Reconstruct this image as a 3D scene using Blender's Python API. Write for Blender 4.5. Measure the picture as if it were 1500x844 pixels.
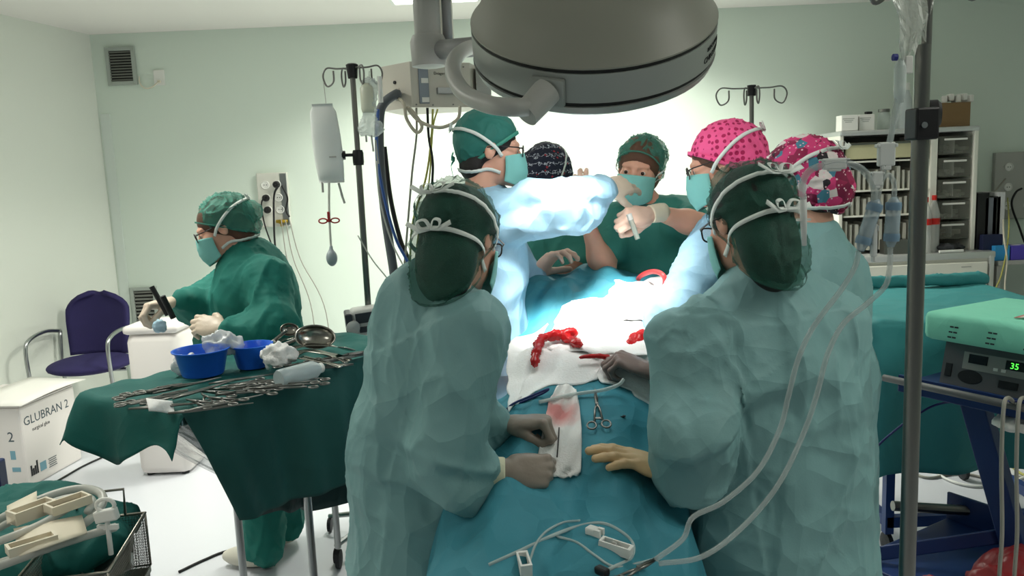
import bpy, bmesh, math, random
import numpy as np
from mathutils import Vector, Matrix, Euler

for _o in list(bpy.data.objects): bpy.data.objects.remove(_o)
SC = bpy.context.scene
COL = SC.collection
R = math.radians
random.seed(7)

# ---------------------------------------------------------------- camera
F_PX = 1166.0
CAM = Vector((0.0, 0.0, 1.62))
PITCH, ROLL = R(8.1), R(2.4)
FWD = Vector((0, math.cos(PITCH), -math.sin(PITCH)))
_x0 = Vector((1, 0, 0)); _u0 = Vector((0, math.sin(PITCH), math.cos(PITCH)))
RGT = math.cos(ROLL) * _x0 - math.sin(ROLL) * _u0
UPV = math.sin(ROLL) * _x0 + math.cos(ROLL) * _u0
cd = bpy.data.cameras.new('camera'); cam = bpy.data.objects.new('camera', cd); COL.objects.link(cam)
cd.sensor_width = 36.0; cd.lens = F_PX / 1500 * 36.0; cd.clip_start = 0.05; cd.clip_end = 100
_m = Matrix.Identity(4)
for i in range(3):
    _m[i][0] = RGT[i]; _m[i][1] = UPV[i]; _m[i][2] = -FWD[i]; _m[i][3] = CAM[i]
cam.matrix_world = _m
SC.camera = cam

def ray(px, py):
    return FWD + RGT * ((px - 750) / F_PX) - UPV * ((py - 422) / F_PX)
def at(px, py, Y):            # the point of a pixel's direction at distance Y into the room
    d = ray(px, py); return CAM + d * (Y / d.y)
def on(px, py, z):            # the point where a pixel's direction meets a level surface
    d = ray(px, py); return CAM + d * ((z - CAM.z) / d.z)

# ---------------------------------------------------------------- world, exposure
SC.view_settings.view_transform = 'Standard'
SC.view_settings.look = 'None'
SC.view_settings.gamma = 1.0
SC.view_settings.use_curve_mapping = False
SC.view_settings.exposure = 0.0
W = bpy.data.worlds.new('world'); SC.world = W; W.use_nodes = True
W.node_tree.nodes['Background'].inputs[0].default_value = (0.86, 1.0, 0.94, 1)
W.node_tree.nodes['Background'].inputs[1].default_value = 0.13

# ---------------------------------------------------------------- materials
MATS = {}
def mat(name, col, rough=0.6, metal=0.0, bump=0.0, bscale=40.0, var=0.0, vscale=6.0, alpha=1.0,
        emit=0.0, trans=0.0, ior=1.45, sheen=0.0, spec=0.5, crease=0.0, cscale=9.0, sub=0.0, stretch=None):
    if name in MATS: return MATS[name]
    m = bpy.data.materials.new(name); m.use_nodes = True
    nt = m.node_tree; b = nt.nodes['Principled BSDF']
    L = nt.links.new
    c4 = (col[0], col[1], col[2], 1)
    b.inputs['Base Color'].default_value = c4
    b.inputs['Roughness'].default_value = rough
    b.inputs['Metallic'].default_value = metal
    b.inputs['Specular IOR Level'].default_value = spec
    b.inputs['IOR'].default_value = ior
    b.inputs['Transmission Weight'].default_value = trans
    b.inputs['Alpha'].default_value = alpha
    if sheen: b.inputs['Sheen Weight'].default_value = sheen
    if sub:
        b.inputs['Subsurface Weight'].default_value = sub
        b.inputs['Subsurface Radius'].default_value = (1.0, 0.35, 0.2)
        b.inputs['Subsurface Scale'].default_value = 0.006
    if emit:
        b.inputs['Emission Color'].default_value = c4
        b.inputs['Emission Strength'].default_value = emit
    tc = nt.nodes.new('ShaderNodeTexCoord')
    vec = tc.outputs['Object']
    if stretch:
        mp = nt.nodes.new('ShaderNodeMapping'); mp.inputs['Scale'].default_value = stretch
        L(vec, mp.inputs['Vector']); vec = mp.outputs['Vector']
    if var:
        n = nt.nodes.new('ShaderNodeTexNoise'); n.inputs['Scale'].default_value = vscale
        n.inputs['Detail'].default_value = 4
        L(vec, n.inputs['Vector'])
        mx = nt.nodes.new('ShaderNodeMix'); mx.data_type = 'RGBA'
        mx.inputs[6].default_value = tuple(max(0, x * (1 - var)) for x in col) + (1,)
        mx.inputs[7].default_value = tuple(min(1, x * (1 + var)) for x in col) + (1,)
        L(n.outputs['Fac'], mx.inputs[0]); L(mx.outputs[2], b.inputs['Base Color'])
    h = None
    if bump:
        n = nt.nodes.new('ShaderNodeTexNoise'); n.inputs['Scale'].default_value = bscale
        n.inputs['Detail'].default_value = 3; L(vec, n.inputs['Vector'])
        bp = nt.nodes.new('ShaderNodeBump'); bp.inputs['Strength'].default_value = bump
        bp.inputs['Distance'].default_value = 0.004
        L(n.outputs['Fac'], bp.inputs['Height']); h = bp
    if crease:
        n = nt.nodes.new('ShaderNodeTexNoise'); n.inputs['Scale'].default_value = cscale * .5
        n.inputs['Detail'].default_value = 2; L(vec, n.inputs['Vector'])
        ma = nt.nodes.new('ShaderNodeMix'); ma.data_type = 'RGBA'; ma.inputs[0].default_value = 0.16
        L(vec, ma.inputs[6]); L(n.outputs['Color'], ma.inputs[7])
        for sc_, ds_ in ((cscale, .05), (cscale * 2.7, .016)):
            v = nt.nodes.new('ShaderNodeTexVoronoi'); v.feature = 'F1'
            v.inputs['Scale'].default_value = sc_; L(ma.outputs[2], v.inputs['Vector'])
            b2 = nt.nodes.new('ShaderNodeBump'); b2.inputs['Strength'].default_value = crease
            b2.inputs['Distance'].default_value = ds_
            L(v.outputs['Distance'], b2.inputs['Height'])
            if h: L(h.outputs[0], b2.inputs['Normal'])
            h = b2
    if h: L(h.outputs[0], b.inputs['Normal'])
    MATS[name] = m
    return m

# ---------------------------------------------------------------- object helpers
def setp(o, label=None, cat=None, group=None, kind=None):
    if label: o['label'] = label
    if cat: o['category'] = cat
    if group: o['group'] = group
    if kind: o['kind'] = kind
    return o
def thing(name, label, cat, loc=(0, 0, 0), rz=0, group=None):
    o = bpy.data.objects.new(name, None); COL.objects.link(o)
    o.empty_display_size = 0.05
    o.location = loc; o.rotation_euler = (0, 0, rz)
    return setp(o, label, cat, group)
def world_loc(o):
    l = Vector(o.location)
    while o.parent: o = o.parent; l += Vector(o.location)
    return l
def mesh(name, V, Fc, m=None, parent=None, smooth=True, origin=None, local=False):
    """V in world coordinates unless local; parents carry no rotation while building"""
    me = bpy.data.meshes.new(name)
    if parent is not None:
        off = Vector((0, 0, 0)) if local else world_loc(parent)
    else:
        off = Vector(origin) if origin is not None else Vector((0, 0, 0))
    V = np.asarray([tuple(v) for v in V] if not isinstance(V, np.ndarray) else V, dtype=float)
    V = V - np.array(off) if not (local and parent is None) else V
    me.from_pydata(V.tolist(), [], Fc if isinstance(Fc, list) else Fc.tolist())
    me.validate(); me.update()
    if smooth: me.polygons.foreach_set('use_smooth', [True] * len(me.polygons))
    if m: me.materials.append(m)
    o = bpy.data.objects.new(name, me); COL.objects.link(o)
    if parent is not None: o.parent = parent
    elif origin is not None: o.location = origin
    return o

class MB:
    """collects shapes into one mesh"""
    def __init__(s): s.V = []; s.F = []
    def add(s, V, Fc, M=None):
        n = len(s.V)
        for v in V: s.V.append(tuple(M @ Vector(v)) if M is not None else tuple(v))
        for f in Fc: s.F.append([i + n for i in f])
        return s
    def box(s, c, d, rz=0, bev=0.0, M=None):
        x, y, z = d[0] / 2, d[1] / 2, d[2] / 2
        T = Matrix.Translation(Vector(c)) @ Matrix.Rotation(rz, 4, 'Z')
        if M is not None: T = M @ T
        if bev > 0:
            bm = bmesh.new(); bmesh.ops.create_cube(bm, size=1)
            for v in bm.verts: v.co = Vector((v.co.x * d[0], v.co.y * d[1], v.co.z * d[2]))
            bmesh.ops.bevel(bm, geom=bm.edges[:], offset=min(bev, min(d) * .49), segments=2, affect='EDGES', profile=0.5)
            V = [v.co.copy() for v in bm.verts]; bm.verts.index_update()
            Fc = [[v.index for v in f.verts] for f in bm.faces]; bm.free()
            return s.add(V, Fc, T)
        V = [(-x, -y, -z), (x, -y, -z), (x, y, -z), (-x, y, -z), (-x, -y, z), (x, -y, z), (x, y, z), (-x, y, z)]
        Fc = [[0, 3, 2, 1], [4, 5, 6, 7], [0, 1, 5, 4], [1, 2, 6, 5], [2, 3, 7, 6], [3, 0, 4, 7]]
        return s.add(V, Fc, T)
    def tube(s, P, r, n=8, closed=False, cap=True, flat=None):
        """sweep along points; r a number or list; flat=(w,h) makes a ribbon"""
        P = [Vector(p) for p in P]; m = len(P)
        rr = r if isinstance(r, (list, tuple)) else [r] * m
        up = None; base = len(s.V)
        for i, p in enumerate(P):
            a = P[(i - 1) % m] if (closed or i > 0) else p
            b = P[(i + 1) % m] if (closed or i < m - 1) else p
            t = (b - a); t = t.normalized() if t.length > 1e-9 else Vector((0, 0, 1))
            if up is None:
                up = Vector((0, 0, 1)) if abs(t.z) < .9 else Vector((1, 0, 0))
            sd = t.cross(up)
            if sd.length < 1e-6: sd = t.orthogonal()
            sd.normalize(); up = sd.cross(t).normalized()
            for k in range(n):
                q = 2 * math.pi * k / n
                s.V.append(tuple(p + (sd * math.cos(q) + up * math.sin(q)) * rr[i]))
        rings = m if closed else m - 1
        for i in range(rings):
            j = (i + 1) % m
            for k in range(n):
                l = (k + 1) % n
                s.F.append([base + i * n + k, base + i * n + l, base + j * n + l, base + j * n + k])
        if cap and not closed:
            s.F.append([base + k for k in range(n)][::-1]); s.F.append([base + (m - 1) * n + k for k in range(n)])
        return s
    def cyl(s, a, b, r, r2=None, n=16):
        return s.tube([a, b], [r, r if r2 is None else r2], n)
    def lathe(s, prof, M=None, n=24, cap=True):
        base = len(s.V); V = []
        for (r, z) in prof:
            for k in range(n):
                q = 2 * math.pi * k / n; V.append((r * math.cos(q), r * math.sin(q), z))
        Fc = []
        for i in range(len(prof) - 1):
            for k in range(n):
                l = (k + 1) % n
                Fc.append([i * n + k, i * n + l, (i + 1) * n + l, (i + 1) * n + k])
        if cap:
            Fc.append([k for k in range(n)][::-1]); Fc.append([(len(prof) - 1) * n + k for k in range(n)])
        return s.add(V, Fc, M)
    def ribbon(s, P, N, w, th=0.0008):
        """flat strap through points P with outward normals N"""
        P = [Vector(p) for p in P]; m = len(P); base = len(s.V)
        for i, p in enumerate(P):
            t = (P[min(i + 1, m - 1)] - P[max(i - 1, 0)]).normalized()
            nn = Vector(N[i]).normalized(); sd = t.cross(nn).normalized()
            for a, b in ((-1, 0), (1, 0), (1, 1), (-1, 1)):
                s.V.append(tuple(p + sd * (a * w / 2) + nn * (b * th)))
        for i in range(m - 1):
            for k in range(4):
                l = (k + 1) % 4
                s.F.append([base + i * 4 + k, base + i * 4 + l, base + i * 4 + 4 + l, base + i * 4 + 4 + k])
        s.F.append([base, base + 3, base + 2, base + 1]); e = base + (m - 1) * 4
        s.F.append([e, e + 1, e + 2, e + 3])
        return s
    def sheet(s, P, th=0.002):
        """P: grid (rows of points) -> thin solid cloth"""
        P = np.array([[tuple(q) for q in row] for row in P], dtype=float); a, b = P.shape[:2]
        du = np.gradient(P, axis=1); dv = np.gradient(P, axis=0)
        nn = np.cross(du, dv); nn /= np.linalg.norm(nn, axis=2, keepdims=True) + 1e-9
        top = P + nn * th / 2; bot = P - nn * th / 2
        base = len(s.V)
        for g in (top, bot):
            for row in g:
                for q in row: s.V.append(tuple(q))
        n = a * b
        for i in range(a - 1):
            for j in range(b - 1):
                q = base + i * b + j
                s.F.append([q, q + 1, q + b + 1, q + b]); s.F.append([n + q, n + q + b, n + q + b + 1, n + q + 1])
        edge = [base + j for j in range(b)] + [base + i * b + b - 1 for i in range(1, a)] + \
               [base + (a - 1) * b + j for j in range(b - 2, -1, -1)] + [base + i * b for i in range(a - 2, 0, -1)]
        for k in range(len(edge)):
            p, q = edge[k], edge[(k + 1) % len(edge)]
            s.F.append([q, p, p + n, q + n])
        return s
    def build(s, name, m, parent=None, smooth=False, origin=None, local=False, auto=None):
        o = mesh(name, np.array(s.V, dtype=float), s.F, m, parent, smooth or auto is not None, origin, local)
        if auto is not None: autosmooth(o, auto)
        return o
def autosmooth(o, ang=40):
    me = o.data; bm = bmesh.new(); bm.from_mesh(me)
    bmesh.ops.recalc_face_normals(bm, faces=bm.faces[:])
    a = R(ang)
    for e in bm.edges:
        e.smooth = not (len(e.link_faces) == 2 and e.calc_face_angle(0) > a)
    bm.to_mesh(me); bm.free(); me.update()
    return o

def spl(P, n=8, closed=False):
    """Catmull-Rom through points"""
    P = [Vector(p) for p in P]; m = len(P); out = []
    segs = m if closed else m - 1
    for i in range(segs):
        p1, p2 = P[i], P[(i + 1) % m]
        p0 = P[(i - 1) % m] if (closed or i > 0) else p1 * 2 - p2
        p3 = P[(i + 2) % m] if (closed or i < m - 2) else p2 * 2 - p1
        for k in range(n):
            t = k / n
            out.append(0.5 * ((2 * p1) + (p2 - p0) * t + (2 * p0 - 5 * p1 + 4 * p2 - p3) * t * t + (3 * p1 - p0 - 3 * p2 + p3) * t ** 3))
    if not closed: out.append(P[-1].copy())
    return out
def copy_tree(o, parent=None):
    c = o.copy(); COL.objects.link(c); c.parent = parent
    for ch in list(o.children): copy_tree(ch, c)
    return c
def frame(xa, ya, za, o):
    M = Matrix.Identity(4)
    for i in range(3): M[i][0] = xa[i]; M[i][1] = ya[i]; M[i][2] = za[i]; M[i][3] = o[i]
    return M
def aim(o, y, up=(0, 0, 1)):
    """frame at o whose Y axis points along y and Z axis near up"""
    y = Vector(y).normalized(); x = y.cross(Vector(up)).normalized(); z = x.cross(y)
    return frame(x, y, z, Vector(o))
def text_mesh(txt, size, M, m, parent=None, name='lettering', ext=0.0004):
    cu = bpy.data.curves.new('t', 'FONT'); cu.body = txt; cu.size = size; cu.extrude = ext; cu.resolution_u = 2
    to = bpy.data.objects.new('t', cu); COL.objects.link(to)
    dg = bpy.context.evaluated_depsgraph_get(); me = bpy.data.meshes.new_from_object(to.evaluated_get(dg))
    V = [tuple(M @ v.co) for v in me.vertices]; Fc = [list(p.vertices) for p in me.polygons]
    bpy.data.objects.remove(to); bpy.data.curves.remove(cu); bpy.data.meshes.remove(me)
    return mesh(name, V, Fc, m, parent, smooth=False)

# ---------------------------------------------------------------- noise and implicit surfaces
_rs = np.random.RandomState(3)
_TAB = _rs.rand(64, 64, 64)
def vnoise(P):
    i = np.floor(P).astype(int); f = P - i; f = f * f * (3 - 2 * f); i &= 63; j = (i + 1) & 63
    x0, y0, z0 = i[:, 0], i[:, 1], i[:, 2]; x1, y1, z1 = j[:, 0], j[:, 1], j[:, 2]
    fx, fy, fz = f[:, 0], f[:, 1], f[:, 2]; T = _TAB
    a = T[x0, y0, z0] * (1 - fx) + T[x1, y0, z0] * fx; b = T[x0, y1, z0] * (1 - fx) + T[x1, y1, z0] * fx
    c = T[x0, y0, z1] * (1 - fx) + T[x1, y0, z1] * fx; d = T[x0, y1, z1] * (1 - fx) + T[x1, y1, z1] * fx
    return ((a * (1 - fy) + b * fy) * (1 - fz) + (c * (1 - fy) + d * fy) * fz) * 2 - 1
def ridged(P, oct=2):
    v = 0; a = 1.0; t = 0
    for _ in range(oct):
        v = v + a * (1 - 2 * np.abs(vnoise(P))); t += a; a *= .5; P = P * 2.1 + 7.3
    return v / t

def cap(a, b, ra, rb=None, fl=None, k=None):        # tapered capsule; fl=(axis, factor) flattens along an axis
    return ('c', np.array(a, float), np.array(b, float), ra, ra if rb is None else rb, fl, k)
def ell(c, r, M=None, k=None):                      # ellipsoid, M a 3x3 whose columns are its axes
    return ('e', np.array(c, float), np.array(r, float), None if M is None else np.array([list(x) for x in M], float), None, None, k)
def neg(p): return ('-',) + p
def prim_d(p, X):
    if p[0] == 'c':
        _, a, b, ra, rb, fl, _k = p
        s = 1.0
        if fl is not None:
            ax = np.array(fl[0], float); ax /= np.linalg.norm(ax); g = fl[1]
            mid = (a + b) / 2
            X = X + ((X - mid) @ ax)[:, None] * ax * (1 / g - 1)
            a = a + ((a - mid) @ ax) * ax * (1 / g - 1); b = b + ((b - mid) @ ax) * ax * (1 / g - 1)
            s = min(1.0, (1 + g) / 2)
        ab = b - a; t = np.clip(((X - a) @ ab) / (ab @ ab + 1e-12), 0, 1)
        d = np.linalg.norm(X - a - t[:, None] * ab, axis=1) - (ra + (rb - ra) * t)
        return d * s
    _, c, r, M, *_r = p
    Y = X - c
    if M is not None: Y = Y @ M
    k0 = np.linalg.norm(Y / r, axis=1); k1 = np.linalg.norm(Y / (r * r), axis=1) + 1e-9
    return k0 * (k0 - 1) / k1
def sdf_eval(prims, X, k):
    d = None
    for p in prims:
        if p[0] == '-':
            q = -prim_d(p[1:], X); kk = p[-1] or k
            h = np.clip(0.5 + 0.5 * (q - d) / kk, 0, 1); d = d * (1 - h) + q * h + kk * h * (1 - h)
            continue
        q = prim_d(p, X); kk = p[6] or k
        if d is None: d = q; continue
        h = np.clip(0.5 + 0.5 * (q - d) / kk, 0, 1); d = d * h + q * (1 - h) - kk * h * (1 - h)
    return d
def nets(prims, res, k=0.03, cut=None, pad=None, bounds=None):
    """surface nets of a smooth union of primitives -> vertices, quads"""
    lo = np.full(3, 1e9); hi = np.full(3, -1e9)
    for p in prims:
        if p[0] == '-': continue
        if p[0] == 'c':
            for q, r_ in ((p[1], p[3]), (p[2], p[4])): lo = np.minimum(lo, q - r_); hi = np.maximum(hi, q + r_)
        else: lo = np.minimum(lo, p[1] - max(p[2])); hi = np.maximum(hi, p[1] + max(p[2]))
    pad = pad or (2.5 * res + k * .5); lo -= pad; hi += pad
    if bounds is not None: lo = np.maximum(lo, bounds[0]); hi = np.minimum(hi, bounds[1])
    B = 4; nb = np.ceil((hi - lo) / res / B).astype(int) + 1; n = nb * B
    def ev(X):
        q = np.empty(len(X)); step = 300000
        for s_ in range(0, len(X), step):
            v = sdf_eval(prims, X[s_:s_ + step], k)
            if cut is not None: v = np.maximum(v, cut(X[s_:s_ + step]))
            q[s_:s_ + step] = v
        return q
    bi = np.stack(np.meshgrid(*[np.arange(m_) for m_ in nb], indexing='ij'), -1).reshape(-1, 3)
    bc_ = ev(lo + (bi * B + (B - 1) / 2) * res)
    act_b = np.abs(bc_) < res * B * 1.5 + .004
    Db = np.repeat(bc_[:, None], B ** 3, 1)
    off = np.stack(np.meshgrid(*[np.arange(B)] * 3, indexing='ij'), -1).reshape(-1, 3)
    pts = lo + (bi[act_b][:, None, :] * B + off[None]) * res
    Db[act_b] = ev(pts.reshape(-1, 3)).reshape(-1, B ** 3)
    D = Db.reshape(nb[0], nb[1], nb[2], B, B, B).transpose(0, 3, 1, 4, 2, 5).reshape(n)
    ins = D < 0
    cellv = np.zeros(n - 1, int)
    corners = [(i, j, l) for i in (0, 1) for j in (0, 1) for l in (0, 1)]
    for c in corners: cellv += ins[c[0]:n[0] - 1 + c[0], c[1]:n[1] - 1 + c[1], c[2]:n[2] - 1 + c[2]]
    act = (cellv > 0) & (cellv < 8)
    idx = np.full(n - 1, -1); A = np.argwhere(act); idx[act] = np.arange(len(A))
    acc = np.zeros((len(A), 3)); cnt = np.zeros(len(A))
    for c1 in corners:
        for ax in range(3):
            if c1[ax]: continue
            c2 = list(c1); c2[ax] = 1
            d1 = D[A[:, 0] + c1[0], A[:, 1] + c1[1], A[:, 2] + c1[2]]; d2 = D[A[:, 0] + c2[0], A[:, 1] + c2[1], A[:, 2] + c2[2]]
            cr = (d1 < 0) != (d2 < 0)
            t = np.where(cr, d1 / np.where(np.abs(d1 - d2) < 1e-12, 1e-12, d1 - d2), 0)
            P = np.repeat(np.array(c1, float)[None], len(A), 0); P[:, ax] = t
            acc += np.where(cr[:, None], P, 0); cnt += cr
    V = lo + (A + acc / cnt[:, None]) * res
    Fs = []
    for ax in range(3):
        u, v = (ax + 1) % 3, (ax + 2) % 3
        sl1 = [slice(None)] * 3; sl2 = [slice(None)] * 3
        sl1[ax] = slice(0, n[ax] - 1); sl2[ax] = slice(1, n[ax])
        e1 = ins[tuple(sl1)]; e2 = ins[tuple(sl2)]
        E = np.argwhere(e1 != e2)
        E = E[(E[:, u] > 0) & (E[:, v] > 0) & (E[:, u] < n[u] - 1) & (E[:, v] < n[v] - 1)]
        flip = e1[E[:, 0], E[:, 1], E[:, 2]]
        def cell(du, dv):
            q = E.copy(); q[:, u] += du; q[:, v] += dv; return idx[q[:, 0], q[:, 1], q[:, 2]]
        Q = np.stack([cell(-1, -1), cell(0, -1), cell(0, 0), cell(-1, 0)], 1)
        Q = np.where(flip[:, None], Q, Q[:, ::-1]); Fs.append(Q)
    return V, np.concatenate(Fs)
def vnormals(V, Q):
    nf = np.cross(V[Q[:, 2]] - V[Q[:, 0]], V[Q[:, 3]] - V[Q[:, 1]])
    N = np.zeros_like(V)
    for k in range(4): np.add.at(N, Q[:, k], nf)
    return N / (np.linalg.norm(N, axis=1, keepdims=True) + 1e-12)
def wrinkle(V, Q, amp, scale, stretch=(1, 1, .45), seed=0, sharp=True):
    N = vnormals(V, Q); P = V * scale * np.array(stretch) + seed * 13.7
    w = vnoise(P * 0.7 + 5) * 0.7
    P2 = P + 0.8 * np.stack([vnoise(P * .7 + 20), vnoise(P * .7 + 40), vnoise(P * .7 + 60)], 1)
    if sharp:
        r_ = np.exp(-np.abs(vnoise(P2)) / .16) * 1.3 - .5
        r_ = r_ + .5 * (np.exp(-np.abs(vnoise(P2 * 1.9 + 31)) / .14) - .4)
    else: r_ = vnoise(P2)
    return V + N * (amp * (w + r_))[:, None]

# ---------------------------------------------------------------- colours
def srgb(r, g, b):
    f = lambda c: (c / 255 / 12.92) if c / 255 <= 0.04045 else ((c / 255 + 0.055) / 1.055) ** 2.4
    return (f(r), f(g), f(b))
M_WALL = mat('wall_paint', srgb(218, 230, 218), 0.75, bump=0.05, bscale=60, var=0.02, vscale=2)
M_WALL_L = mat('wall_paint_left', srgb(228, 232, 222), 0.75, bump=0.05, bscale=60, var=0.02, vscale=2)
M_CEIL = mat('ceiling_paint', srgb(236, 232, 226), 0.9)
M_FLOOR = mat('floor_vinyl', srgb(206, 208, 214), 0.28, bump=0.02, bscale=120, var=0.04, vscale=300)
M_CHROME = mat('steel', srgb(175, 178, 178), 0.28, 1.0)
M_STEELD = mat('brushed_steel', srgb(128, 128, 124), 0.34, 1.0, bump=0.05, bscale=80)
M_BLACK = mat('black_plastic', srgb(24, 24, 26), 0.45)
M_RUBBER = mat('dark_rubber', srgb(40, 42, 46), 0.6)
M_WHITE = mat('white_plastic', srgb(232, 232, 226), 0.45)
M_CREAM = mat('cream_plastic', srgb(222, 214, 194), 0.45)
M_GREY = mat('grey_enamel', srgb(176, 176, 170), 0.4)
M_PAPER = mat('paper', srgb(236, 234, 228), 0.8)

BY = 6.25       # back wall
CZ = 2.80       # ceiling
LC = at(131, 50, BY).x
def lwx(y): return LC - 0.2 * (BY - y)

# ---------------------------------------------------------------- room shell
def struct(name, mb, m, label=None):
    o = mb.build(name, m); o['kind'] = 'structure'; return o
struct('floor', MB().box((0.2, 2.0, -0.05), (11, 9.4, 0.1)), M_FLOOR)
struct('ceiling', MB().box((0.2, 2.0, CZ + 0.05), (11, 9.4, 0.1)), M_CEIL)
struct('wall_back', MB().box((0.8, BY + 0.06, CZ / 2), (10, 0.12, CZ)), M_WALL)
m_ = MB(); y0, y1 = -2.6, BY + .12
m_.add([(lwx(y0), y0, 0), (lwx(y0) - .12, y0, 0), (lwx(y1) - .12, y1, 0), (lwx(y1), y1, 0),
        (lwx(y0), y0, CZ), (lwx(y0) - .12, y0, CZ), (lwx(y1) - .12, y1, CZ), (lwx(y1), y1, CZ)],
       [[0, 1, 2, 3], [4, 7, 6, 5], [0, 4, 5, 1], [1, 5, 6, 2], [2, 6, 7, 3], [3, 7, 4, 0]])
struct('wall_left', m_, M_WALL_L)
struct('wall_right', MB().box((4.9, 2.0, CZ / 2), (0.12, 9.4, CZ)), M_WALL)
# pale corner guard on the back wall
a, b = at(139, 168, BY), at(154, 168, BY)
struct('trim_1', MB().box(((a.x + b.x) / 2 + .04, BY - 0.004, a.z / 2), (0.075, 0.008, a.z), bev=.003), mat('corner_guard', srgb(214, 224, 216), 0.4))

# ---------------------------------------------------------------- ceiling luminaires; the long ones are unseen, added as fill
M_DIFF = mat('luminaire_diffuser', (1.0, 1.0, 0.93), 0.5, emit=6.0)
def luminaire(x, y, w, d, power, label, col=(1.0, 1.0, 0.9)):
    t = thing('ceiling_light', label, 'ceiling light', (x, y, CZ), group='ceiling lights')
    fr = MB()
    for sx in (-1, 1): fr.box((x + sx * (w / 2 - .012), y, CZ - .012), (.024, d, .024))
    for sy in (-1, 1): fr.box((x, y + sy * (d / 2 - .012), CZ - .012), (w - .048, .024, .024))
    fr.build('light_frame', M_WHITE, t)
    MB().box((x, y, CZ - .010), (w - .05, d - .05, .012)).build('diffuser', M_DIFF, t)
    l = bpy.data.lights.new('tube_light', 'AREA'); l.shape = 'RECTANGLE'; l.size = w - .06; l.size_y = d - .06
    l.energy = power; l.color = col; l.spread = R(136)
    lo = bpy.data.objects.new('tube_light', l); COL.objects.link(lo); lo.parent = t; lo.location = (0, 0, -.03)
    return t
pf = on(574, 3, CZ)
luminaire(pf.x + .3, pf.y - .3, .6, .6, 46, 'square white ceiling light by the lamp column')
luminaire(pf.x + 1.75, pf.y - .3, .6, .6, 38, 'square white ceiling light above the far end of the operating table')
luminaire(-2.0, 3.4, .6, 1.2, 24, 'long added fill light out of view above the instrument table')  # unseen lamp, added to brighten the left side of the room
luminaire(-2.2, 0.4, .6, 1.2, 8, 'long added fill light out of view above the wire basket')  # weak unseen lamp, added as fill over the near left
luminaire(1.9, 1.0, .6, 1.2, 12, 'long added fill light out of view above the blue equipment cart')  # added lamp out of view, fills the right foreground

# ---------------------------------------------------------------- wall fittings
M_VENT = mat('vent_metal', srgb(168, 176, 168), 0.5)
M_SLAT = mat('vent_slat', srgb(120, 122, 116), 0.5, 0.3)
M_DARK = mat('dark_void', srgb(22, 24, 22), 0.9)
def vent(x0, x1, z0, z1, y, label, n, fw=.028):
    t = thing('air_vent', label, 'air vent', ((x0 + x1) / 2, y, z0))
    MB().box(((x0 + x1) / 2, y - .003, (z0 + z1) / 2), (x1 - x0 - .02, .004, z1 - z0 - .02)).build('backing', M_DARK, t)
    fr = MB()
    for sx in (x0 + fw / 2, x1 - fw / 2): fr.box((sx, y - .012, (z0 + z1) / 2), (fw, .022, z1 - z0), bev=.003)
    for sz in (z0 + fw / 2, z1 - fw / 2): fr.box(((x0 + x1) / 2, y - .012, sz), (x1 - x0 - 2 * fw, .022, fw), bev=.003)
    fr.build('vent_frame', M_VENT, t)
    h = (z1 - z0 - 2 * fw) / n
    for i in range(n):
        s = MB(); s.box((0, 0, 0), (x1 - x0 - 2 * fw, .004, h * .62), M=Matrix.Translation(((x0 + x1) / 2, y - .012, z0 + fw + h * (i + .5))) @ Matrix.Rotation(R(-28), 4, 'X'))
        s.build('slat', M_SLAT, t)
a, b = at(154, 70, BY), at(203, 124, BY)
vent(a.x, b.x, b.z, a.z, BY, 'small grey louvred air vent high on the back wall', 11)
a, b = at(191, 421, BY), at(240, 520, BY)
vent(a.x, b.x, b.z, a.z, BY, 'grey louvred air vent low on the wall behind the purple chair', 18)
# small outlet with a cable from the vent
a, b = at(225, 103, BY), at(243, 125, BY); c = (a + b) / 2
t = thing('wall_outlet', 'small white wall outlet beside the high air vent', 'wall outlet', (c.x, BY, c.z))
MB().box((c.x, BY - .008, c.z), (abs(b.x - a.x), .016, abs(a.z - b.z)), bev=.004).build('cover_plate', M_WHITE, t)
MB().box((c.x, BY - .02, c.z - .03), (.026, .014, .02), bev=.004).build('plug', M_CREAM, t)
P = [at(x, y, BY - .02) for x, y in ((204, 112), (205, 122), (212, 129), (222, 128), (232, 120))]
MB().tube(spl(P, 6), .005, 6).build('cable', M_CREAM, t, smooth=True)

def socket_panel(x0, x1, z0, z1, label, spots, plugs, chrome=None):
    y = BY
    t = thing('socket_panel', label, 'socket panel', ((x0 + x1) / 2, y, z0))
    MB().box(((x0 + x1) / 2, y - .02, (z0 + z1) / 2), (x1 - x0, .04, z1 - z0), bev=.006).build('panel', M_GREY if chrome else mat('panel_white', srgb(214, 214, 204), .4), t)
    w, h = x1 - x0, z1 - z0
    for i, (u, v) in enumerate(spots):
        M = Matrix.Translation((x0 + u * w, y - .04, z1 - v * h)) @ Matrix.Rotation(R(90), 4, 'X')
        r = .033
        s = MB().lathe([(r, 0), (r, .006), (r * .86, .009), (r * .8, .003), (0.001, .003)], M, 18, cap=False).build('socket', M_WHITE, t, auto=40)
        if (u, v) in plugs:
            MB().lathe([(.026, .002), (.027, .03), (.019, .045), (.001, .046)], M, 16, cap=False).build('plug', M_BLACK, s, auto=40)
        else:
            q = MB()
            for sx in (-.009, .009): q.cyl(M @ Vector((sx, 0, .0035)), M @ Vector((sx, 0, .0045)), .004, n=8)
            q.build('pin_hole', M_BLACK, s)
    if chrome:
        pass
    return t
a, b = at(377, 254, BY), at(428, 331, BY)
sp = [(.28, .22), (.66, .22), (.28, .46), (.68, .46), (.3, .68), (.70, .68)]
t = socket_panel(a.x, b.x, b.z, a.z, 'white wall panel of six sockets behind the nurse at the instrument table', sp, {sp[1], sp[2], sp[4]})
w_, h_ = b.x - a.x, a.z - b.z
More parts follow.
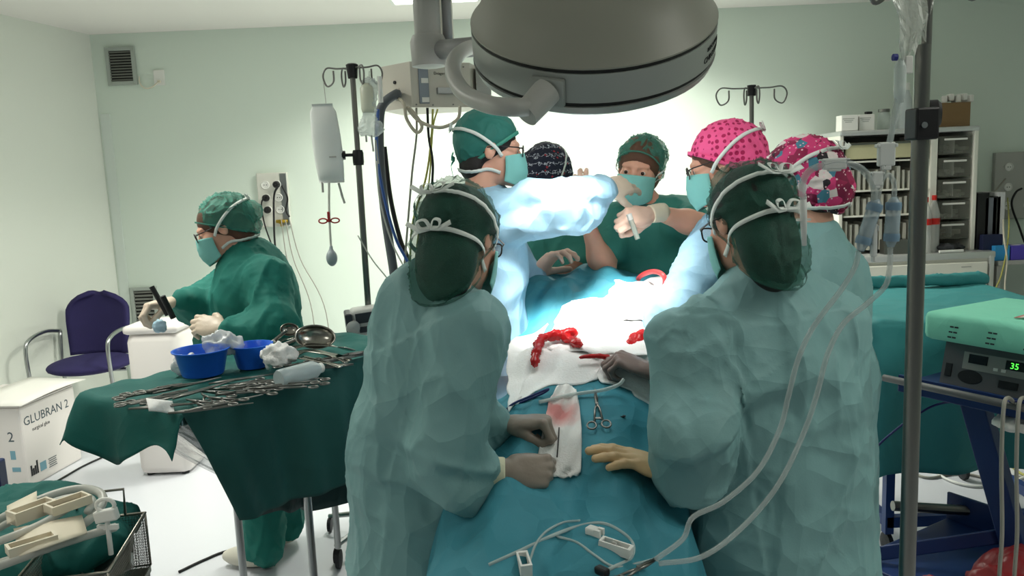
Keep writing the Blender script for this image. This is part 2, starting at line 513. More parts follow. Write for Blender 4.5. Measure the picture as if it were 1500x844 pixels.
MB().box((b.x - .03, BY - .042, (a.z + b.z) / 2), (.05, .008, h_ * .96), bev=.003).build('chrome_strip', M_CHROME, t)
M_BRASS = mat('brass', srgb(190, 160, 60), .3, 1.0)
v = MB(); c = Vector((a.x + .72 * w_, BY - .05, b.z + .1 * h_))
v.cyl(c + Vector((-.04, 0, 0)), c + Vector((.05, 0, 0)), .013, n=10); v.cyl(c, c + Vector((0, -.05, 0)), .016, n=10); v.cyl(c + Vector((0, 0, -.04)), c, .01, n=8)
v.build('gas_valve', M_BRASS, t)
def cable(pts, r, m, label, name='cable', cat='cable', Y=None, n=8, group=None):
    P = [at(*p) if len(p) == 3 and p[0] > 20 else Vector(p) for p in pts]
    o = MB().tube(spl(P, n), r, 8).build(name, m, smooth=True, origin=P[0])
    return setp(o, label, cat, group)
M_BLKC = mat('black_cable', srgb(20, 20, 22), .5)
M_GRYC = mat('grey_cable', srgb(150, 148, 138), .5)
M_YELC = mat('yellow_cable', srgb(176, 172, 90), .5)
y = BY - .1
cable([(408, 272, y), (402, 284, y), (401, 310, y), (403, 360, y), (412, 420, y - .05), (430, 470, y - .1), (450, 530, y - .1), (470, 640, y - .1)], .008, M_BLKC, 'black cable hanging from the upper plug of the white socket panel')
cable([(413, 272, y), (421, 290, y), (419, 308, y), (424, 318, y)], .007, M_BLKC, 'short black cable looping down the chrome strip of the socket panel')
cable([(388, 287, y), (383, 300, y), (388, 330, y), (400, 365, y), (410, 400, y), (420, 450, y), (440, 540, y)], .006, M_BLKC, 'thin black cable from the middle plug of the white socket panel')
for i, (x0, x1) in enumerate(((412, 440), (418, 458), (424, 478))):
    cable([(x0, 322, y), (x0 + (x1 - x0) * .3, 380, y), (x1, 460, y), (x1 + 8, 600, y)], .004, M_GRYC, 'thin grey gas line fanning down from the brass valve', group='gas lines from the brass valve')
a = at(1454, 224, BY); b = at(1530, 318, BY)
sp = [(.25, .22), (.62, .22), (.25, .52), (.62, .52), (.25, .8), (.62, .8)]
t = socket_panel(a.x, b.x, b.z, a.z, 'grey wall panel of sockets beside the shelf unit', sp, {sp[1], sp[5]}, chrome=True)
cable([(1497, 276, BY - .1), (1488, 282, BY - .1), (1482, 300, BY - .1), (1492, 330, BY - .1), (1510, 370, BY - .1), (1560, 420, BY - .1)], .008, M_BLKC, 'black cable drooping from the grey socket panel')
cable([(1473, 262, BY - .1), (1462, 275, BY - .12), (1450, 290, BY - .15), (1452, 320, BY - .2)], .007, M_GRYC, 'grey cable drooping from the grey socket panel onto the files')

# ---------------------------------------------------------------- surgical lamp
M_LAMP = mat('lamp_shell', srgb(150, 150, 138), 0.42, bump=0.04, bscale=250)
M_LAMPB = mat('lamp_band', srgb(160, 164, 158), 0.36, .15)
M_GASK = mat('lamp_gasket', srgb(16, 18, 16), 0.5)
LP = at(868, 47, 2.1); TILT = R(33); LR = .308
ln = Vector((math.sin(R(-2)), -math.sin(TILT), math.cos(TILT))).normalized()
lx = ln.cross(Vector((0, 1, 0))).normalized(); lx = lx if lx.x > 0 else -lx
ly = ln.cross(lx)
ML = frame(lx, ly, ln, LP)
t = thing('surgical_lamp', 'large round grey operating lamp on a curved arm over the patient', 'surgical lamp', LP)
MB().lathe([(.001, .215), (.06, .212), (.12, .20), (.18, .176), (.235, .138), (.275, .095), (LR - .012, .062), (LR, .05), (LR, .046), (.001, .046)], ML, 64, cap=False).build('dome_cover', M_LAMP, t, auto=30)
MB().lathe([(LR - .02, .047), (LR - .004, .047), (LR - .004, .035), (LR - .02, .035)], ML, 64, cap=False).build('upper_gasket', M_GASK, t, auto=30)
bd = MB().lathe([(LR - .03, .036), (LR, .036), (LR + .001, -.035), (LR - .03, -.035)], ML, 64, cap=False).build('side_band', M_LAMPB, t, auto=30)
MB().lathe([(LR - .02, -.034), (LR - .004, -.034), (LR - .004, -.046), (LR - .02, -.046)], ML, 64, cap=False).build('lower_gasket', M_GASK, t, auto=30)
MB().lathe([(LR - .02, -.045), (LR + .002, -.046), (LR - .006, -.066), (LR - .035, -.084), (LR - .05, -.084)], ML, 64, cap=False).build('lower_rim', M_LAMPB, t, auto=30)
MB().lathe([(.001, -.080), (LR - .048, -.080)], ML, 48, cap=False).build('light_glass', mat('lamp_glass', (1, 1, .97), .2, emit=5.0), t)
MB().lathe([(.02, -.08), (.02, -.15), (.026, -.17), (.018, -.19), (.001, -.19)], ML, 16, cap=False).build('sterile_handle', M_WHITE, t, auto=40)
lt = bpy.data.lights.new('lamp_beam', 'AREA'); lt.shape = 'DISK'; lt.size = .48; lt.spread = R(27); lt.energy = 5.2; lt.color = (1, .98, .95)
lo = bpy.data.objects.new('lamp_beam', lt); COL.objects.link(lo); lo.parent = t
lo.location = -ln * .092; lo.rotation_euler = Vector((0, 0, 1)).rotation_difference(ln).to_euler()
# lettering bent around the band
def band_text(txt, size, ang, z):
    cu = bpy.data.curves.new('t', 'FONT'); cu.body = txt; cu.size = size; cu.resolution_u = 2; cu.extrude = .0005
    to = bpy.data.objects.new('t', cu); COL.objects.link(to)
    dg = bpy.context.evaluated_depsgraph_get(); me = bpy.data.meshes.new_from_object(to.evaluated_get(dg))
    V = []
    for v in me.vertices:
        q = ang + v.co.x / LR
        V.append(tuple(ML @ Vector((math.cos(q) * (LR + .0015 + v.co.z), math.sin(q) * (LR + .0015 + v.co.z), z + v.co.y))))
    Fc = [list(p.vertices) for p in me.polygons]
    bpy.data.objects.remove(to)
    mesh('lettering', V, Fc, M_GASK, bd, smooth=False)
qf = math.atan2((ML.inverted() @ at(992, 104, 2.0)).y, (ML.inverted() @ at(992, 104, 2.0)).x)
band_text('BERCHTOLD', .015, qf + .05, .006); band_text('CHROMOPHARE', .022, qf, -.020)
# yoke bracket at the front of the band
q = math.atan2((ML.inverted() @ at(800, 138, 1.86)).y, (ML.inverted() @ at(800, 138, 1.86)).x)
rd = (ML.to_3x3() @ Vector((math.cos(q), math.sin(q), 0))).normalized(); tg = ln.cross(rd)
Mb = frame(tg, rd, ln, LP + rd * LR)
MB().box((0, .006, -.008), (.082, .016, .066), bev=.004, M=Mb).build('yoke_bracket', M_LAMPB, t, auto=40)
ax = (Mb.to_3x3() @ Vector((-.35, 1, -.35))).normalized()
p0 = Mb @ Vector((0, .008, -.006)); p1 = p0 + ax * .082
MB().cyl(p0, p1, .034, .031, n=24).build('yoke_pivot', M_GREY, t, auto=40)
yk = [p0 + ax * .055, at(745, 157, 1.80), at(712, 152, 1.86), at(680, 136, 1.96), at(664, 108, 2.1), at(668, 84, 2.25), at(688, 70, 2.4), at(720, 66, 2.5)]
MB().tube(spl(yk, 8), .021, 14).build('yoke_arm', M_GREY, t, smooth=True)
MB().tube([at(632, 74, 2.62), at(690, 69, 2.5), at(730, 66, 2.5)], .030, 16).build('support_arm', mat('arm_grey', srgb(150, 150, 148), .4), t, smooth=True)
jc = at(628, 76, 2.62)
MB().lathe([(.03, -.05), (.055, -.045), (.058, .03), (.05, .05), (.03, .055)], Matrix.Translation(jc), 24).build('arm_joint', M_GREY, t, auto=40)
MB().lathe([(.042, .05), (.042, .17), (.062, .175), (.064, .25), (.05, .27), (.05, CZ - jc.z - .03), (.11, CZ - jc.z - .02), (.11, CZ - jc.z)], Matrix.Translation(jc), 28).build('ceiling_column', M_GREY, t, auto=40)
c2 = jc + Vector((.062, .02, 0))
MB().tube([c2 + Vector((0, 0, 0)), c2 + Vector((0, 0, .3)), c2 + Vector((0, 0, CZ - jc.z))], .016, 12).build('conduit', mat('arm_grey', (0, 0, 0)), t, smooth=True)

# ---------------------------------------------------------------- gas supply pendant
M_PEND = mat('pendant_enamel', srgb(206, 200, 188), .45)
PY = 3.75
corn = [at(559, 92, PY), at(598, 88, PY)]
t = thing('supply_pendant', 'cream gas supply pendant box hung from the ceiling', 'supply pendant', at(620, 160, PY))
A0 = at(558, 93, PY + .12); A1 = at(600, 90, PY - .02); A2 = at(688, 102, PY + .10)
zb = at(600, 158, PY).z; zt = A1.z
def prism(mb, pts, z0, z1):
    n = len(pts); V = [(p[0], p[1], z0) for p in pts] + [(p[0], p[1], z1) for p in pts]
    Fc = [list(range(n))[::-1], [n + i for i in range(n)]] + [[i, (i + 1) % n, n + (i + 1) % n, n + i] for i in range(n)]
    return mb.add(V, Fc)
pts = [(A0.x, A0.y), (A1.x, A1.y), (A2.x, A2.y), (A2.x + .05, A2.y + .25), (A0.x + .05, A0.y + .3)]
prism(MB(), pts, zb, zt).build('housing', M_PEND, t)
d01 = (Vector((A1.x, A1.y, 0)) - Vector((A0.x, A0.y, 0))).normalized(); n01 = Vector((d01.y, -d01.x, 0))
d12 = (Vector((A2.x, A2.y, 0)) - Vector((A1.x, A1.y, 0))).normalized(); n12 = Vector((d12.y, -d12.x, 0))
B1 = Vector((A1.x, A1.y, zb)); H = zt - zb; B0 = Vector((A0.x, A0.y, zb))
Mf = frame(d12, Vector((0, 0, 1)), n12, B1); Ms = frame(d01, Vector((0, 0, 1)), n01, B0)
for (u, v) in ((.06, .72), (.06, .3)):
    pz = MB().box((u, v * H, .003), (.048, .09, .008), bev=.002, M=Mf).build('terminal_unit', mat('terminal_grey', srgb(130, 138, 146), .35, .4), t)
    MB().box((u + .004, v * H - .028, .008), (.034, .022, .004), M=Mf).build('terminal_label', M_PAPER, pz)
MB().box((.165, .36 * H, .012), (.09, .03, .02), bev=.003, M=Mf).build('rail_clamp', M_CHROME, t)
text_mesh('Dräger', .019, Mf @ Matrix.Translation((.112, .72 * H, .001)), M_GASK, t)
for (u, v) in ((.02, .95), (.02, .06), (.1, .95), (.1, .05), (.2, .06), (.26, .9)):
    MB().cyl(Mf @ Vector((u, v * H, 0)), Mf @ Vector((u, v * H, .003)), .004, n=8).build('screw', M_STEELD, t)
for (u, v, r) in ((.095, .6, .008), (.10, .3, .018)):
    MB().cyl(Ms @ Vector((u, v * H, -.002)), Ms @ Vector((u, v * H, .006)), r, n=14).build('gas_port', M_BLACK, t)
MB().box((.095, .32 * H, .002), (.055, .06, .004), bev=.002, M=Ms).build('port_plate', M_PEND, t)
cm = (B1 + Vector((A2.x, A2.y + .25, zb))) / 2
MB().cyl((cm.x, cm.y + .05, zt), (cm.x, cm.y + .05, CZ), .06, n=20).build('drop_tube', M_PEND, t, auto=40)
MB().box((A2.x + .06, A2.y + .1, zb + H * .55), (.07, .12, H * .8), bev=.004).build('side_unit', M_GREY, t)
# hoses and leads below it
hy = PY - .05
cable([tuple(Ms @ Vector((.10, .3 * H, .0))), (580, 138, hy), (562, 152, hy), (556, 175, hy), (557, 240, hy), (565, 320, hy), (577, 400, hy), (590, 500, hy), (600, 600, hy)], .022, mat('corrugated_hose', srgb(84, 88, 92), .5, bump=.6, bscale=30), 'thick grey breathing hose hanging from the supply pendant', 'breathing_hose', 'hose')
cable([(563, 215, hy + .05), (572, 290, hy + .05), (586, 350, hy + .05), (600, 390, hy + .05), (606, 470, hy)], .011, M_BLKC, 'thick black cable hanging beside the grey breathing hose')
cable([(554, 160, hy - .05), (552, 220, hy - .05), (563, 290, hy - .05), (580, 350, hy - .05), (600, 392, hy - .05), (604, 440, hy)], .007, mat('blue_hose', srgb(48, 84, 150), .45), 'blue gas hose hanging beside the grey breathing hose', 'gas_hose', 'hose')
cable([tuple(Ms @ Vector((.07, .35 * H, .02))), (590, 150, hy - .04), (596, 175, hy - .04), (610, 194, hy - .04), (618, 185, hy - .04), (606, 165, hy - .04), (597, 158, hy - .04), (615, 178, hy - .04), (645, 187, hy - .04), (670, 175, hy), (674, 155, hy)], .008, mat('tan_hose', srgb(190, 182, 164), .5), 'cream hose looping below the supply pendant', 'gas_hose', 'hose')
cable([(626, 158, hy), (628, 200, hy), (634, 240, hy), (633, 300, hy), (645, 380, hy)], .006, M_BLKC, 'thin black cable hanging straight from the supply pendant')
cable([(610, 158, hy), (610, 200, hy), (604, 250, hy), (598, 320, hy), (590, 420, hy)], .005, M_GRYC, 'thin grey cable hanging from the supply pendant', group='grey leads of the supply pendant')
cable([(634, 160, hy), (632, 200, hy), (624, 260, hy), (604, 330, hy), (600, 420, hy)], .005, M_YELC, 'thin yellow green cable hanging from the supply pendant', group='yellow leads of the supply pendant')
cable([(641, 160, hy), (634, 190, hy), (628, 270, hy), (612, 350, hy), (606, 420, hy)], .004, M_YELC, 'thin yellow green cable hanging from the supply pendant', group='yellow leads of the supply pendant')

# ---------------------------------------------------------------- people: materials
M_SKIN = mat('skin', srgb(222, 168, 144), .5, bump=.08, bscale=180, var=.08, vscale=25, sub=.15)
M_SKIN2 = mat('skin_tanned', srgb(150, 100, 80), .5, bump=.08, bscale=180, var=.08, vscale=25, sub=.12)
M_GOWN_SHADED = mat('surgical_gown', srgb(122, 164, 164), .62, bump=.08, bscale=220, var=.05, vscale=7, crease=.95, cscale=4.5)  # gown cloth with the foreground shade put into its duller, greener colour
M_GOWN_LIT = mat('surgical_gown_lit', srgb(146, 186, 208), .62, bump=.08, bscale=220, var=.05, vscale=7, crease=.8, cscale=5)  # same gown cloth, lamp light put into its brighter, bluer colour
M_SCRUB = mat('scrub_green', srgb(52, 128, 116), .8, bump=.15, bscale=400, var=.08, vscale=8, crease=.25, cscale=7)
M_GOWNC = mat('cotton_gown_green', srgb(18, 112, 100), .8, bump=.15, bscale=400, var=.08, vscale=8, crease=.28, cscale=6)
M_HAIR = mat('hair_dark', srgb(28, 24, 22), .55, bump=.5, bscale=60, stretch=(8, 1, 8))
M_HAIRB = mat('hair_brown', srgb(92, 62, 44), .55, bump=.5, bscale=60, stretch=(8, 1, 8))
M_CAPG = mat('bouffant_mesh', srgb(40, 106, 88), .7, bump=.5, bscale=40, var=.35, vscale=14, alpha=.42)
M_CAPL = mat('bouffant_mesh_light', srgb(66, 146, 128), .7, bump=.5, bscale=40, var=.3, vscale=14, alpha=.6)
M_CAPS = mat('cloth_cap_green', srgb(44, 118, 108), .7, bump=.3, bscale=40, var=.12, vscale=10, alpha=.9)
M_BAND = mat('cap_band', srgb(70, 156, 136), .7, alpha=.9)
M_MASK = mat('mask_paper', srgb(128, 196, 190), .75, bump=.1, bscale=300)
M_STRAP = mat('mask_strap', srgb(228, 234, 228), .8)
M_GLOVE = mat('latex_glove', srgb(214, 196, 176), .45, bump=.25, bscale=70, var=.06, vscale=20)
M_GLOVEB = mat('brown_glove', srgb(122, 104, 98), .42, bump=.25, bscale=70, var=.08, vscale=20)
M_GLOVEG = mat('grey_brown_glove', srgb(150, 138, 126), .42, bump=.25, bscale=70, var=.08, vscale=20)
M_GLOVET = mat('tan_glove', srgb(206, 176, 132), .42, bump=.25, bscale=70, var=.08, vscale=20)
M_CUFF = mat('knit_cuff', srgb(226, 226, 196), .85, bump=.3, bscale=160)
M_EYE = mat('eye_white', srgb(226, 222, 216), .2)
M_IRIS = mat('iris', srgb(58, 42, 32), .2)
M_LENS = mat('spectacle_lens', (1, 1, 1), .05, alpha=.12)
M_SHOE = mat('clog', srgb(210, 206, 192), .5)
def pattern_mat(name, kind):
    m = mat(name, (.5, .5, .5), .75, bump=.1, bscale=300); nt = m.node_tree; L = nt.links.new
    b = nt.nodes['Principled BSDF']; tc = nt.nodes.new('ShaderNodeTexCoord')
    def vor(scale, rnd, feat='F1'):
        v = nt.nodes.new('ShaderNodeTexVoronoi'); v.feature = feat; v.inputs['Scale'].default_value = scale
        v.inputs['Randomness'].default_value = rnd; L(tc.outputs['Object'], v.inputs['Vector']); return v
    def ramp(src, stops):
        r = nt.nodes.new('ShaderNodeValToRGB'); r.color_ramp.interpolation = 'CONSTANT'
        e = r.color_ramp.elements
        while len(e) < len(stops): e.new(.5)
        for i, (p, c) in enumerate(stops): e[i].position = p; e[i].color = c + (1,)
        L(src, r.inputs[0]); return r
    def mix(f, a, b_):
        x = nt.nodes.new('ShaderNodeMix'); x.data_type = 'RGBA'; L(f, x.inputs[0])
        for s, i in ((a, 6), (b_, 7)):
            if isinstance(s, tuple): x.inputs[i].default_value = s + (1,)
            else: L(s, x.inputs[i])
        return x.outputs[2]
    if kind == 'dots':
        v = vor(52, .35); r = ramp(v.outputs['Distance'], [(0, srgb(176, 22, 84)), (.36, srgb(244, 92, 150))]); L(r.outputs[0], b.inputs['Base Color'])
    if kind == 'floral':
        v = vor(34, 1); r = ramp(v.outputs['Color'], [(0, srgb(120, 20, 62)), (.3, srgb(212, 60, 120)), (.46, srgb(228, 218, 214)), (.6, srgb(40, 34, 40)), (.68, srgb(150, 30, 76)), (.82, srgb(70, 130, 150))])
        v2 = vor(80, 1); r2 = ramp(v2.outputs['Distance'], [(0, (1, 1, 1)), (.22, (0, 0, 0))])
        L(mix(r2.outputs[0], r.outputs[0], srgb(236, 200, 206)), b.inputs['Base Color'])
    if kind == 'navy':
        w = nt.nodes.new('ShaderNodeTexWave'); w.bands_direction = 'Z'; w.inputs['Scale'].default_value = 9; w.inputs['Distortion'].default_value = 5; w.inputs['Detail Scale'].default_value = 9
        L(tc.outputs['Object'], w.inputs['Vector']); r = ramp(w.outputs['Fac'], [(0, srgb(20, 26, 48)), (.965, srgb(190, 196, 206))])
        v = vor(30, 1); r2 = ramp(v.outputs['Distance'], [(0, (1, 1, 1)), (.16, (0, 0, 0))])
        L(mix(r2.outputs[0], r.outputs[0], srgb(160, 40, 52)), b.inputs['Base Color'])
    return m
M_PINK = pattern_mat('pink_dot_cloth', 'dots'); M_FLORAL = pattern_mat('floral_cloth', 'floral'); M_NAVY = pattern_mat('navy_print_cloth', 'navy')

# ---------------------------------------------------------------- people: anatomy
def tf(p, M):
    """move a local primitive into the world"""
    if p[0] == '-': return ('-',) + tf(p[1:], M)
    M3 = np.array(M.to_3x3()); T = np.array(M.translation)
    if p[0] == 'c':
        return ('c', M3 @ p[1] + T, M3 @ p[2] + T, p[3], p[4], None if p[5] is None else (M3 @ np.array(p[5][0], float), p[5][1]), p[6])
    Mr = M3 if p[3] is None else M3 @ p[3]
    return ('e', M3 @ p[1] + T, p[2], Mr, None, None, p[6])
def head_prims(neck=True):
    P = [ell((0, -.012, .030), (.076, .098, .085)), ell((0, .028, -.030), (.062, .066, .082)),
         ell((0, .042, -.075), (.047, .046, .036)), ell((0, .076, -.098), (.022, .020, .018))]
    if neck: P += [cap((0, -.026, -.06), (0, -.034, -.11), .053, .052)]
    for s in (-1, 1):
        P += [ell((s * .041, .060, -.020), (.022, .024, .020)), cap((s * .012, .088, .024), (s * .046, .072, .022), .009, .007, k=.012)]
    P += [cap((0, .086, .010), (0, .112, -.034), .008, .012, k=.012)]
    for s in (-1, 1): P += [ell((s * .012, .101, -.040), (.008, .010, .007), k=.006)]
    P += [cap((-.02, .088, -.066), (.02, .088, -.066), .007, k=.01), cap((-.016, .086, -.078), (.016, .086, -.078), .008, k=.01)]
    for s in (-1, 1):
        P += [neg(ell((s * .032, .100, .002), (.017, .020, .011), k=.010)),
              ell((s * .032, .0755, .002), (.0155, .0145, .0125), k=.004),
              neg(ell((s * .032, .0945, -.0005), (.0125, .012, .0030), k=.002)),
              ell((s * .078, -.008, -.002), (.008, .019, .032), Matrix.Rotation(R(-12), 3, 'X'), k=.006),
              neg(ell((s * .088, -.004, .002), (.006, .010, .017), k=.004))]
    return P
HAIR_P = [ell((0, -.018, .032), (.083, .104, .090)), ell((0, -.06, -.045), (.066, .048, .060)),
          neg(ell((0, .105, -.045), (.085, .085, .085), k=.01)), neg(ell((0, .03, -.1), (.12, .055, .085), k=.01))]
def hug(prims, k, pts, c=(0, -.01, .01), eps=.002):
    """push points out along rays from c onto the surface; returns points, normals"""
    c = np.array(c); out = []; nor = []
    for p in pts:
        d = np.array(p, float) - c; L0 = np.linalg.norm(d); d /= L0
        t = np.linspace(.26, .03, 90); X = c + t[:, None] * d
        v = sdf_eval(prims, X, k); i = np.argmax(v < 0)
        tt = t[max(i - 1, 0)] if v.min() < 0 else L0
        q = c + d * tt
        e = 1e-3; g = np.array([sdf_eval(prims, (q + e * a)[None], k)[0] - sdf_eval(prims, (q - e * a)[None], k)[0] for a in np.eye(3)])
        g /= np.linalg.norm(g) + 1e-9
        out.append(q + g * eps); nor.append(g)
    return out, nor
def sample_path(keys, n=10):
    return [tuple(v) for v in spl([Vector(k) for k in keys], n)]
HP = head_prims()

def bouffant(puff=1.0, back=1.0, low=-.085, nape=False, front=.062):
    P = [ell((0, -.028, .042), (.094 * puff, .112 * puff, .093 * puff)), ell((0, -.085, -.015), (.078 * puff, .062 * back, .078 * back))]
    if nape: P[1] = ell((0, -.066, -.072), (.088 * puff, .066 * back, .120 * back))
    a = np.array([0, .09, front]); b = np.array([0, -.10, low]); pl = b - a; nn = np.array([0, pl[2], -pl[1]]); nn /= np.linalg.norm(nn)
    if nn[2] > 0: nn = -nn
    def cut(X): return (X - a) @ nn
    return P, cut, (a, b, nn)
CAP_KINDS = {}
def dress_head(person, M, kind, matl, hair=M_HAIR, mask=True, glasses=False, bow=True, straps='tie', seed=0, puff=1.0, back=1.0, low=-.085, eyes=True, hair_extra=(), nape=False, front=.062):
    """hair, cap, mask, straps, glasses of a head whose frame is M"""
    # hair
    P, cut, (pa, pb, nn) = bouffant(puff, back, low, nape, front)
    fill = [ell(P[0][1], P[0][2] - .012), ell(P[1][1] + np.array([0, .004, .006]), P[1][2] - .015)] if kind == 'bouffant' else []
    HPL = HAIR_P[:2] + fill + HAIR_P[2:]
    V, Q = nets([tf(p, M) for p in HPL + list(hair_extra)], .006, .02)
    mesh('hair', V, Q, hair, person)
    # cap
    if kind == 'skull':
        P = [ell((0, -.02, .046), (.088, .110, .098)), ell((0, -.075, .01), (.070, .045, .075))]
    Vl, Q = nets(P, .005, .03, cut=cut)
    A = {'bouffant': .0085, 'skull': .003, 'cloth': .004}[kind]
    Vl = wrinkle(Vl, Q, A, 26, (1.3, 1, .8), seed)
    M3 = np.array(M.to_3x3()); T = np.array(M.translation)
    co = mesh('surgical_cap', Vl @ M3.T + T, Q, matl, person)
    # band along the opening
    ring = []
    for i in range(40):
        q = 2 * math.pi * i / 40; c0 = (pa + pb) / 2; ax2 = (pa - pb) / np.linalg.norm(pa - pb)
        ring.append(c0 + np.array([math.sin(q), 0, 0]) * .12 + ax2 * math.cos(q) * .16 - nn * .004)
    rp, rn = hug(P + HP[:8], .02, ring, c=tuple((pa + pb) / 2 - nn * .004), eps=.001)
    rp = [M @ Vector(p) for p in rp]; rn = [M.to_3x3() @ Vector(x) for x in rn]
    MB().ribbon(rp + [rp[0]], rn + [rn[0]], .012 if kind != 'bouffant' else .006, .0012).build('cap_band', M_BAND if kind == 'skull' else matl, co, smooth=True)
    if kind == 'skull':     # ties knotted at the nape
        tb = MB(); k0 = Vector(hug(P + HP + HAIR_P[:2], .02, [(0, -.12, -.03)], eps=.003)[0][0])
        for dx, dz in ((-.03, -.05), (.025, -.06), (-.04, .012), (.035, .02)):
            tb.ribbon([M @ p for p in spl([k0, k0 + Vector((dx * .6, -.012, dz * .4)), k0 + Vector((dx, -.006, dz))], 5)], [M.to_3x3() @ Vector((0, -1, 0))] * 11, .015, .001)
        tb.build('cap_ties', M_BAND, co, smooth=True)
    ALL = HP + [p for p in P] + HAIR_P[:2] + fill
    if mask:
        rows = []; nt_, na_ = 15, 25
        for i in range(nt_ + 1):
            t = i / nt_; row = []
            zc = -.004 - t * .118
            pro = .088 + .012 * math.sin(min(1, t / .55) * math.pi * .5) * 1.0 - .018 * max(0, (t - .55) / .45) ** 1.5 + (.0022 * (((t * 5) % 1)) if .15 < t < .85 else 0)
            for j in range(na_ + 1):
                u = (j / na_ * 2 - 1); a = u * R(80)
                z = zc - abs(u) ** 2 * (.016 - .036 * t) 
                row.append(M @ Vector((math.sin(a) * (.0755 - .008 * t), .027 + math.cos(a) * pro, z)))
            rows.append(row)
        mk = MB().sheet(rows, .0016).build('face_mask', M_MASK, person, smooth=True)
        for s in (-1, 1):
            top = sample_path([(s * .076, .036, -.022), (s * .088, .0, .012), (s * .085, -.06, .05), (s * .045, -.12, .07), (s * .003, -.14, .072)] if straps == 'tie' else [(s * .076, .036, -.022), (s * .085, .01, .0), (s * .083, -.02, .01)], 8)
            bot = sample_path([(s * .070, .04, -.095), (s * .072, -.02, -.085), (s * .058, -.075, -.075), (s * .02, -.11, -.07), (s * .003, -.12, -.07)] if low > -.12 else [(s * .070, .04, -.095), (s * .082, -.02, -.055), (s * .085, -.07, -.03), (s * .05, -.13, -.018), (s * .003, -.15, -.015)], 8)
            for path in (top, bot):
                p_, n_ = hug(ALL, .02, path)
                MB().ribbon([M @ Vector(q) for q in p_], [M.to_3x3() @ Vector(q) for q in n_], .0115, .0008).build('mask_strap', M_STRAP, mk, smooth=True)
        if bow and straps == 'tie':
            bow_at = [(0, -.14, .072)] + ([(0, -.15, -.015)] if low <= -.12 else [])
            for bp in bow_at:
                p_, n_ = hug(ALL, .02, [bp], eps=.004); c0 = Vector(p_[0]); nn_ = Vector(n_[0])
                xs = Vector((1, 0, 0)); up_ = nn_.cross(xs).normalized()
                tb = MB()
                for sgn, dn in ((1, -.018), (-1, -.03)):
                    tb.ribbon([M @ (c0 + xs * sgn * x + up_ * z_ + nn_ * h) for x, z_, h in ((0, 0, 0), (.026, dn * .2, .005), (.060, dn * -.45, .010))], [M.to_3x3() @ nn_] * 3, .0115, .0008)
                    tb.ribbon([M @ p for p in spl([c0, c0 + xs * sgn * .012 + up_ * .018 + nn_ * .006, c0 + xs * sgn * .03 + up_ * .014 + nn_ * .010, c0 + xs * sgn * .024 + nn_ * .006, c0], 5)], [M.to_3x3() @ (nn_ + up_ * .8)] * 21, .009, .0008)
                tb.build('strap_bow', M_STRAP, mk, smooth=True)
    if eyes:
        for s in (-1, 1):
            c = M @ Vector((s * .032, .0775, .001))
            e = MB().lathe([(.0124 * math.sin(q), .0124 * math.cos(q)) for q in np.linspace(.01, math.pi - .01, 9)], Matrix.Translation(c), 14, cap=False).build('eye', M_EYE, person, smooth=True)
            Me = M @ Matrix.Translation((s * .032, .0775, .0)) @ Matrix.Rotation(R(-90), 4, 'X')
            MB().lathe([(.0070, .0104), (.0062, .0122), (.0001, .0131)], Me, 12, cap=False).build('iris', M_IRIS, e, smooth=True)
    if glasses:
        g = MB()
        for s in (-1, 1):
            pts = []
            for i in range(20):
                q = 2 * math.pi * i / 20; cx, cz = math.cos(q), math.sin(q)
                sx = math.copysign(abs(cx) ** .6, cx) * .0245; sz = math.copysign(abs(cz) ** .6, cz) * .018
                pts.append(M @ Vector((s * .034 + sx, .112 - abs(s * .034 + sx) * .16, .001 + sz)))
            g.tube(pts, .0022, 6, closed=True)
            g.tube([M @ Vector(q) for q in ((s * .059, .102, .008), (s * .073, .085, .010), (s * .082, .02, .012), (s * .084, -.02, .006))], .0022, 6)
        g.tube([M @ Vector(q) for q in ((-.0105, .110, .004), (0, .113, .007), (.0105, .110, .004))], .0022, 6)
        go = g.build('glasses', mat('spectacle_frame', srgb(26, 22, 22), .35), person, smooth=True)
        for s in (-1, 1):
            pts = [(s * .034 + math.copysign(abs(math.cos(q)) ** .6, math.cos(q)) * .0235, .1115 - .16 * abs(s * .034 + math.copysign(abs(math.cos(q)) ** .6, math.cos(q)) * .0235), .001 + math.copysign(abs(math.sin(q)) ** .6, math.sin(q)) * .017) for q in np.linspace(0, 2 * math.pi, 20, endpoint=False)]
            n = len(pts); V = [M @ Vector(p) for p in pts] + [M @ (Vector(p) + Vector((0, .0012, 0))) for p in pts]
            mesh('lens', V, [list(range(n)), list(range(n, 2 * n))[::-1]] + [[i, n + i, n + (i + 1) % n, (i + 1) % n] for i in range(n)], M_LENS, go, smooth=False)
    return co

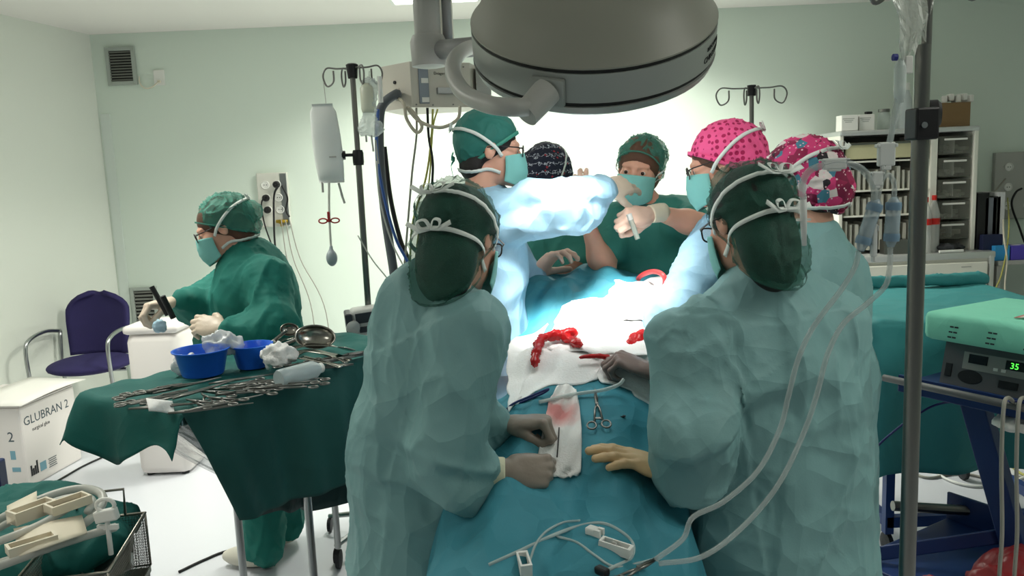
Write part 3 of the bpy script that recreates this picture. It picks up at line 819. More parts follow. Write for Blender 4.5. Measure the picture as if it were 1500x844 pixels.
POSES = {  # curl per finger (mcp,pip,dip) from index to little, spread, thumb (out, curl)
    'relaxed': ([(25, 35, 20), (30, 40, 25), (35, 45, 25), (38, 45, 25)], 4, (.75, 20)),
    'flat': ([(8, 14, 8), (6, 12, 8), (8, 12, 8), (10, 16, 8)], 10, (.95, 5)),
    'fist': ([(70, 95, 55), (76, 98, 55), (80, 98, 55), (82, 95, 50)], 1, (.45, 55)),
    'pinch': ([(48, 50, 28), (54, 56, 30), (58, 60, 35), (60, 60, 35)], 2, (.40, 35)),
    'grip': ([(52, 70, 40), (58, 74, 42), (62, 76, 42), (64, 74, 40)], 2, (.55, 45)),
    'point': ([(12, 18, 10), (22, 30, 18), (34, 45, 25), (40, 50, 30)], 4, (.8, 10)),
}
def hand_prims(side, pose, fat=1.0, sc=1.0):
    curls, spread, (tout, tcurl) = POSES[pose]
    P = [cap((0, -.055, 0), (0, .012, 0), .027 * fat, .029 * fat, fl=((0, 0, 1), .72)), ell((0, .052, 0), (.041 * fat, .05, .0165 * fat)),
         ell((side * .024, .030, -.007), (.019, .032, .017))]
    kn = [(.030, .093), (.0105, .099), (-.0095, .095), (-.028, .085)]
    ln_ = [(.044, .026, .021), (.049, .030, .022), (.045, .028, .021), (.035, .021, .019)]
    rad = [.0098, .0100, .0095, .0084]
    for i in range(4):
        x, y = kn[i]; p = np.array([side * x, y, .001]); r_ = rad[i] * fat
        P.append(cap((side * x * .55, .02, 0), p, .013 * fat, r_ * 1.12))
        sp = R(spread) * (x / .03) * side; c = 0
        for j in range(3):
            c += R(curls[i][j]); d = np.array([math.sin(sp) * math.cos(c * .5), math.cos(sp) * math.cos(c), -math.sin(c)]); d /= np.linalg.norm(d)
            q = p + d * ln_[i][j]; P.append(cap(p, q, r_ * (1 - .07 * j), r_ * (1 - .07 * (j + 1)), k=.005)); p = q
    p = np.array([side * .026, .018, -.008]); c = 0
    for j, l in enumerate((.042, .034, .027)):
        c += R(tcurl) * (.4 if j == 0 else .8)
        d = np.array([side * (tout - .75 * math.sin(c)), .75, -.28 - .45 * math.sin(c)]); d /= np.linalg.norm(d)
        q = p + d * l; P.append(cap(p, q, (.0145, .0118, .0108)[j] * fat, (.012, .011, .0095)[j] * fat, k=.006)); p = q
    if sc != 1.0:
        P = [(p[0], p[1] * sc, p[2] * sc, p[3] * sc, p[4] * sc, p[5], p[6]) if p[0] == 'c' else (p[0], p[1] * sc, p[2] * sc) + p[3:] for p in P]
    return P
def put_hand(person, M, side, pose, m, name='glove', res=.0034, cuff=None, fat=1.06, sc=1.0):
    V, Q = nets([tf(p, M) for p in hand_prims(side, pose, fat, sc)], res, .009)
    o = mesh(name, V, Q, m, person)
    if cuff is not None:
        L = [(.0325, -.006), (.034, -.010), (.035, -.03), (.036, -.055), (.034, -.075), (.02, -.076)]
        Mc = M @ Matrix.Rotation(R(-90), 4, 'X') @ Matrix.Diagonal((1, .82, 1, 1))
        Vv = MB().lathe([(r_, z_) for r_, z_ in L], Mc, 24, cap=True)
        Vv.build('cuff', cuff, o, smooth=True)
    return o
def hand_frame(wrist, toward, palm, gap=.042):
    """Y along the fingers, -Z along the palm's facing"""
    wrist = Vector(wrist) + Vector(toward).normalized() * gap
    y = Vector(toward).normalized(); z = -Vector(palm); z = (z - y * z.dot(y)).normalized(); x = y.cross(z)
    return frame(x, y, z, Vector(wrist))
def head_frame(pos, yaw, pitch=0, roll=0):
    """yaw 0 looks away from the camera (+Y), 90 looks right; pitch positive looks down"""
    return Matrix.Translation(Vector(pos)) @ Matrix.Rotation(R(-yaw), 4, 'Z') @ Matrix.Rotation(R(-pitch), 4, 'X') @ Matrix.Rotation(R(roll), 4, 'Y')

def torso_prims(g, sl, sr, hip, yaw, hem, wide=1.0, slim=0.0, skirt=.26, belly=0.0, neckr=.070, neck=None):
    f = Vector((math.sin(R(yaw)), math.cos(R(yaw)), 0)); s = Vector((f.y, -f.x, 0))
    sl, sr, hip = Vector(sl), Vector(sr), Vector(hip)
    c = (sl + sr) / 2; ch = c.lerp(hip, .42); Ms = Matrix((s, f, Vector((0, 0, 1)))).transposed()
    fl = (f, .72)
    a = sl.lerp(c, .12); b = sr.lerp(c, .12)
    P = [cap(a, b, .078 - slim, fl=None), ell(ch + Vector((0, 0, .04)), (.185 * wide - slim, .145 - slim + belly * .4, .27), Ms),
         cap(ch, hip, .175 * wide - slim, .195 * wide - slim, fl=(f, .78)), ell(hip + f * belly + Vector((0, 0, .05)), (.19 * wide - slim, .155 - slim + belly, .17), Ms)]
    if hem is not None:
        P.append(cap(hip, Vector((hip.x, hip.y, hem + .1)), .195 * wide - slim, skirt - slim, fl=(f, .85)))
    if neck is not None:
        P.append(cap(c + Vector((0, 0, .02)), Vector(neck), .095 - slim, neckr, k=.05))
    return P
def sleeve_prims(sh, el, wr, r0=.080, r1=.070, r2=.050, sag=.02):
    sh, el, wr = Vector(sh), Vector(el), Vector(wr)
    m_ = (el + wr) / 2 + Vector((0, 0, -sag))
    return [cap(sh, el, r0, r1), cap(el, m_, r1, (r1 + r2) / 2 + .008), cap(m_, wr, (r1 + r2) / 2 + .008, r2)]

def person(label, head, yaw_h, pitch, roll, sl, sr, hip, yaw_t, arms, skin=M_SKIN, feet=None, torso=True, hs=1.0):
    """the body: one mesh, head to feet; arms = [(shoulder, elbow, wrist), ...]"""
    MH = head_frame(head, yaw_h, pitch, roll)
    fl = Vector((hip[0], hip[1], 0))
    V1, Q1 = nets([tf(p, MH) for p in HP], .0045, .016)
    nb = MH @ Vector((0, -.05, -.19)); c = (Vector(sl) + Vector(sr)) / 2
    P = [cap(MH @ Vector((0, -.03, -.09)), c + Vector((0, 0, .03)), .051, .06)] + torso_prims(None, sl, sr, hip, yaw_t, None, .86, .045)
    for (s_, e_, w_) in arms:
        s_, e_, w_ = Vector(s_), Vector(e_), Vector(w_)
        P += [cap(s_, e_, .050, .041), cap(e_, e_.lerp(w_, .3), .040, .042), cap(e_.lerp(w_, .3), w_, .042, .027)]
    f = Vector((math.sin(R(yaw_t)), math.cos(R(yaw_t)), 0)); s = Vector((f.y, -f.x, 0)); h = Vector(hip)
    for sg in (-1, 1):
        an = Vector((h.x, h.y, .09)) + s * sg * .10; kn = Vector((h.x, h.y, .48)) + s * sg * .09 + f * .02
        P += [cap(h + s * sg * .08, kn, .085, .058), cap(kn, an, .058, .038), ell(an + f * .07 + Vector((0, 0, -.052)), (.042, .115, .036), Matrix((s, f, Vector((0, 0, 1)))).transposed())]
    V2, Q2 = nets(P, .011, .03)
    V = np.concatenate([V1, V2]); Q = np.concatenate([Q1, Q2 + len(V1)])
    o = mesh('person', V, Q, skin, origin=(hip[0], hip[1], 0))
    setp(o, label, 'person')
    return o, MH
def gown(o, P, m, amp=.007, scale=8, seed=0, res=.010, name='surgical_gown', k=.045, cut=None, stretch=(1, 1, .4), folds=(), steps=()):
    """folds: (centre, direction across the folds, reach, folds per metre, depth); steps: (signed function, height) for overlapping panels"""
    V, Q = nets(P, res, k, cut=cut)
    N = vnormals(V, Q); dsp = np.zeros(len(V))
    for c, d, reach, fr, am in folds:
        d = np.array(Vector(d).normalized()); X = V - np.array(c)
        ph = (X @ d) * fr * .6 + .9 * vnoise(V * 2.6 + seed)
        fr_ = ph - np.floor(ph); tri = np.where(fr_ < .25, fr_ / .25, (1 - fr_) / .75) * 2 - 1
        gate = np.clip(.5 + 1.6 * vnoise(V * 4.5 + seed + 9), 0, 1)
        dsp += .95 * am * tri * gate * np.exp(-(np.linalg.norm(X, axis=1) / (reach * 1.25)) ** 2)
    for fn, am in steps:
        dsp += am * np.clip(fn(V) / .006, 0, 1)
    V = V + N * dsp[:, None]
    V = wrinkle(V, Q, amp, scale, stretch, seed)
    V = wrinkle(V, Q, amp * .4, scale * 2.2, (1, 1, .8), seed + 5)
    return mesh(name, V, Q, m, o)

# height of the draped patient (shared by the hands that rest on it)
def tcx(y): return .03 + .17 * (y - 1.35)
THW = .285
def zD(x, y):
    u = (x - tcx(y)) / THW
    m_ = .055 * max(0, 1 - u * u) ** .7
    leg = math.exp(-((abs(u) - .42) / .26) ** 2) * .05 * (1 if y < 1.95 else max(0, 1 - (y - 1.95) / .2))
    ab = .035 * (0.5 - .5 * math.cos(math.pi * min(1, max(0, (y - 1.75) / .5)))) * max(0, 1 - abs(u) ** 2.5)
    near = .37 * (min(y, 2.32) - 1.95) + .05 * max(0, min(1, (y - 2.32) / .2))
    n = .010 * math.sin(x * 17 + y * 9 + 1.3 * math.sin(y * 11)) + .006 * math.sin(x * 41 - y * 23 + 2 * math.sin(x * 13)) + .005 * math.sin(y * 37 + x * 9)
    return .895 + m_ + leg + ab + near + n
def ond(px, py, off=.004):
    """where a pixel's direction meets the drape"""
    d = ray(px, py); lo_, hi_ = .9, 3.4
    for i in range(400):
        Y = lo_ + (hi_ - lo_) * i / 400; p = CAM + d * (Y / d.y)
        if p.z <= zD(p.x, p.y) + off: return Vector((p.x, p.y, zD(p.x, p.y) + off))
    return p

# ================================================================ the team
# --- surgeon in front, seen from behind, holding gauze over the patient's legs
hp = at(676, 352, 1.95)
nk = at(648, 440, 1.93); sl = at(596, 482, 2.05); sr = at(686, 486, 1.83); hip = at(618, 760, 1.95); hip.z = .92
wrR, wrL = ond(698, 693, .055), ond(716, 624, .05)
elR, elL = at(655, 668, 1.76), at(676, 606, 2.05)
A, MH = person('person in shade-toned gown and dark mesh cap gripping a gauze strip', hp, 28, 22, -4, sl, sr, hip, 50, [(sr, elR, wrR), (sl, elL, wrL)])
dress_head(A, MH, 'bouffant', M_CAPG, glasses=True, straps='tie', seed=1, puff=1.06, back=1.1, low=-.19, nape=True)
P = torso_prims(None, sl, sr, hip, 50, .22, .93, 0, .25, neck=nk) + sleeve_prims(sr, elR, wrR, .084, .080, .046, .03) + sleeve_prims(sl, elL, wrL, .085, .075, .05, .02)
ctr = (Vector(sl) + Vector(sr)) / 2
gown(A, P, M_GOWN_SHADED, .0075, 6, 1, res=.0075, folds=[(elR, (.4, .3, 1), .16, 14, .012), (Vector(sr).lerp(elR, .45), (1, .2, .5), .16, 9, .010), (sl, (1, 0, .8), .20, 8, .007), (elL, (.5, 0, 1), .14, 12, .008), (hip, (1, .3, 0), .45, 7, .010)],
     steps=[(lambda X: (X[:, 2] - (ctr.z + .012)) * -1 + .25 * (X[:, 0] - ctr.x) if False else np.minimum(.5 * (X[:, 0] - ctr.x) + (ctr.z + .045) - X[:, 2], 9), .005), (lambda X: ((X - np.array(sr)) @ np.array((.55, -.75, -.1))) + .045, .005)])
put_hand(A, hand_frame(wrR, ond(822, 694, .045) - wrR, (0.1, .9, -.55), .072), -1, 'fist', M_GLOVEG, cuff=M_CUFF)
put_hand(A, hand_frame(wrL, ond(800, 618, .045) - wrL, (.1, -.1, -1), .055), 1, 'fist', M_GLOVEG, cuff=M_CUFF)

# --- assistant at the right, seen from behind
hp = at(1094, 326, 1.90)
nk = at(1120, 420, 1.87); sl = at(1012, 500, 1.84); sr = at(1212, 478, 1.92); hip = at(1135, 760, 1.9); hip.z = .92
wrL = ond(1000, 702, .065); elL = at(1014, 636, 1.72)
elR, wrR = at(1228, 640, 2.0), at(1150, 690, 2.15)
Fp, MH = person('person in shade-toned gown and dark mesh cap resting a tan gloved hand', hp, -22, 20, 3, sl, sr, hip, -14, [(sl, elL, wrL), (sr, elR, wrR)])
dress_head(Fp, MH, 'bouffant', M_CAPG, glasses=True, straps='tie', seed=2, puff=1.04, back=1.12, low=-.19, nape=True)
P = torso_prims(None, sl, sr, hip, -14, .20, 1.12, 0, .29, neck=nk) + sleeve_prims(sl, elL, wrL, .088, .084, .050, .03) + sleeve_prims(sr, elR, wrR, .092, .08, .05, .02)
ctr = (Vector(sl) + Vector(sr)) / 2
gown(Fp, P, M_GOWN_SHADED, .0075, 6, 2, res=.0075, folds=[(elL, (-.3, .2, 1), .17, 13, .013), (Vector(sl).lerp(elL, .4), (1, .2, .6), .17, 9, .012), (sl, (.8, 0, 1), .16, 9, .006), (hip, (1, 0, 0), .5, 6, .010), (elR, (0, .3, 1), .2, 10, .008)],
     steps=[(lambda X: X[:, 0] - ctr.x + .03 * np.sin(X[:, 2] * 4) + .02, .005), (lambda X: ((X - np.array(sl)) @ np.array((-.95, -.2, -.1))) + .055, .006), (lambda X: (ctr.z + .05) - X[:, 2] + .12 * np.abs(X[:, 0] - ctr.x), .004)])
put_hand(Fp, hand_frame(wrL, ond(890, 660, .045) - wrL, (.0, .1, -1)), 1, 'flat', M_GLOVET, cuff=mat('tan_cuff', srgb(206, 186, 140), .6), sc=.96, fat=1.36)

# --- person in a floral cap beside her
hp = at(1166, 272, 2.32)
nk = at(1185, 352, 2.30); sl = at(1120, 400, 2.2); sr = at(1222, 402, 2.34); hip = at(1190, 650, 2.3); hip.z = .95
wrL = ond(975, 556, .10); elL = at(1040, 530, 2.15)
elR, wrR = at(1235, 540, 2.3), at(1170, 560, 2.5)
G, MH = person('person in a gown and magenta floral cloth cap', hp, -48, 12, 2, sl, sr, hip, -35, [(sl, elL, wrL), (sr, elR, wrR)])
dress_head(G, MH, 'cloth', M_FLORAL, straps='tie', seed=3, puff=1.03, back=1.2, low=-.10)
P = torso_prims(None, sl, sr, hip, -35, .22, 1.0, 0, .21, neck=nk) + sleeve_prims(sl, elL, wrL, .085, .075, .048) + sleeve_prims(sr, elR, wrR, .085, .075, .048)
gown(G, P, M_GOWN_SHADED, .006, 6, 3, res=.010, folds=[(sr, (1, 0, 1), .2, 9, .008), (hip, (1, 0, 0), .45, 7, .010)])
put_hand(G, hand_frame(wrL, ond(897, 522, .085) - wrL, (-.1, .2, -1)), 1, 'grip', M_GLOVEB, cuff=M_GLOVEB)

# --- person in a pink dotted cap, in profile
hp = at(1057, 243, 2.6)
nk = at(1062, 330, 2.6); sl = at(1035, 375, 2.5); sr = at(1062, 372, 2.82); hip = at(1085, 600, 2.65); hip.z = .95
elL, wrL = at(985, 470, 2.42), at(945, 475, 2.62)
elR, wrR = at(1010, 440, 2.9), at(955, 455, 2.85)
E, MH = person('person in lit-toned blue gown and pink polka dot cap in profile', hp, -74, 14, 6, sl, sr, hip, -72, [(sl, elL, wrL), (sr, elR, wrR)])
dress_head(E, MH, 'cloth', M_PINK, hair=M_HAIRB, glasses=True, straps='tie', seed=4, puff=1.08, back=1.0, low=-.07)
P = torso_prims(None, sl, sr, hip, -72, .25, .95, 0, .19, neck=nk) + sleeve_prims(sl, elL, wrL, .085, .078, .055) + sleeve_prims(sr, elR, wrR, .085, .075, .05)
gown(E, P, M_GOWN_LIT, .007, 7, 4, res=.010, folds=[(elL, (1, .3, .8), .2, 13, .012), (sl, (1, 0, .6), .2, 9, .008), (wrL, (1, 0, -.4), .1, 26, .009)])
put_hand(E, hand_frame(wrL, at(905, 492, 2.7) - wrL, (.1, .2, -1)), 1, 'pinch', M_GLOVE)
put_hand(E, hand_frame(wrR, at(915, 470, 2.8) - wrR, (.1, -.3, -1)), -1, 'pinch', M_GLOVE)

# --- tall surgeon reaching across
hp = at(719, 222, 2.75)
nk = at(708, 282, 2.76); sr = at(728, 316, 2.62); sl = at(716, 310, 2.95); hip = at(695, 560, 2.78); hip.z = 1.0
elR, wrR = at(815, 306, 2.62), at(882, 280, 2.75)
elL, wrL = at(770, 420, 3.0), at(800, 455, 2.9)
B, MH = person('tall person in lit-toned blue gown and green cap with one arm outstretched', hp, 84, 4, -3, sl, sr, hip, 74, [(sr, elR, wrR), (sl, elL, wrL)])
dress_head(B, MH, 'skull', M_CAPS, glasses=True, straps='tie', seed=5, low=-.075, bow=True)
P = torso_prims(None, sl, sr, hip, 74, .3, 1.05, 0, .25, neck=nk, belly=.03) + sleeve_prims(sr, elR, wrR, .098, .094, .055, .015) + sleeve_prims(sl, elL, wrL, .085, .075, .05)
gown(B, P, M_GOWN_LIT, .006, 6, 5, res=.010, folds=[(elR, (-.35, 0, 1), .25, 12, .012), (sr, (.5, 0, 1), .25, 9, .012), (hip, (1, .5, .15), .5, 8, .014), (ctr if False else sl, (1, 0, .5), .25, 9, .008)])
put_hand(B, hand_frame(wrR, at(922, 268, 2.86) - wrR, (.2, .9, -.3)), 1, 'point', M_GLOVE)

# --- person in a navy printed cap behind the surgeon
hp = at(797, 262, 3.42)
nk = at(812, 318, 3.45); sl = at(878, 350, 3.45); sr = at(792, 350, 3.5); hip = at(845, 560, 3.5); hip.z = .95
elL, wrL = at(842, 402, 3.3), at(806, 414, 3.12)
elR, wrR = at(765, 425, 3.4), at(766, 410, 3.1)
Cp, MH = person('person in teal scrubs and navy printed cap looking down', hp, -140, 30, 0, sl, sr, hip, -150, [(sl, elL, wrL), (sr, elR, wrR)], skin=M_SKIN2)
dress_head(Cp, MH, 'cloth', M_NAVY, straps='tie', seed=6, puff=1.06, back=1.1, low=-.07, bow=False)
P = torso_prims(None, sl, sr, hip, -150, .65, 1.0, 0, .2, neckr=.064, neck=None) + [cap(sl, Vector(sl).lerp(elL, .62), .076, .070), cap(sr, Vector(sr).lerp(elR, .62), .076, .070)]
gown(Cp, P, M_SCRUB, .006, 8, 6, res=.012, name='scrub_top')
def legs(o, hip, yaw, m):
    f = Vector((math.sin(R(yaw)), math.cos(R(yaw)), 0)); s = Vector((f.y, -f.x, 0))
    gown(o, [cap(Vector(hip) + s * sg * .085, Vector((hip[0], hip[1], .09)) + s * sg * .105, .112, .08) for sg in (-1, 1)], m, .010, 9, 9, res=.014, name='trousers', k=.02)
legs(Cp, hip, -150, M_SCRUB)
put_hand(Cp, hand_frame(at(772, 412, 3.0), at(812, 372, 2.98) - at(772, 412, 3.0), (.6, -.5, -.6)), -1, 'relaxed', mat('pale_glove', srgb(226, 190, 170), .45, bump=.2, bscale=60), cuff=None, sc=1.05)

# --- woman facing the camera with a vial
hp = at(937, 248, 3.1)
nk = at(950, 312, 3.12); sr = at(903, 328, 3.12); sl = at(1002, 318, 3.16); hip = at(955, 540, 3.2); hip.z = .93
elL, wrL = at(1025, 330, 2.95), at(964, 312, 2.86)
elR, wrR = at(884, 396, 3.0), at(862, 330, 2.96)
D, MH = person('woman in teal scrubs and green mesh cap handing over a vial', hp, 203, 8, -8, sl, sr, hip, 186, [(sl, elL, wrL), (sr, elR, wrR)])
dress_head(D, MH, 'bouffant', M_CAPL, hair=M_HAIRB, straps='loop', seed=7, puff=1.0, back=1.05, low=-.12, front=.085)
P = torso_prims(None, sl, sr, hip, 186, .65, .95, 0, .2, neckr=.062, neck=None) + [cap(sl, Vector(sl).lerp(elL, .62), .074, .07), cap(sr, Vector(sr).lerp(elR, .55), .074, .07)]
gown(D, P, M_SCRUB, .006, 8, 7, res=.011, name='scrub_top')
legs(D, hip, 186, M_SCRUB)
put_hand(D, hand_frame(wrL, at(925, 318, 2.80) - wrL, (-.2, .8, -.5)), -1, 'grip', mat('pale_glove', (0, 0, 0)), cuff=mat('pale_glove_cuff', srgb(226, 214, 190), .5))
put_hand(D, hand_frame(wrR, at(846, 268, 2.92) - wrR, (.2, .9, 0)), 1, 'relaxed', mat('pale_glove', (0, 0, 0)))

# --- nurse at the instrument table
hp = at(326, 335, 3.27)
nk = at(348, 382, 3.30); sl = at(392, 410, 3.14); sr = at(352, 402, 3.46); hip = at(385, 560, 3.32); hip.z = .92
elL, wrL = at(404, 478, 3.02), at(338, 486, 2.96)
elR, wrR = at(300, 440, 3.36), at(268, 440, 3.18)
Hn, MH = person('nurse in green cotton gown and mesh cap at the instrument table', hp, -104, 20, 4, sl, sr, hip, -82, [(sl, elL, wrL), (sr, elR, wrR)])
dress_head(Hn, MH, 'bouffant', M_CAPL, hair=M_HAIRB, glasses=True, straps='tie', seed=8, puff=1.0, back=1.0, low=-.06, hair_extra=[])
V, Q = nets([tf(ell((0, -.125, .02), (.055, .055, .05)), MH), tf(ell((0, -.09, .02), (.05, .05, .05)), MH)], .006, .03)
mesh('hair_bun_cover', wrinkle(V, Q, .004, 30, (1, 1, 1), 3), Q, M_CAPL, Hn)
P = torso_prims(None, sl, sr, hip, -82, .42, 1.08, 0, .22, neck=nk, belly=.06, neckr=.064) + sleeve_prims(sl, elL, wrL, .096, .086, .058, .02) + sleeve_prims(sr, elR, wrR, .09, .08, .05)
gown(Hn, P, M_GOWNC, .009, 8, 8, res=.011, name='cotton_gown')
put_hand(Hn, hand_frame(wrL, at(240, 462, 3.04) - wrL, (-.2, .75, -.55)), 1, 'relaxed', M_GLOVE, cuff=M_CUFF, fat=1.12)
put_hand(Hn, hand_frame(wrR, at(210, 450, 3.08) - wrR, (-.2, -.3, -.8)), -1, 'pinch', M_GLOVE, fat=1.12)
f = Vector((math.sin(R(-82)), math.cos(R(-82)), 0)); s = Vector((f.y, -f.x, 0))
tr = [cap(hip + s * sg * .09, Vector((hip.x, hip.y, .1)) + s * sg * .11, .11, .085) for sg in (-1, 1)]
gown(Hn, tr, M_GOWNC, .012, 10, 9, res=.012, name='trousers', k=.02)
for sg in (-1, 1):
    an = Vector((hip.x, hip.y, .0)) + s * sg * .10
    V, Q = nets([ell(an + f * .075 + Vector((0, 0, .045)), (.052, .13, .044), Matrix((s, f, Vector((0, 0, 1)))).transposed())], .008, .02, cut=lambda X: -(X[:, 2] - .001))
    mesh('clog', V, Q, M_SHOE, Hn)

# ================================================================ operating table, patient, drapes
M_DRAPE = mat('surgical_drape', srgb(58, 136, 152), .68, bump=.10, bscale=240, var=.07, vscale=6, crease=.6, cscale=7)
M_TOWEL = mat('white_towel', srgb(238, 238, 236), .9, bump=.5, bscale=160)
M_BLOOD = mat('wound_tissue', srgb(176, 22, 26), .25, bump=.5, bscale=60, var=.35, vscale=30)
M_BETA = mat('prepped_skin', srgb(146, 74, 46), .4, bump=.1, bscale=120, var=.2, vscale=14)
t = thing('operating_table', 'operating table hidden beneath the teal drapes', 'operating table', (tcx(2.1), 2.1, 0))
MB().box((tcx(2.1), 2.1, .04), (.4, .7, .08), rz=R(-10), bev=.02).build('base', M_GREY, t)
MB().box((tcx(2.1), 2.1, .44), (.24, .32, .74), rz=R(-10), bev=.02).build('column', M_CHROME, t)
MB().box((tcx(2.52), 2.52, .80), (.46, .9, .06), rz=R(-9.6), bev=.02).build('table_top', M_BLACK, t)
MB().box((0, 0, 0), (.44, .72, .05), bev=.02, M=Matrix.Translation((tcx(1.74), 1.74, .675)) @ Matrix.Rotation(R(-9.6), 4, 'Z') @ Matrix.Rotation(R(20), 4, 'X')).build('leg_section', M_BLACK, t)
# patient lying on the table, head away from the camera
def pc(y, z, dx=0): return Vector((tcx(y) + dx, y, z))
P = [cap(pc(2.72, .92, -.13), pc(2.72, .92, .13), .10), cap(pc(2.68, .93), pc(2.2, .92), .135, .13, fl=((0, 0, 1), .8)), ell(pc(2.42, .978), (.20, .30, .10)),
     cap(pc(2.78, .93), pc(2.9, .93), .055)]
for sg in (-1, 1):
    P += [cap(pc(2.18, .89, sg * .09), pc(1.78, .78, sg * .11), .08, .055), cap(pc(1.78, .78, sg * .11), pc(1.42, .645, sg * .11), .052, .036), ell(pc(1.39, .65, sg * .11), (.035, .04, .06)),
          cap(pc(2.72, .91, sg * .2), pc(2.45, .88, sg * .24), .045, .038), cap(pc(2.45, .88, sg * .24), pc(2.2, .88, sg * .23), .036, .026), ell(pc(2.12, .88, sg * .23), (.03, .07, .016))]
V2, Q2 = nets(P, .012, .03)
MHp = Matrix.Translation(pc(2.97, .95)) @ Matrix.Rotation(R(-9), 4, 'Z') @ Matrix.Rotation(R(-90), 4, 'X') @ Matrix.Rotation(R(180), 4, 'Z')
V1, Q1 = nets([tf(p, MHp) for p in HP], .006, .016)
pat = mesh('person', np.concatenate([V1, V2]), np.concatenate([Q1, Q2 + len(V1)]), M_BETA, origin=pc(2.1, .83))
setp(pat, 'patient lying under the drapes with an open abdominal wound', 'person')
# wound edges
def blob(name, keys, r_, m, parent, z=None, seed=0, wob=.006):
    pts = spl([(on(*k[:2], k[2]) if len(k) == 3 else ond(*k, off=.042)) for k in keys], 6)
    Pp = [cap(pts[i], pts[i + 1], r_ * (1 + .25 * math.sin(i * 1.7 + seed)), r_ * (1 + .25 * math.sin((i + 1) * 1.7 + seed))) for i in range(len(pts) - 1)]
    V, Q = nets(Pp, .004, .01); V = wrinkle(V, Q, wob * .6, 70, (1, 1, 1), seed)
    return mesh(name, V, Q, m, parent)
blob('wound_edge', [(784, 532), (787, 510), (797, 496), (825, 494), (851, 506)], .010, M_BLOOD, pat, seed=1)
blob('wound_edge', [(798, 494), (840, 489)], .012, M_BLOOD, pat, seed=4)
blob('wound_edge', [(850, 524), (875, 522), (893, 525)], .004, M_BLOOD, pat, seed=2, wob=.002)
blob('bowel_loop', [(926, 505), (940, 494), (958, 500), (962, 515), (946, 512)], .017, M_BLOOD, pat, seed=3)

# lower drape with its curved upper edge
def sheet_on(fn, nu, nv): return [[fn(i / nu, j / nv) for i in range(nu + 1)] for j in range(nv + 1)]
def lower(u, v):
    s = (u * 2 - 1) * 1.9
    yt = 2.20 - .10 * min(1.0, abs(s)) ** 2            # curved top edge
    y = 1.30 + v * (yt - 1.30)
    sg = 1 if s > 0 else -1
    if abs(s) <= 1:
        x = tcx(y) + s * THW; return Vector((x, y, zD(x, y) + .006))
    e = abs(s) - 1; x0 = tcx(y) + sg * THW
    fold = .022 * math.sin(y * 26 + sg) * min(1, e * 3) + .012 * math.sin(y * 55)*min(1, e * 2)
    return Vector((x0 + sg * (.03 * (1 - math.exp(-e * 6)) + .03 * e) + sg * fold, y, max(zD(x0, y) - e * .62, .06)))
dr = MB().sheet(sheet_on(lower, 120, 90), .003).build('surgical_drape', M_DRAPE, smooth=True, origin=(tcx(1.5), 1.5, .9))
setp(dr, 'teal blue drape over the legs of the patient', 'drape')
# foot end of the drape hanging down
def foot(u, v):
    s = (u * 2 - 1) * 1.0; x = tcx(1.30) + s * THW; z0 = zD(x, 1.30)
    return Vector((x + .02 * math.sin(s * 9) * v, 1.30 - .02 * math.sin(min(1, v * 4) * 1.57) - .03 * math.sin(s * 12 + 1) * v, z0 + .006 - v * .45))
MB().sheet(sheet_on(foot, 50, 20), .003).build('foot_fold', M_DRAPE, dr, smooth=True)

# upper drape rising towards the head end
def upper(u, v):
    s = (u * 2 - 1) * 1.75; y = 2.60 + v * .42; sg = 1 if s > 0 else -1
    lift = .16 * (0.5 - .5 * math.cos(math.pi * min(1, v * 1.25)))
    sc_ = max(-1, min(1, s)); x = tcx(y) + sc_ * THW * 1.05
    z = 1.09 + lift - .05 * abs(sc_) ** 2 + .012 * math.sin(x * 23 + y * 15) + .010 * math.sin(x * 47 - y * 31)
    if abs(s) > 1:
        e = abs(s) - 1; x += sg * (.03 + .04 * e + .02 * math.sin(y * 30)); z -= e * .75
    return Vector((x, y, z))
ud = MB().sheet(sheet_on(upper, 90, 40), .003).build('surgical_drape', M_DRAPE, smooth=True, origin=(tcx(2.8), 2.8, 1.1))
setp(ud, 'light blue drape raised as a screen at the head of the patient', 'drape')
def ud_far(u, v):
    a = upper(u, 1.0); return a + Vector((0, .02 + .02 * math.sin(u * 30) * v, -v * .5))
MB().sheet(sheet_on(ud_far, 60, 12), .003).build('screen_back', M_DRAPE, ud, smooth=True)

# white towels around the wound
def towel(quad, zf, label, seed, n=26, amp=.010, parent=None):
    """quad: four pixels (far left, far right, near right, near left)"""
    q = [on(p[0], p[1], p[2]) if p[2] else ond(p[0], p[1], .012) for p in quad]; rows = []
    for j in range(n + 1):
        v = j / n; row = []
        for i in range(n + 1):
            u = i / n
            p = q[0] * (1 - u) * (1 - v) + q[1] * u * (1 - v) + q[2] * u * v + q[3] * (1 - u) * v
            e = min(u, 1 - u, v, 1 - v)
            w = vnoise(np.array([[p.x * 14 + seed, p.y * 14, seed * 3.1]]))[0] * amp + vnoise(np.array([[p.x * 34 + seed, p.y * 30, seed]]))[0] * amp * .45
            jx = vnoise(np.array([[p.x * 30, p.y * 30, seed + 9.]]))[0] * .012 * (1 if e == 0 else 0)
            zz = p.z + w + zf * math.sin(u * math.pi) * math.sin(v * math.pi)
            row.append(Vector((p.x + jx, p.y + jx, max(zz, zD(p.x + jx, p.y + jx) + .008 + .3 * amp * (1 + vnoise(np.array([[p.x * 25, p.y * 25, seed + 3.]]))[0])))))
        rows.append(row)
    o = MB().sheet(rows, .004).build('surgical_towel', M_TOWEL, smooth=True, origin=tuple((q[0] + q[2]) / 2))
    return setp(o, label, 'towel', 'white towels around the wound')
towel([(796, 500, 1.12), (905, 500, 1.12), (872, 558, 0), (757, 590, 0)], .015, 'white towel below the left end of the wound', 1)
towel([(862, 506, 1.12), (960, 512, 1.11), (958, 598, 0), (884, 562, 0)], .012, 'white towel spread under the brown gloved hand', 2)
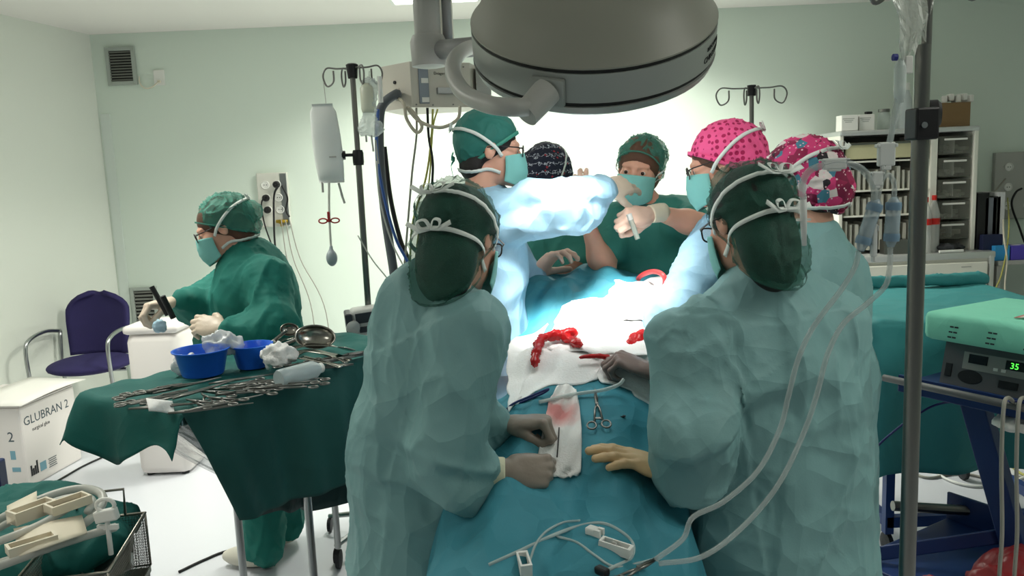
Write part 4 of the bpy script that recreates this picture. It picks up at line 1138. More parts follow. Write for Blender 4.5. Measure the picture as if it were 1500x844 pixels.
towel([(836, 452, 1.16), (930, 446, 1.16), (962, 520, 1.115), (800, 510, 1.115)], .02, 'white towel above the wound under the lamp beam', 3, amp=.014)
towel([(905, 414, 1.22), (985, 410, 1.22), (985, 466, 1.16), (868, 468, 1.16)], .03, 'bunched white towel in front of the person in the pink cap', 4, amp=.022)
towel([(742, 516, 1.08), (800, 500, 1.10), (780, 570, 0), (746, 604, 0)], .01, 'pale blue white towel edge beside the gown of the tall surgeon', 5)
# red rubber tube
o = MB().tube(spl([on(931, 418, 1.2), on(938, 405, 1.24), on(955, 398, 1.27), on(970, 402, 1.27), on(974, 415, 1.24), on(966, 440, 1.19)], 8), .0085, 10).build('rubber_tube', mat('red_rubber', srgb(206, 62, 62), .4), smooth=True, origin=on(931, 418, 1.2))
setp(o, 'red rubber tube curving over the bunched towel', 'tube')
# blue cord and suction tube on the drape
o = MB().tube(spl([ond(738, 606), ond(752, 592, .02), ond(780, 580, .03), ond(803, 570, .04), ond(795, 578, .02), ond(765, 590, .01), ond(742, 600)], 8), .003, 8).build('cautery_cable', mat('blue_cord', srgb(40, 52, 110), .5), smooth=True, origin=ond(738, 606))
setp(o, 'thin dark blue cautery cable curled beside the gauze strip', 'cable')
M_CLEAR = mat('clear_tubing', srgb(214, 226, 222), .22, alpha=.55)
o = MB().tube(spl([ond(790, 590, .015), ond(840, 580, .02), ond(880, 574, .025), ond(905, 566, .04), ond(914, 556, .06)], 8), .005, 8).build('suction_tube', M_CLEAR, smooth=True, origin=ond(790, 590))
setp(o, 'clear suction tube lying across the upper edge of the teal drape', 'tube')

# gauze strip held in front
gz = [[(816, 566), (826, 564), (836, 566), (844, 572)], [(804, 590), (822, 588), (838, 590), (849, 598)], [(797, 622), (815, 622), (836, 624), (852, 630)],
      [(792, 650), (812, 652), (834, 655), (852, 660)], [(786, 676), (808, 682), (830, 688), (851, 690)], [(784, 692), (806, 698), (828, 702), (846, 698)]]
rows = []
for j in range(31):
    v = j / 30 * (len(gz) - 1); a = min(int(v), len(gz) - 2); f = v - a; row = []
    for i in range(17):
        u = i / 16 * 3; b = min(int(u), 2); g = u - b
        px = (gz[a][b][0] * (1 - g) + gz[a][b + 1][0] * g) * (1 - f) + (gz[a + 1][b][0] * (1 - g) + gz[a + 1][b + 1][0] * g) * f
        py = (gz[a][b][1] * (1 - g) + gz[a][b + 1][1] * g) * (1 - f) + (gz[a + 1][b][1] * (1 - g) + gz[a + 1][b + 1][1] * g) * f
        row.append(ond(px, py, .014 + .004 * math.sin(i * .9 + j * .5)))
    rows.append(row)
m_g = mat('gauze', srgb(236, 236, 232), .9, bump=.5, bscale=260)
nt = m_g.node_tree; b_ = nt.nodes['Principled BSDF']; tcn = nt.nodes.new('ShaderNodeTexCoord')
sp_ = nt.nodes.new('ShaderNodeTexNoise'); sp_.inputs['Scale'].default_value = 17; nt.links.new(tcn.outputs['Object'], sp_.inputs['Vector'])
gd = nt.nodes.new('ShaderNodeVectorMath'); gd.operation = 'DISTANCE'
gc = ond(818, 606, .015); go_ = ond(820, 640, .01); gd.inputs[1].default_value = tuple(gc - go_); nt.links.new(tcn.outputs['Object'], gd.inputs[0])
mr = nt.nodes.new('ShaderNodeMapRange'); mr.inputs[1].default_value = .02; mr.inputs[2].default_value = .075; mr.inputs[3].default_value = 1; mr.inputs[4].default_value = 0
nt.links.new(gd.outputs['Value'], mr.inputs[0])
mm = nt.nodes.new('ShaderNodeMath'); mm.operation = 'MULTIPLY'; nt.links.new(mr.outputs[0], mm.inputs[0])
m2 = nt.nodes.new('ShaderNodeMapRange'); m2.inputs[1].default_value = .42; m2.inputs[2].default_value = .6; nt.links.new(sp_.outputs['Fac'], m2.inputs[0]); nt.links.new(m2.outputs[0], mm.inputs[1])
mx = nt.nodes.new('ShaderNodeMix'); mx.data_type = 'RGBA'; mx.inputs[6].default_value = srgb(238, 238, 234) + (1,); mx.inputs[7].default_value = srgb(226, 150, 146) + (1,)
nt.links.new(mm.outputs[0], mx.inputs[0]); nt.links.new(mx.outputs[2], b_.inputs['Base Color'])
ga = MB().sheet(rows, .0025).build('gauze_strip', m_g, smooth=True, origin=go_)
setp(ga, 'white gauze strip with pink stain and dark thread held on the drape', 'gauze')
MB().tube(spl([ond(819, 627, .021), ond(818, 645, .022), ond(816, 672, .022)], 6), .0016, 6).build('marker_thread', M_BLKC, ga, smooth=True)

# ---------------------------------------------------------------- steel instruments (prototypes)
def ring(c, r_, rt, M, mb, sq=1.0, n=14):
    mb.tube([M @ Vector((c[0] + r_ * math.cos(q), c[1] + r_ * sq * math.sin(q), c[2])) for q in np.linspace(0, 2 * math.pi, n, endpoint=False)], rt, 6, closed=True)
def hemostat(name, label, group, L=.14, spread=.018, curve=0.0):
    t = thing(name, label, 'clamp' if name != 'scissors' else 'scissors', group=group)
    I = Matrix.Identity(4)
    for s in (-1, 1):
        mb = MB(); z = .004 + .0035 * (s > 0)
        ring((s * (spread + .006), -L * .52, z), .0115, .0026, I, mb, 1.25)
        mb.tube([(s * (spread - .002), -L * .42, z), (s * .006, -L * .1, z), (0, .0, z), (-s * .002 + curve * .3, L * .2, z), (-s * .0006 + curve, L * .42, z)], [.0028, .0028, .0042, .0034, .0016], 6)
        mb.build('arm', M_STEELD, t, smooth=True, local=True)
    MB().cyl((0, 0, .002), (0, 0, .0115), .0042, n=10).build('pivot', M_STEELD, t, local=True)
    rk = MB()
    rk.box((0, -L * .36, .006), (spread * 1.2, .006, .003)); rk.build('ratchet', M_STEELD, t, local=True)
    return t
def forceps(label, group, L=.16):
    t = thing('tissue_forceps', label, 'forceps', group=group)
    for s in (-1, 1):
        MB().tube([(0, -L / 2, .004), (s * .005, -L * .25, .004), (s * .007, 0, .004), (s * .0015, L / 2, .004)], [.003, .0038, .003, .0012], 6).build('arm', M_STEELD, t, smooth=True, local=True)
    return t
def pose(o, p, ang, tilt=0, roll=0):
    o.location = p; o.rotation_euler = (tilt, roll, ang); return o
h = hemostat('hemostat', 'steel hemostat lying on the teal drape beside the gauze strip', None, L=.155, spread=.012)
a_ = ond(877, 624, .006); b_ = ond(872, 578, .006); c_ = (a_ + b_) / 2
pose(h, c_ + Vector((0, 0, .008)), math.atan2((b_ - a_).y, (b_ - a_).x) - math.pi / 2, tilt=math.atan2(b_.z - a_.z, (b_ - a_).xy.length))

# infusion line and clamps at the foot end
def tube_d(pts, r_, m, name, label, cat='tube', off=.008, group=None):
    P = [ond(x, y, off + (q if False else 0)) for x, y in pts]
    o = MB().tube(spl(P, 8), r_, 8).build(name, m, smooth=True, origin=P[0]); return setp(o, label, cat, group)
tube_d([(716, 828), (760, 812), (800, 790), (840, 774), (880, 768), (910, 780), (927, 800), (924, 818), (900, 832), (880, 842)], .0042, M_CLEAR, 'infusion_tube', 'clear infusion tube looped around the white roller clamp on the drape')
tube_d([(775, 828), (785, 800), (800, 780), (825, 766), (850, 764)], .003, M_CLEAR, 'infusion_tube', 'thin clear infusion tube leading into the upright white clamp on the drape')
tube_d([(815, 788), (845, 796), (870, 814), (900, 832), (935, 826), (958, 822)], .003, M_CLEAR, 'infusion_tube', 'thin clear infusion tube running to the gathered drape edge')
def rclamp(px, py, ang, L, w, h_, label, wheel=True):
    c = ond(px, py, .012); t = thing('roller_clamp', label, 'tube clamp', c)
    fr = MB()
    M0 = Matrix.Translation(c) @ Matrix.Rotation(ang, 4, 'Z') @ Matrix.Rotation(R(8), 4, 'X')
    fr.box((-w / 2 + .002, 0, 0), (.004, L, h_), M=M0); fr.box((w / 2 - .002, 0, 0), (.004, L, h_), M=M0)
    fr.box((0, -L / 2 + .003, 0), (w - .008, .006, h_), M=M0); fr.box((0, L / 2 - .003, 0), (w - .008, .006, h_), M=M0); fr.box((0, 0, -h_ / 2 + .001), (w - .008, L - .012, .003), M=M0)
    fr.build('clamp_frame', M_WHITE, t)
    if wheel: MB().lathe([(.006, -.004), (.008, -.003), (.008, .003), (.006, .004)], M0 @ Matrix.Translation((0, .005, .003)) @ Matrix.Rotation(R(90), 4, 'Y'), 14).build('wheel', M_GREY, t)
    return t
rclamp(902, 803, R(62), .068, .025, .020, 'white roller clamp lying open on the drape')
c = ond(868, 779, .012); t = thing('tube_clip', 'small white tube clip on the drape next to the roller clamp', 'tube clip', c)
M0 = Matrix.Translation(c) @ Matrix.Rotation(R(50), 4, 'Z')
MB().box((0, 0, 0), (.022, .026, .016), bev=.003, M=M0).build('clip_body', M_WHITE, t)
for s in (-1, 1): MB().box((s * .007, -.017, 0), (.007, .014, .016), M=M0).build('clip_jaw', M_WHITE, t)
rclamp(768, 832, R(10), .052, .024, .036, 'upright white clamp at the foot end of the drape', wheel=False)
# gathered drape edge with a towel clamp
c = ond(955, 822, .01)
h = hemostat('towel_clamp', 'steel towel clamp gathering the drape at its foot end', None, L=.13, spread=.012); pose(h, ond(935, 838, .02), R(-50))
cl = MB().box((0, 0, 0), (.018, .03, .016), bev=.004, M=Matrix.Translation(ond(882, 838, .012)) @ Matrix.Rotation(R(40), 4, 'Z')).build('tube_connector', M_BLACK, origin=ond(882, 838, .004)); setp(cl, 'small black connector at the end of the looped infusion tube', 'connector')
ho = MB().lathe([(.004, 0), (.008, .002), (.0085, .004), (.004, .003)], Matrix.Translation(ond(912, 614, .006)) @ Matrix.Diagonal((1, .6, 1, 1)), 14).build('drape_eyelet', M_RUBBER, dr); 

# ================================================================ instrument table
M_CLOTH = mat('green_drape', srgb(6, 92, 86), .78, bump=.15, bscale=300, var=.08, vscale=6, crease=.25, cscale=6)
M_CLOTHG = mat('grey_green_drape', srgb(34, 88, 84), .75, bump=.15, bscale=300, var=.08, vscale=6, crease=.25, cscale=6)
M_FILM = mat('clear_film', srgb(214, 222, 224), .10, alpha=.26, crease=.9, cscale=12)
T1 = on(262, 608, 1.0); T2 = on(548, 520, 1.0)
Lx = Vector((T2.x - T1.x, T2.y - T1.y, 0)).normalized(); Sx = Vector((-Lx.y, Lx.x, 0))
TL, TW = 1.02, .50
def tp(l, s, z=1.0): q = T1 + Lx * l + Sx * s; return Vector((q.x, q.y, z))
t = thing('instrument_table', 'steel instrument table under green drapes', 'instrument table', tp(TL / 2, TW / 2, 0))
Mt = frame(Lx, Sx, Vector((0, 0, 1)), tp(TL / 2, TW / 2, 0))
MB().box((0, 0, .972), (TL - .03, TW - .03, .03), bev=.006, M=Mt).build('table_top', M_CHROME, t)
for sx in (-1, 1):
    for sy in (-1, 1):
        l = MB(); lx0 = .06 if sx < 0 else 1; l.cyl(Mt @ Vector((sx * (TL / 2 - .06) * lx0, sy * (TW / 2 - .06), .09)), Mt @ Vector((sx * (TL / 2 - .06) * lx0, sy * (TW / 2 - .06), .96)), .014, n=12); lg = l.build('leg', M_CHROME, t, auto=40)
        c0 = Mt @ Vector((sx * (TL / 2 - .06) * lx0, sy * (TW / 2 - .06), .04))
        MB().lathe([(.02, -.012), (.04, -.008), (.04, .008), (.02, .012)], Matrix.Translation(c0) @ Matrix.Rotation(R(90), 4, 'Y'), 16).build('caster', M_RUBBER, lg)
# clear plastic under-cover hanging inside
def film(u, v):
    per = u * (TL + TW); drop = v * .40
    if per < TW: q = tp(.012, TW - per, 0)
    else: q = tp(per - TW, .0, 0)
    sway = .16 * v + .10 * v * v; k_ = .03 * math.sin(per * 38 + 2 * math.sin(per * 9)) * v
    o_ = (tp(TL * .62, TW / 2, 0) - q).normalized()
    return q + o_ * (sway * 1.5 + k_ * .5 + .05) + Vector((0, 0, .985 - drop))
fm = MB().sheet(sheet_on(film, 90, 24), .001).build('film_cover', M_FILM, smooth=True, origin=tp(TL / 2, 0, .9)); setp(fm, 'clear crinkled plastic cover hanging inside the instrument table drape', 'plastic cover')
# dark green under-drape hanging to the shelf
def under(u, v):
    per = u * (TL + TW)
    q = tp(.025, TW - per, 0) if per < TW else tp(per - TW + .0, .025, 0)
    k_ = .02 * math.sin(per * 24 + 1.5 * math.sin(per * 7)) * v; o_ = (tp(TL * .62, TW / 2, 0) - q).normalized()
    return q + o_ * (.26 * v * (1.25 - .75 * u) + k_ + .06) + Vector((0, 0, .982 - v * (.30 + .26 * min(1, u * 1.5))))
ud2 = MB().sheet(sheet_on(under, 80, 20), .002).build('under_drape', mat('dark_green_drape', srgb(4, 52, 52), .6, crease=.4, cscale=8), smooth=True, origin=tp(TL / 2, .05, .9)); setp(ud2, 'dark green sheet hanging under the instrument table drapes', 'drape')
# main green cloth: top plus a flap over the short end
def topcloth(u, v):
    l = -0.17 + u * (TL + .17); s = -.02 + v * (TW + .06)
    z = 1.0 + .004 * math.sin(l * 23 + s * 11) + .003 * math.sin(l * 51 - s * 37)
    if l < 0:
        e = -l; z -= min(e, .02) * .3 + max(0, e - .012) * (.97) ; l = -.02 * (1 - math.exp(-e * 40)) - .10 * e * (1 + .8 * math.sin(s * 14 + .6)) + .015 * math.sin(s * 22) * e / .17
        z += .05 * max(0, (e - .08) / .09) * (.3 + math.sin(s * 11 + 1.0))
    if s > TW: z -= (s - TW) * 1.2
    if s < 0: z -= -s * .6
    return tp(l, s, z + .006)
tc_ = MB().sheet(sheet_on(topcloth, 70, 40), .003).build('table_drape', M_CLOTH, smooth=True, origin=tp(TL / 2, TW / 2, 1.0)); setp(tc_, 'green cloth covering the top of the instrument table with a short end flap', 'drape')
# second cloth hanging over the long side
def sidecloth(u, v):
    l = -.005 + u * TL; e = v * .40 * (0.92 + .14 * math.sin(u * 2.6 + .2))
    out = .012 + .05 * math.sin(min(1, e * 6) * 1.57) * .4 + (.022 * math.sin(l * 15 + 2 * e) + .010 * math.sin(l * 37)) * min(1, e * 4) - .10 * e
    return tp(l + .42 * e * (1 - u) ** 1.5, -out - .006, 1.012 - e)
sc_ = MB().sheet(sheet_on(sidecloth, 80, 34), .003).build('table_drape', M_CLOTHG, smooth=True, origin=tp(TL / 2, 0, 1.0)); setp(sc_, 'grey green cloth hanging down the long side of the instrument table', 'drape')

def ot(px, py, off=0.0): q = on(px, py, 1.012 + off); return q
# bowls
M_BOWL = mat('blue_plastic', srgb(40, 108, 226), .3)
def bowl(px, py, r_, h_, label):
    c = ot(px, py); t = thing('bowl', label, 'bowl', c, group=None)
    MB().lathe([(.001, 0), (r_ * .72, 0), (r_ * .76, .006), (r_ * .95, h_ - .008), (r_ * 1.04, h_ - .004), (r_ * 1.05, h_), (r_ * .98, h_), (r_ * .93, h_ - .006), (r_ * .72, .005), (.001, .004)], Matrix.Translation(c), 40, cap=False).build('bowl_wall', M_BOWL, t, auto=50)
    return c
bc = bowl(298, 548, .088, .085, 'larger blue plastic bowl on the instrument table'); bc2 = bowl(371, 537, .068, .078, 'smaller blue plastic bowl with upright sides on the instrument table')
# film bag and gauze in the big bowl
def crumple(c, r3, seed, name, label, cat, m, amp=.35, res=.006):
    V, Q = nets([ell(c, r3)], res, .01); N = vnormals(V, Q)
    w = ridged((V - np.array(c)) * (2.2 / max(r3)) + seed * 5.1, 3); V = V + N * (w * amp * min(r3))[:, None]
    o = mesh(name, V, Q, m, origin=tuple(c)); return setp(o, label, cat)
crumple(bc + Vector((.05, .05, .088)), (.055, .04, .03), 1, 'crumpled_film', 'crumpled clear plastic wrapper in the larger blue bowl', 'wrapper', mat('white_film', srgb(226, 230, 230), .25, alpha=.75), .8)
crumple(bc + Vector((-.07, .04, .03)), (.03, .05, .025), 2, 'crumpled_film', 'crumpled clear plastic wrapper behind the larger blue bowl', 'wrapper', mat('white_film', (0, 0, 0)), .8)
crumple(ot(408, 522, .05), (.05, .03, .035), 5, 'gauze_wad', 'white gauze wad between the smaller blue bowl and the retractors', 'gauze', M_TOWEL, .7)
# clear plastic bottle lying down
a_, b_ = ot(408, 556, .03), ot(466, 540, .03); t = thing('plastic_bottle', 'clear plastic bottle lying on the instrument table', 'bottle', (a_ + b_) / 2 - Vector((0, 0, .03)))
Mq = frame((b_ - a_).cross(Vector((0, 0, 1))).normalized(), Vector((0, 0, 1)), (b_ - a_).normalized(), a_)
Lb = (b_ - a_).length
MB().lathe([(.001, 0), (.026, 0), (.029, .006), (.029, Lb - .02), (.018, Lb), (.001, Lb)], Mq, 24, cap=False).build('bottle_wall', mat('frosted_plastic', srgb(206, 220, 222), .25, alpha=.7), t, auto=40)
MB().lathe([(.016, Lb - .004), (.016, Lb + .014), (.001, Lb + .015)], Mq, 16, cap=False).build('bottle_cap', M_WHITE, t, auto=40)
# retractors
def retractor(pts, w, label, seed=0):
    P = [ot(*p) for p in pts]; P = spl(P, 6); t = thing('retractor', label, 'retractor', P[0], group='broad steel retractors')
    mb = MB(); n = len(P); rows = []
    for i, p in enumerate(P):
        tdir = (P[min(i + 1, n - 1)] - P[max(i - 1, 0)]).normalized(); sd = tdir.cross(Vector((0, 0, 1))).normalized(); up_ = sd.cross(tdir)
        ww = w * (.45 + .55 * min(1, abs(i / n - .5) * 2.4)) 
        rows.append([p + sd * (q * ww) + up_ * (.25 * ww * (q * q)) for q in (-.5, -.25, 0, .25, .5)])
    mb.sheet(rows, .003).build('blade', mat('polished_steel', srgb(150, 148, 140), .22, 1.0), t, smooth=True); return t
retractor([(360, 524, .02), (400, 503, .05), (440, 492, .05), (462, 482, .09)], .065, 'broad steel retractor with a bent end standing by the nurse')
retractor([(412, 528, .02), (450, 515, .035), (490, 522, .03), (510, 531, .01)], .06, 'broad steel retractor lying across the pile beside the bottle')
retractor([(425, 512, .06), (455, 506, .07), (490, 508, .06), (512, 514, .03)], .05, 'narrow steel retractor on top of the pile')
retractor([(440, 524, .04), (470, 530, .03), (500, 538, .015)], .035, 'short steel retractor leaning on the bottle side of the pile')
# large spatula and ladle-like blades
def blade_tool(label, c, r3, hp_, seed=0, m=None):
    t = thing('retractor', label, 'retractor', c, group='broad steel retractors')
    q_ = np.linspace(.02, 1.35, 10)
    prof = [(math.sin(x), -math.cos(x)) for x in q_] + [(math.sin(x) * .94, -math.cos(x) * .92) for x in q_[::-1]]
    Mx = Matrix.Translation(c) @ Matrix.Rotation(R(58), 4, 'X') @ Matrix.Rotation(R(15), 4, 'Y') @ Matrix.Diagonal((r3[0], r3[1], r3[2], 1))
    MB().lathe(prof, Mx, 28, cap=False).build('blade', m or mat('polished_steel', (0, 0, 0)), t, smooth=True)
    MB().tube(spl(hp_, 6), .006, 8).build('handle', M_STEELD, t, smooth=True); return t
blade_tool('cupped dark steel retractor blade raised at the far end of the pile', ot(462, 492, .10), (.070, .045, .042), [ot(450, 490, .10), ot(420, 503, .07), ot(385, 515, .04)])
blade_tool('small rounded steel retractor blade beside the sleeve of the nurse', ot(424, 482, .09), (.034, .026, .024), [ot(420, 484, .09), ot(400, 500, .05), ot(385, 508, .04)])
# hemostats and forceps in rows
hm = hemostat('hemostat', 'steel hemostat in the row at the flap end of the instrument table', 'hemostats near the flap end', L=.17, spread=.014)
pose(hm, ot(222, 578, .004), R(-55))
for i, (px, py, a, z) in enumerate([(232, 572, -50, .008), (240, 582, -46, .004), (252, 570, -58, .012), (262, 583, -40, .006), (226, 588, -62, .004)]):
    pose(copy_tree(hm), ot(px, py, z), R(a))
hs_ = hemostat('hemostat', 'small steel hemostat fanned out between the bowls and the table edge', 'fanned small hemostats', L=.13, spread=.013)
pose(hs_, ot(300, 584, .004), R(30))
for i, (px, py, a, z) in enumerate([(318, 578, 70, .006), (333, 572, 95, .004), (345, 578, 110, .009), (290, 592, 55, .008), (360, 570, 100, .005), (325, 588, 60, .012), (372, 576, 80, .006), (350, 566, 120, .004)]):
    pose(copy_tree(hs_), ot(px, py, z), R(a))
fo = forceps('long steel forceps lying parallel behind the fanned hemostats', 'long forceps', L=.22); pose(fo, ot(360, 556, .004), R(-62))
for i, (px, py, a, z) in enumerate([(392, 560, -66, .006), (420, 562, -70, .004), (276, 566, -40, .006), (300, 572, -30, .012), (250, 596, -80, .006), (310, 600, -72, .004), (330, 592, -50, .010)]):
    pose(copy_tree(fo), ot(px, py, z), R(a))
hb = hemostat('hemostat', 'long steel hemostat in the pile beside the retractors', 'long hemostats in the pile', L=.20, spread=.013); pose(hb, ot(470, 533, .01), R(-68))
for i, (px, py, a, z) in enumerate([(484, 530, -60, .018), (455, 534, -72, .02), (498, 527, -64, .012), (510, 522, -58, .02), (480, 540, -75, .006), (424, 566, 100, .008), (408, 570, 95, .012)]):
    pose(copy_tree(hb), ot(px, py, z), R(a))
# white gauze swab by the hemostats
rows = [[ot(214 + 38 * u + 4 * v, 584 + 18 * v + 4 * u, .012 + .012 * math.sin(u * 3 + v * 2) + .02 * (1 - v) * (1 - u)) for u in np.linspace(0, 1, 9)] for v in np.linspace(0, 1, 7)]
o = MB().sheet(rows, .003).build('gauze_swab', M_TOWEL, smooth=True, origin=ot(230, 592)); setp(o, 'small white gauze swab under the hemostats at the flap end', 'gauze')
# the nurse's instrument
a_, b_ = at(222, 420, 3.06), at(246, 462, 3.06)
o = MB().cyl(a_, b_, .010, n=12).build('cautery_pen', M_BLACK, origin=a_); setp(o, 'thick black pen held upright by the nurse', 'pen')
a_, b_ = at(238, 434, 3.00), at(254, 466, 3.02)
o = MB().cyl(a_, b_, .011, n=12).build('cautery_pen', M_BLACK, origin=a_); setp(o, 'shorter black pen held between the fingers of the nurse', 'pen')
crumple(at(234, 478, 3.04), (.022, .018, .022), 8, 'paper_tissue', 'pale blue tissue in the hand of the nurse', 'tissue', mat('blue_tissue', srgb(176, 206, 222), .9), .6)

# ================================================================ chair, bin, box
M_PURP = mat('purple_fabric', srgb(40, 34, 84), .8, bump=.3, bscale=300, var=.1, vscale=12)
cy = 5.55; cc = at(150, 500, cy); cz = lambda py: at(135, py, cy).z
t = thing('armchair', 'dark purple chair with chrome arms against the wall', 'chair', (cc.x, cy, 0))
bx0, bx1 = at(89, 450, cy).x, at(181, 450, cy).x; zt = cz(431); zb = cz(520)
rows = []
for j in range(17):
    v = j / 16; z = zt + (zb - zt) * v; wv = 1 - .18 * max(0, v - .45) - (.0 if v > .2 else 0)
    hw = (bx1 - bx0) / 2 * (min(1, (math.sin(min(1, v / .28) * math.pi / 2)) ** .5 * 1.0) if v < .28 else wv + (.0))
    rows.append([Vector(((bx0 + bx1) / 2 + u * max(hw, .05), cy + .06 - .05 * (1 - u * u) * 0 + .05 * u * u * -1 + .06 * (1 - v), z)) for u in np.linspace(-1, 1, 15)])
MB().sheet(rows, .035).build('backrest', M_PURP, t, smooth=True)
sz = .46
V, Q = nets([ell((cc.x + .02, cy - .22, sz), (.27, .27, .055))], .012, .02); mesh('seat', V, Q, M_PURP, t)
for sg in (-1, 1):
    x = cc.x - .02 + sg * .27
    MB().tube(spl([(x, cy - .40, .015), (x, cy - .41, .35), (x, cy - .42, .60), (x, cy - .36, .67), (x, cy - .18, .69), (x, cy + .0, .66)], 6), .013, 10).build('arm', M_CHROME, t, smooth=True)
    MB().tube(spl([(x, cy + .0, .66), (x, cy - .02, .4), (x, cy + .03, .015)], 6), .013, 10).build('leg', M_CHROME, t, smooth=True)
MB().cyl((cc.x - .29, cy - .2, sz - .05), (cc.x + .25, cy - .2, sz - .05), .012, n=10).build('seat_bar', M_CHROME, t)
MB().tube([(cc.x, cy + .02, sz - .02), (cc.x, cy + .10, sz + .05), (cc.x, cy + .11, zb + .1)], .016, 8).build('back_bracket', M_BLACK, t)
# white bin behind the instrument table
by_ = 4.5; c = at(238, 500, by_); zt = at(238, 470, by_).z
t = thing('waste_bin', 'tall white plastic bin between the purple chair and the nurse', 'bin', (c.x, by_, 0))
MB().box((c.x, by_, zt / 2 - .02), (.30, .30, zt - .05), bev=.05).build('bin_body', mat('bin_white', srgb(232, 226, 222), .5), t, smooth=True)
MB().box((c.x, by_, zt - .025), (.31, .31, .05), bev=.022).build('lid', mat('bin_white', (0, 0, 0)), t, smooth=True)
for sx in (-1, 1): MB().cyl((c.x + sx * .1, by_ - .1, 0.0), (c.x + sx * .1, by_ - .1, .03), .02, n=10).build('foot', M_RUBBER, t)

# cardboard box with glue print
M_BOX = mat('white_carton', srgb(228, 222, 218), .7)
M_INK = mat('print_ink', srgb(70, 84, 92), .7); M_INKB = mat('print_blue', srgb(120, 164, 180), .7); M_INKD = mat('print_black', srgb(40, 40, 44), .7)
c0 = on(43, 716, 0); c1 = on(121, 672, 0); d1 = (c1 - c0); Lf = d1.length; d1.normalize(); d2 = Vector((-d1.y, d1.x, 0))
bh = at(40, 598, c0.y).z
t = thing('carton', 'white carton with printed lettering on the floor beneath the papers', 'carton', c0 + d1 * Lf / 2 + d2 * .2)
Mb_ = frame(d1, d2, Vector((0, 0, 1)), c0)
MB().box((Lf / 2, .23, bh / 2), (Lf, .46, bh), bev=.012, M=Mb_).build('carton_body', M_BOX, t, smooth=False)
for s, a in ((0, 8), (1, -6)):
    MB().box((Lf / 2, .115 + .23 * s, bh + .006 + .008 * s), (Lf - .01, .225, .006), M=Mb_).build('flap', M_BOX, t)
Mface = frame(d1, Vector((0, 0, 1)), d1.cross(Vector((0, 0, 1))), c0 + d1.cross(Vector((0, 0, 1))) * .0005)
text_mesh('GLUBRAN 2', .072, Mface @ Matrix.Translation((.02, bh - .11, 0)), M_INK, t)
text_mesh('surgical glue', .03, Mface @ Matrix.Translation((.08, bh - .155, 0)), M_INKD, t)
fx = MB()
for i, hh in enumerate((.06, .04, .05, .075)): fx.box((.035 + i * .016, .06 + hh / 2, .0006), (.013, hh, .001), M=Mface)
fx.build('factory_symbol', M_INKD, t); MB().box((.13, .085, .0006), (.05, .05, .001), M=Mface).build('blue_panel', M_INKB, t)
ln4 = MB()
for i in range(5): ln4.box((.21, .105 - i * .012, .0006), (.07 - .01 * (i % 2), .004, .001), M=Mface)
ln4.build('small_print', M_INK, t)
Msd = frame(-d2, Vector((0, 0, 1)), -d1, c0 - d1 * .0005)
text_mesh('2', .08, Msd @ Matrix.Translation((-.09, bh - .19, 0)), M_INK, t)
sy_ = MB(); sy_.box((-.07, bh * .42, .0006), (.03, .05, .001), M=Msd); sy_.box((-.06, bh * .24, .0006), (.05, .025, .001), M=Msd); sy_.build('side_symbols', M_INKB, t)
sh_ = [[Mb_ @ Vector((-.03 + u * (Lf + .09), -.04 + v * .36, bh + .022 + .02 * u * v + .012 * math.sin(u * 3))) for u in np.linspace(0, 1, 7)] for v in np.linspace(0, 1, 5)]
o = MB().sheet(sh_, .002).build('paper_sheet', M_PAPER, smooth=True, origin=Mb_ @ Vector((Lf / 2, .15, bh + .02))); setp(o, 'white paper sheet lying on the carton', 'paper')
crumple(Mb_ @ Vector((.02, .30, bh + .065)), (.14, .10, .035), 3, 'plastic_wrap', 'crumpled grey plastic wrap on the carton', 'wrapper', mat('grey_film', srgb(150, 150, 150), .15, alpha=.6), .5)
# dark blue cart edge
p_ = at(2, 690, 2.6); o = MB().box((p_.x - .02, 2.6, (p_.z) / 2 + .02), (.05, .05, p_.z + .04), bev=.008).build('cart_post', mat('navy_enamel', srgb(24, 40, 88), .4), origin=(p_.x, 2.6, 0)); setp(o, 'dark blue metal post in front of the carton', 'post')

# ================================================================ side table with tubing and wire basket
tz = .66; sc0 = on(70, 800, tz)
t = thing('side_table', 'low steel side table under a green cloth bundle', 'table', (sc0.x, sc0.y, 0))
MB().box((sc0.x - .20, sc0.y - .10, tz - .02), (.62, .62, .03), bev=.006).build('table_top', M_STEELD, t)
for sx in (-1, 1):
    for sy in (-1, 1): MB().cyl((sc0.x - .20 + sx * .28, sc0.y - .10 + sy * .27, 0), (sc0.x - .20 + sx * .28, sc0.y - .10 + sy * .27, tz - .03), .014, n=10).build('leg', M_CHROME, t)
def osb(px, py, z): return on(px, py, z)
V, Q = nets([ell(on(50, 800, tz + .04), (.25, .17, .075)), ell(on(130, 770, tz + .04), (.13, .12, .06)), ell(on(40, 745, tz + .05), (.22, .10, .06))], .010, .05, cut=lambda X: -(X[:, 2] - tz + .002))
V = wrinkle(V, Q, .012, 9, (1, 1, 1), 4); V[:, 2] = np.maximum(V[:, 2], tz - .002)
o = mesh('cloth_bundle', V, Q, M_CLOTH, origin=on(60, 800, tz)); setp(o, 'green cloth bundle under the tubing on the side table', 'cloth')
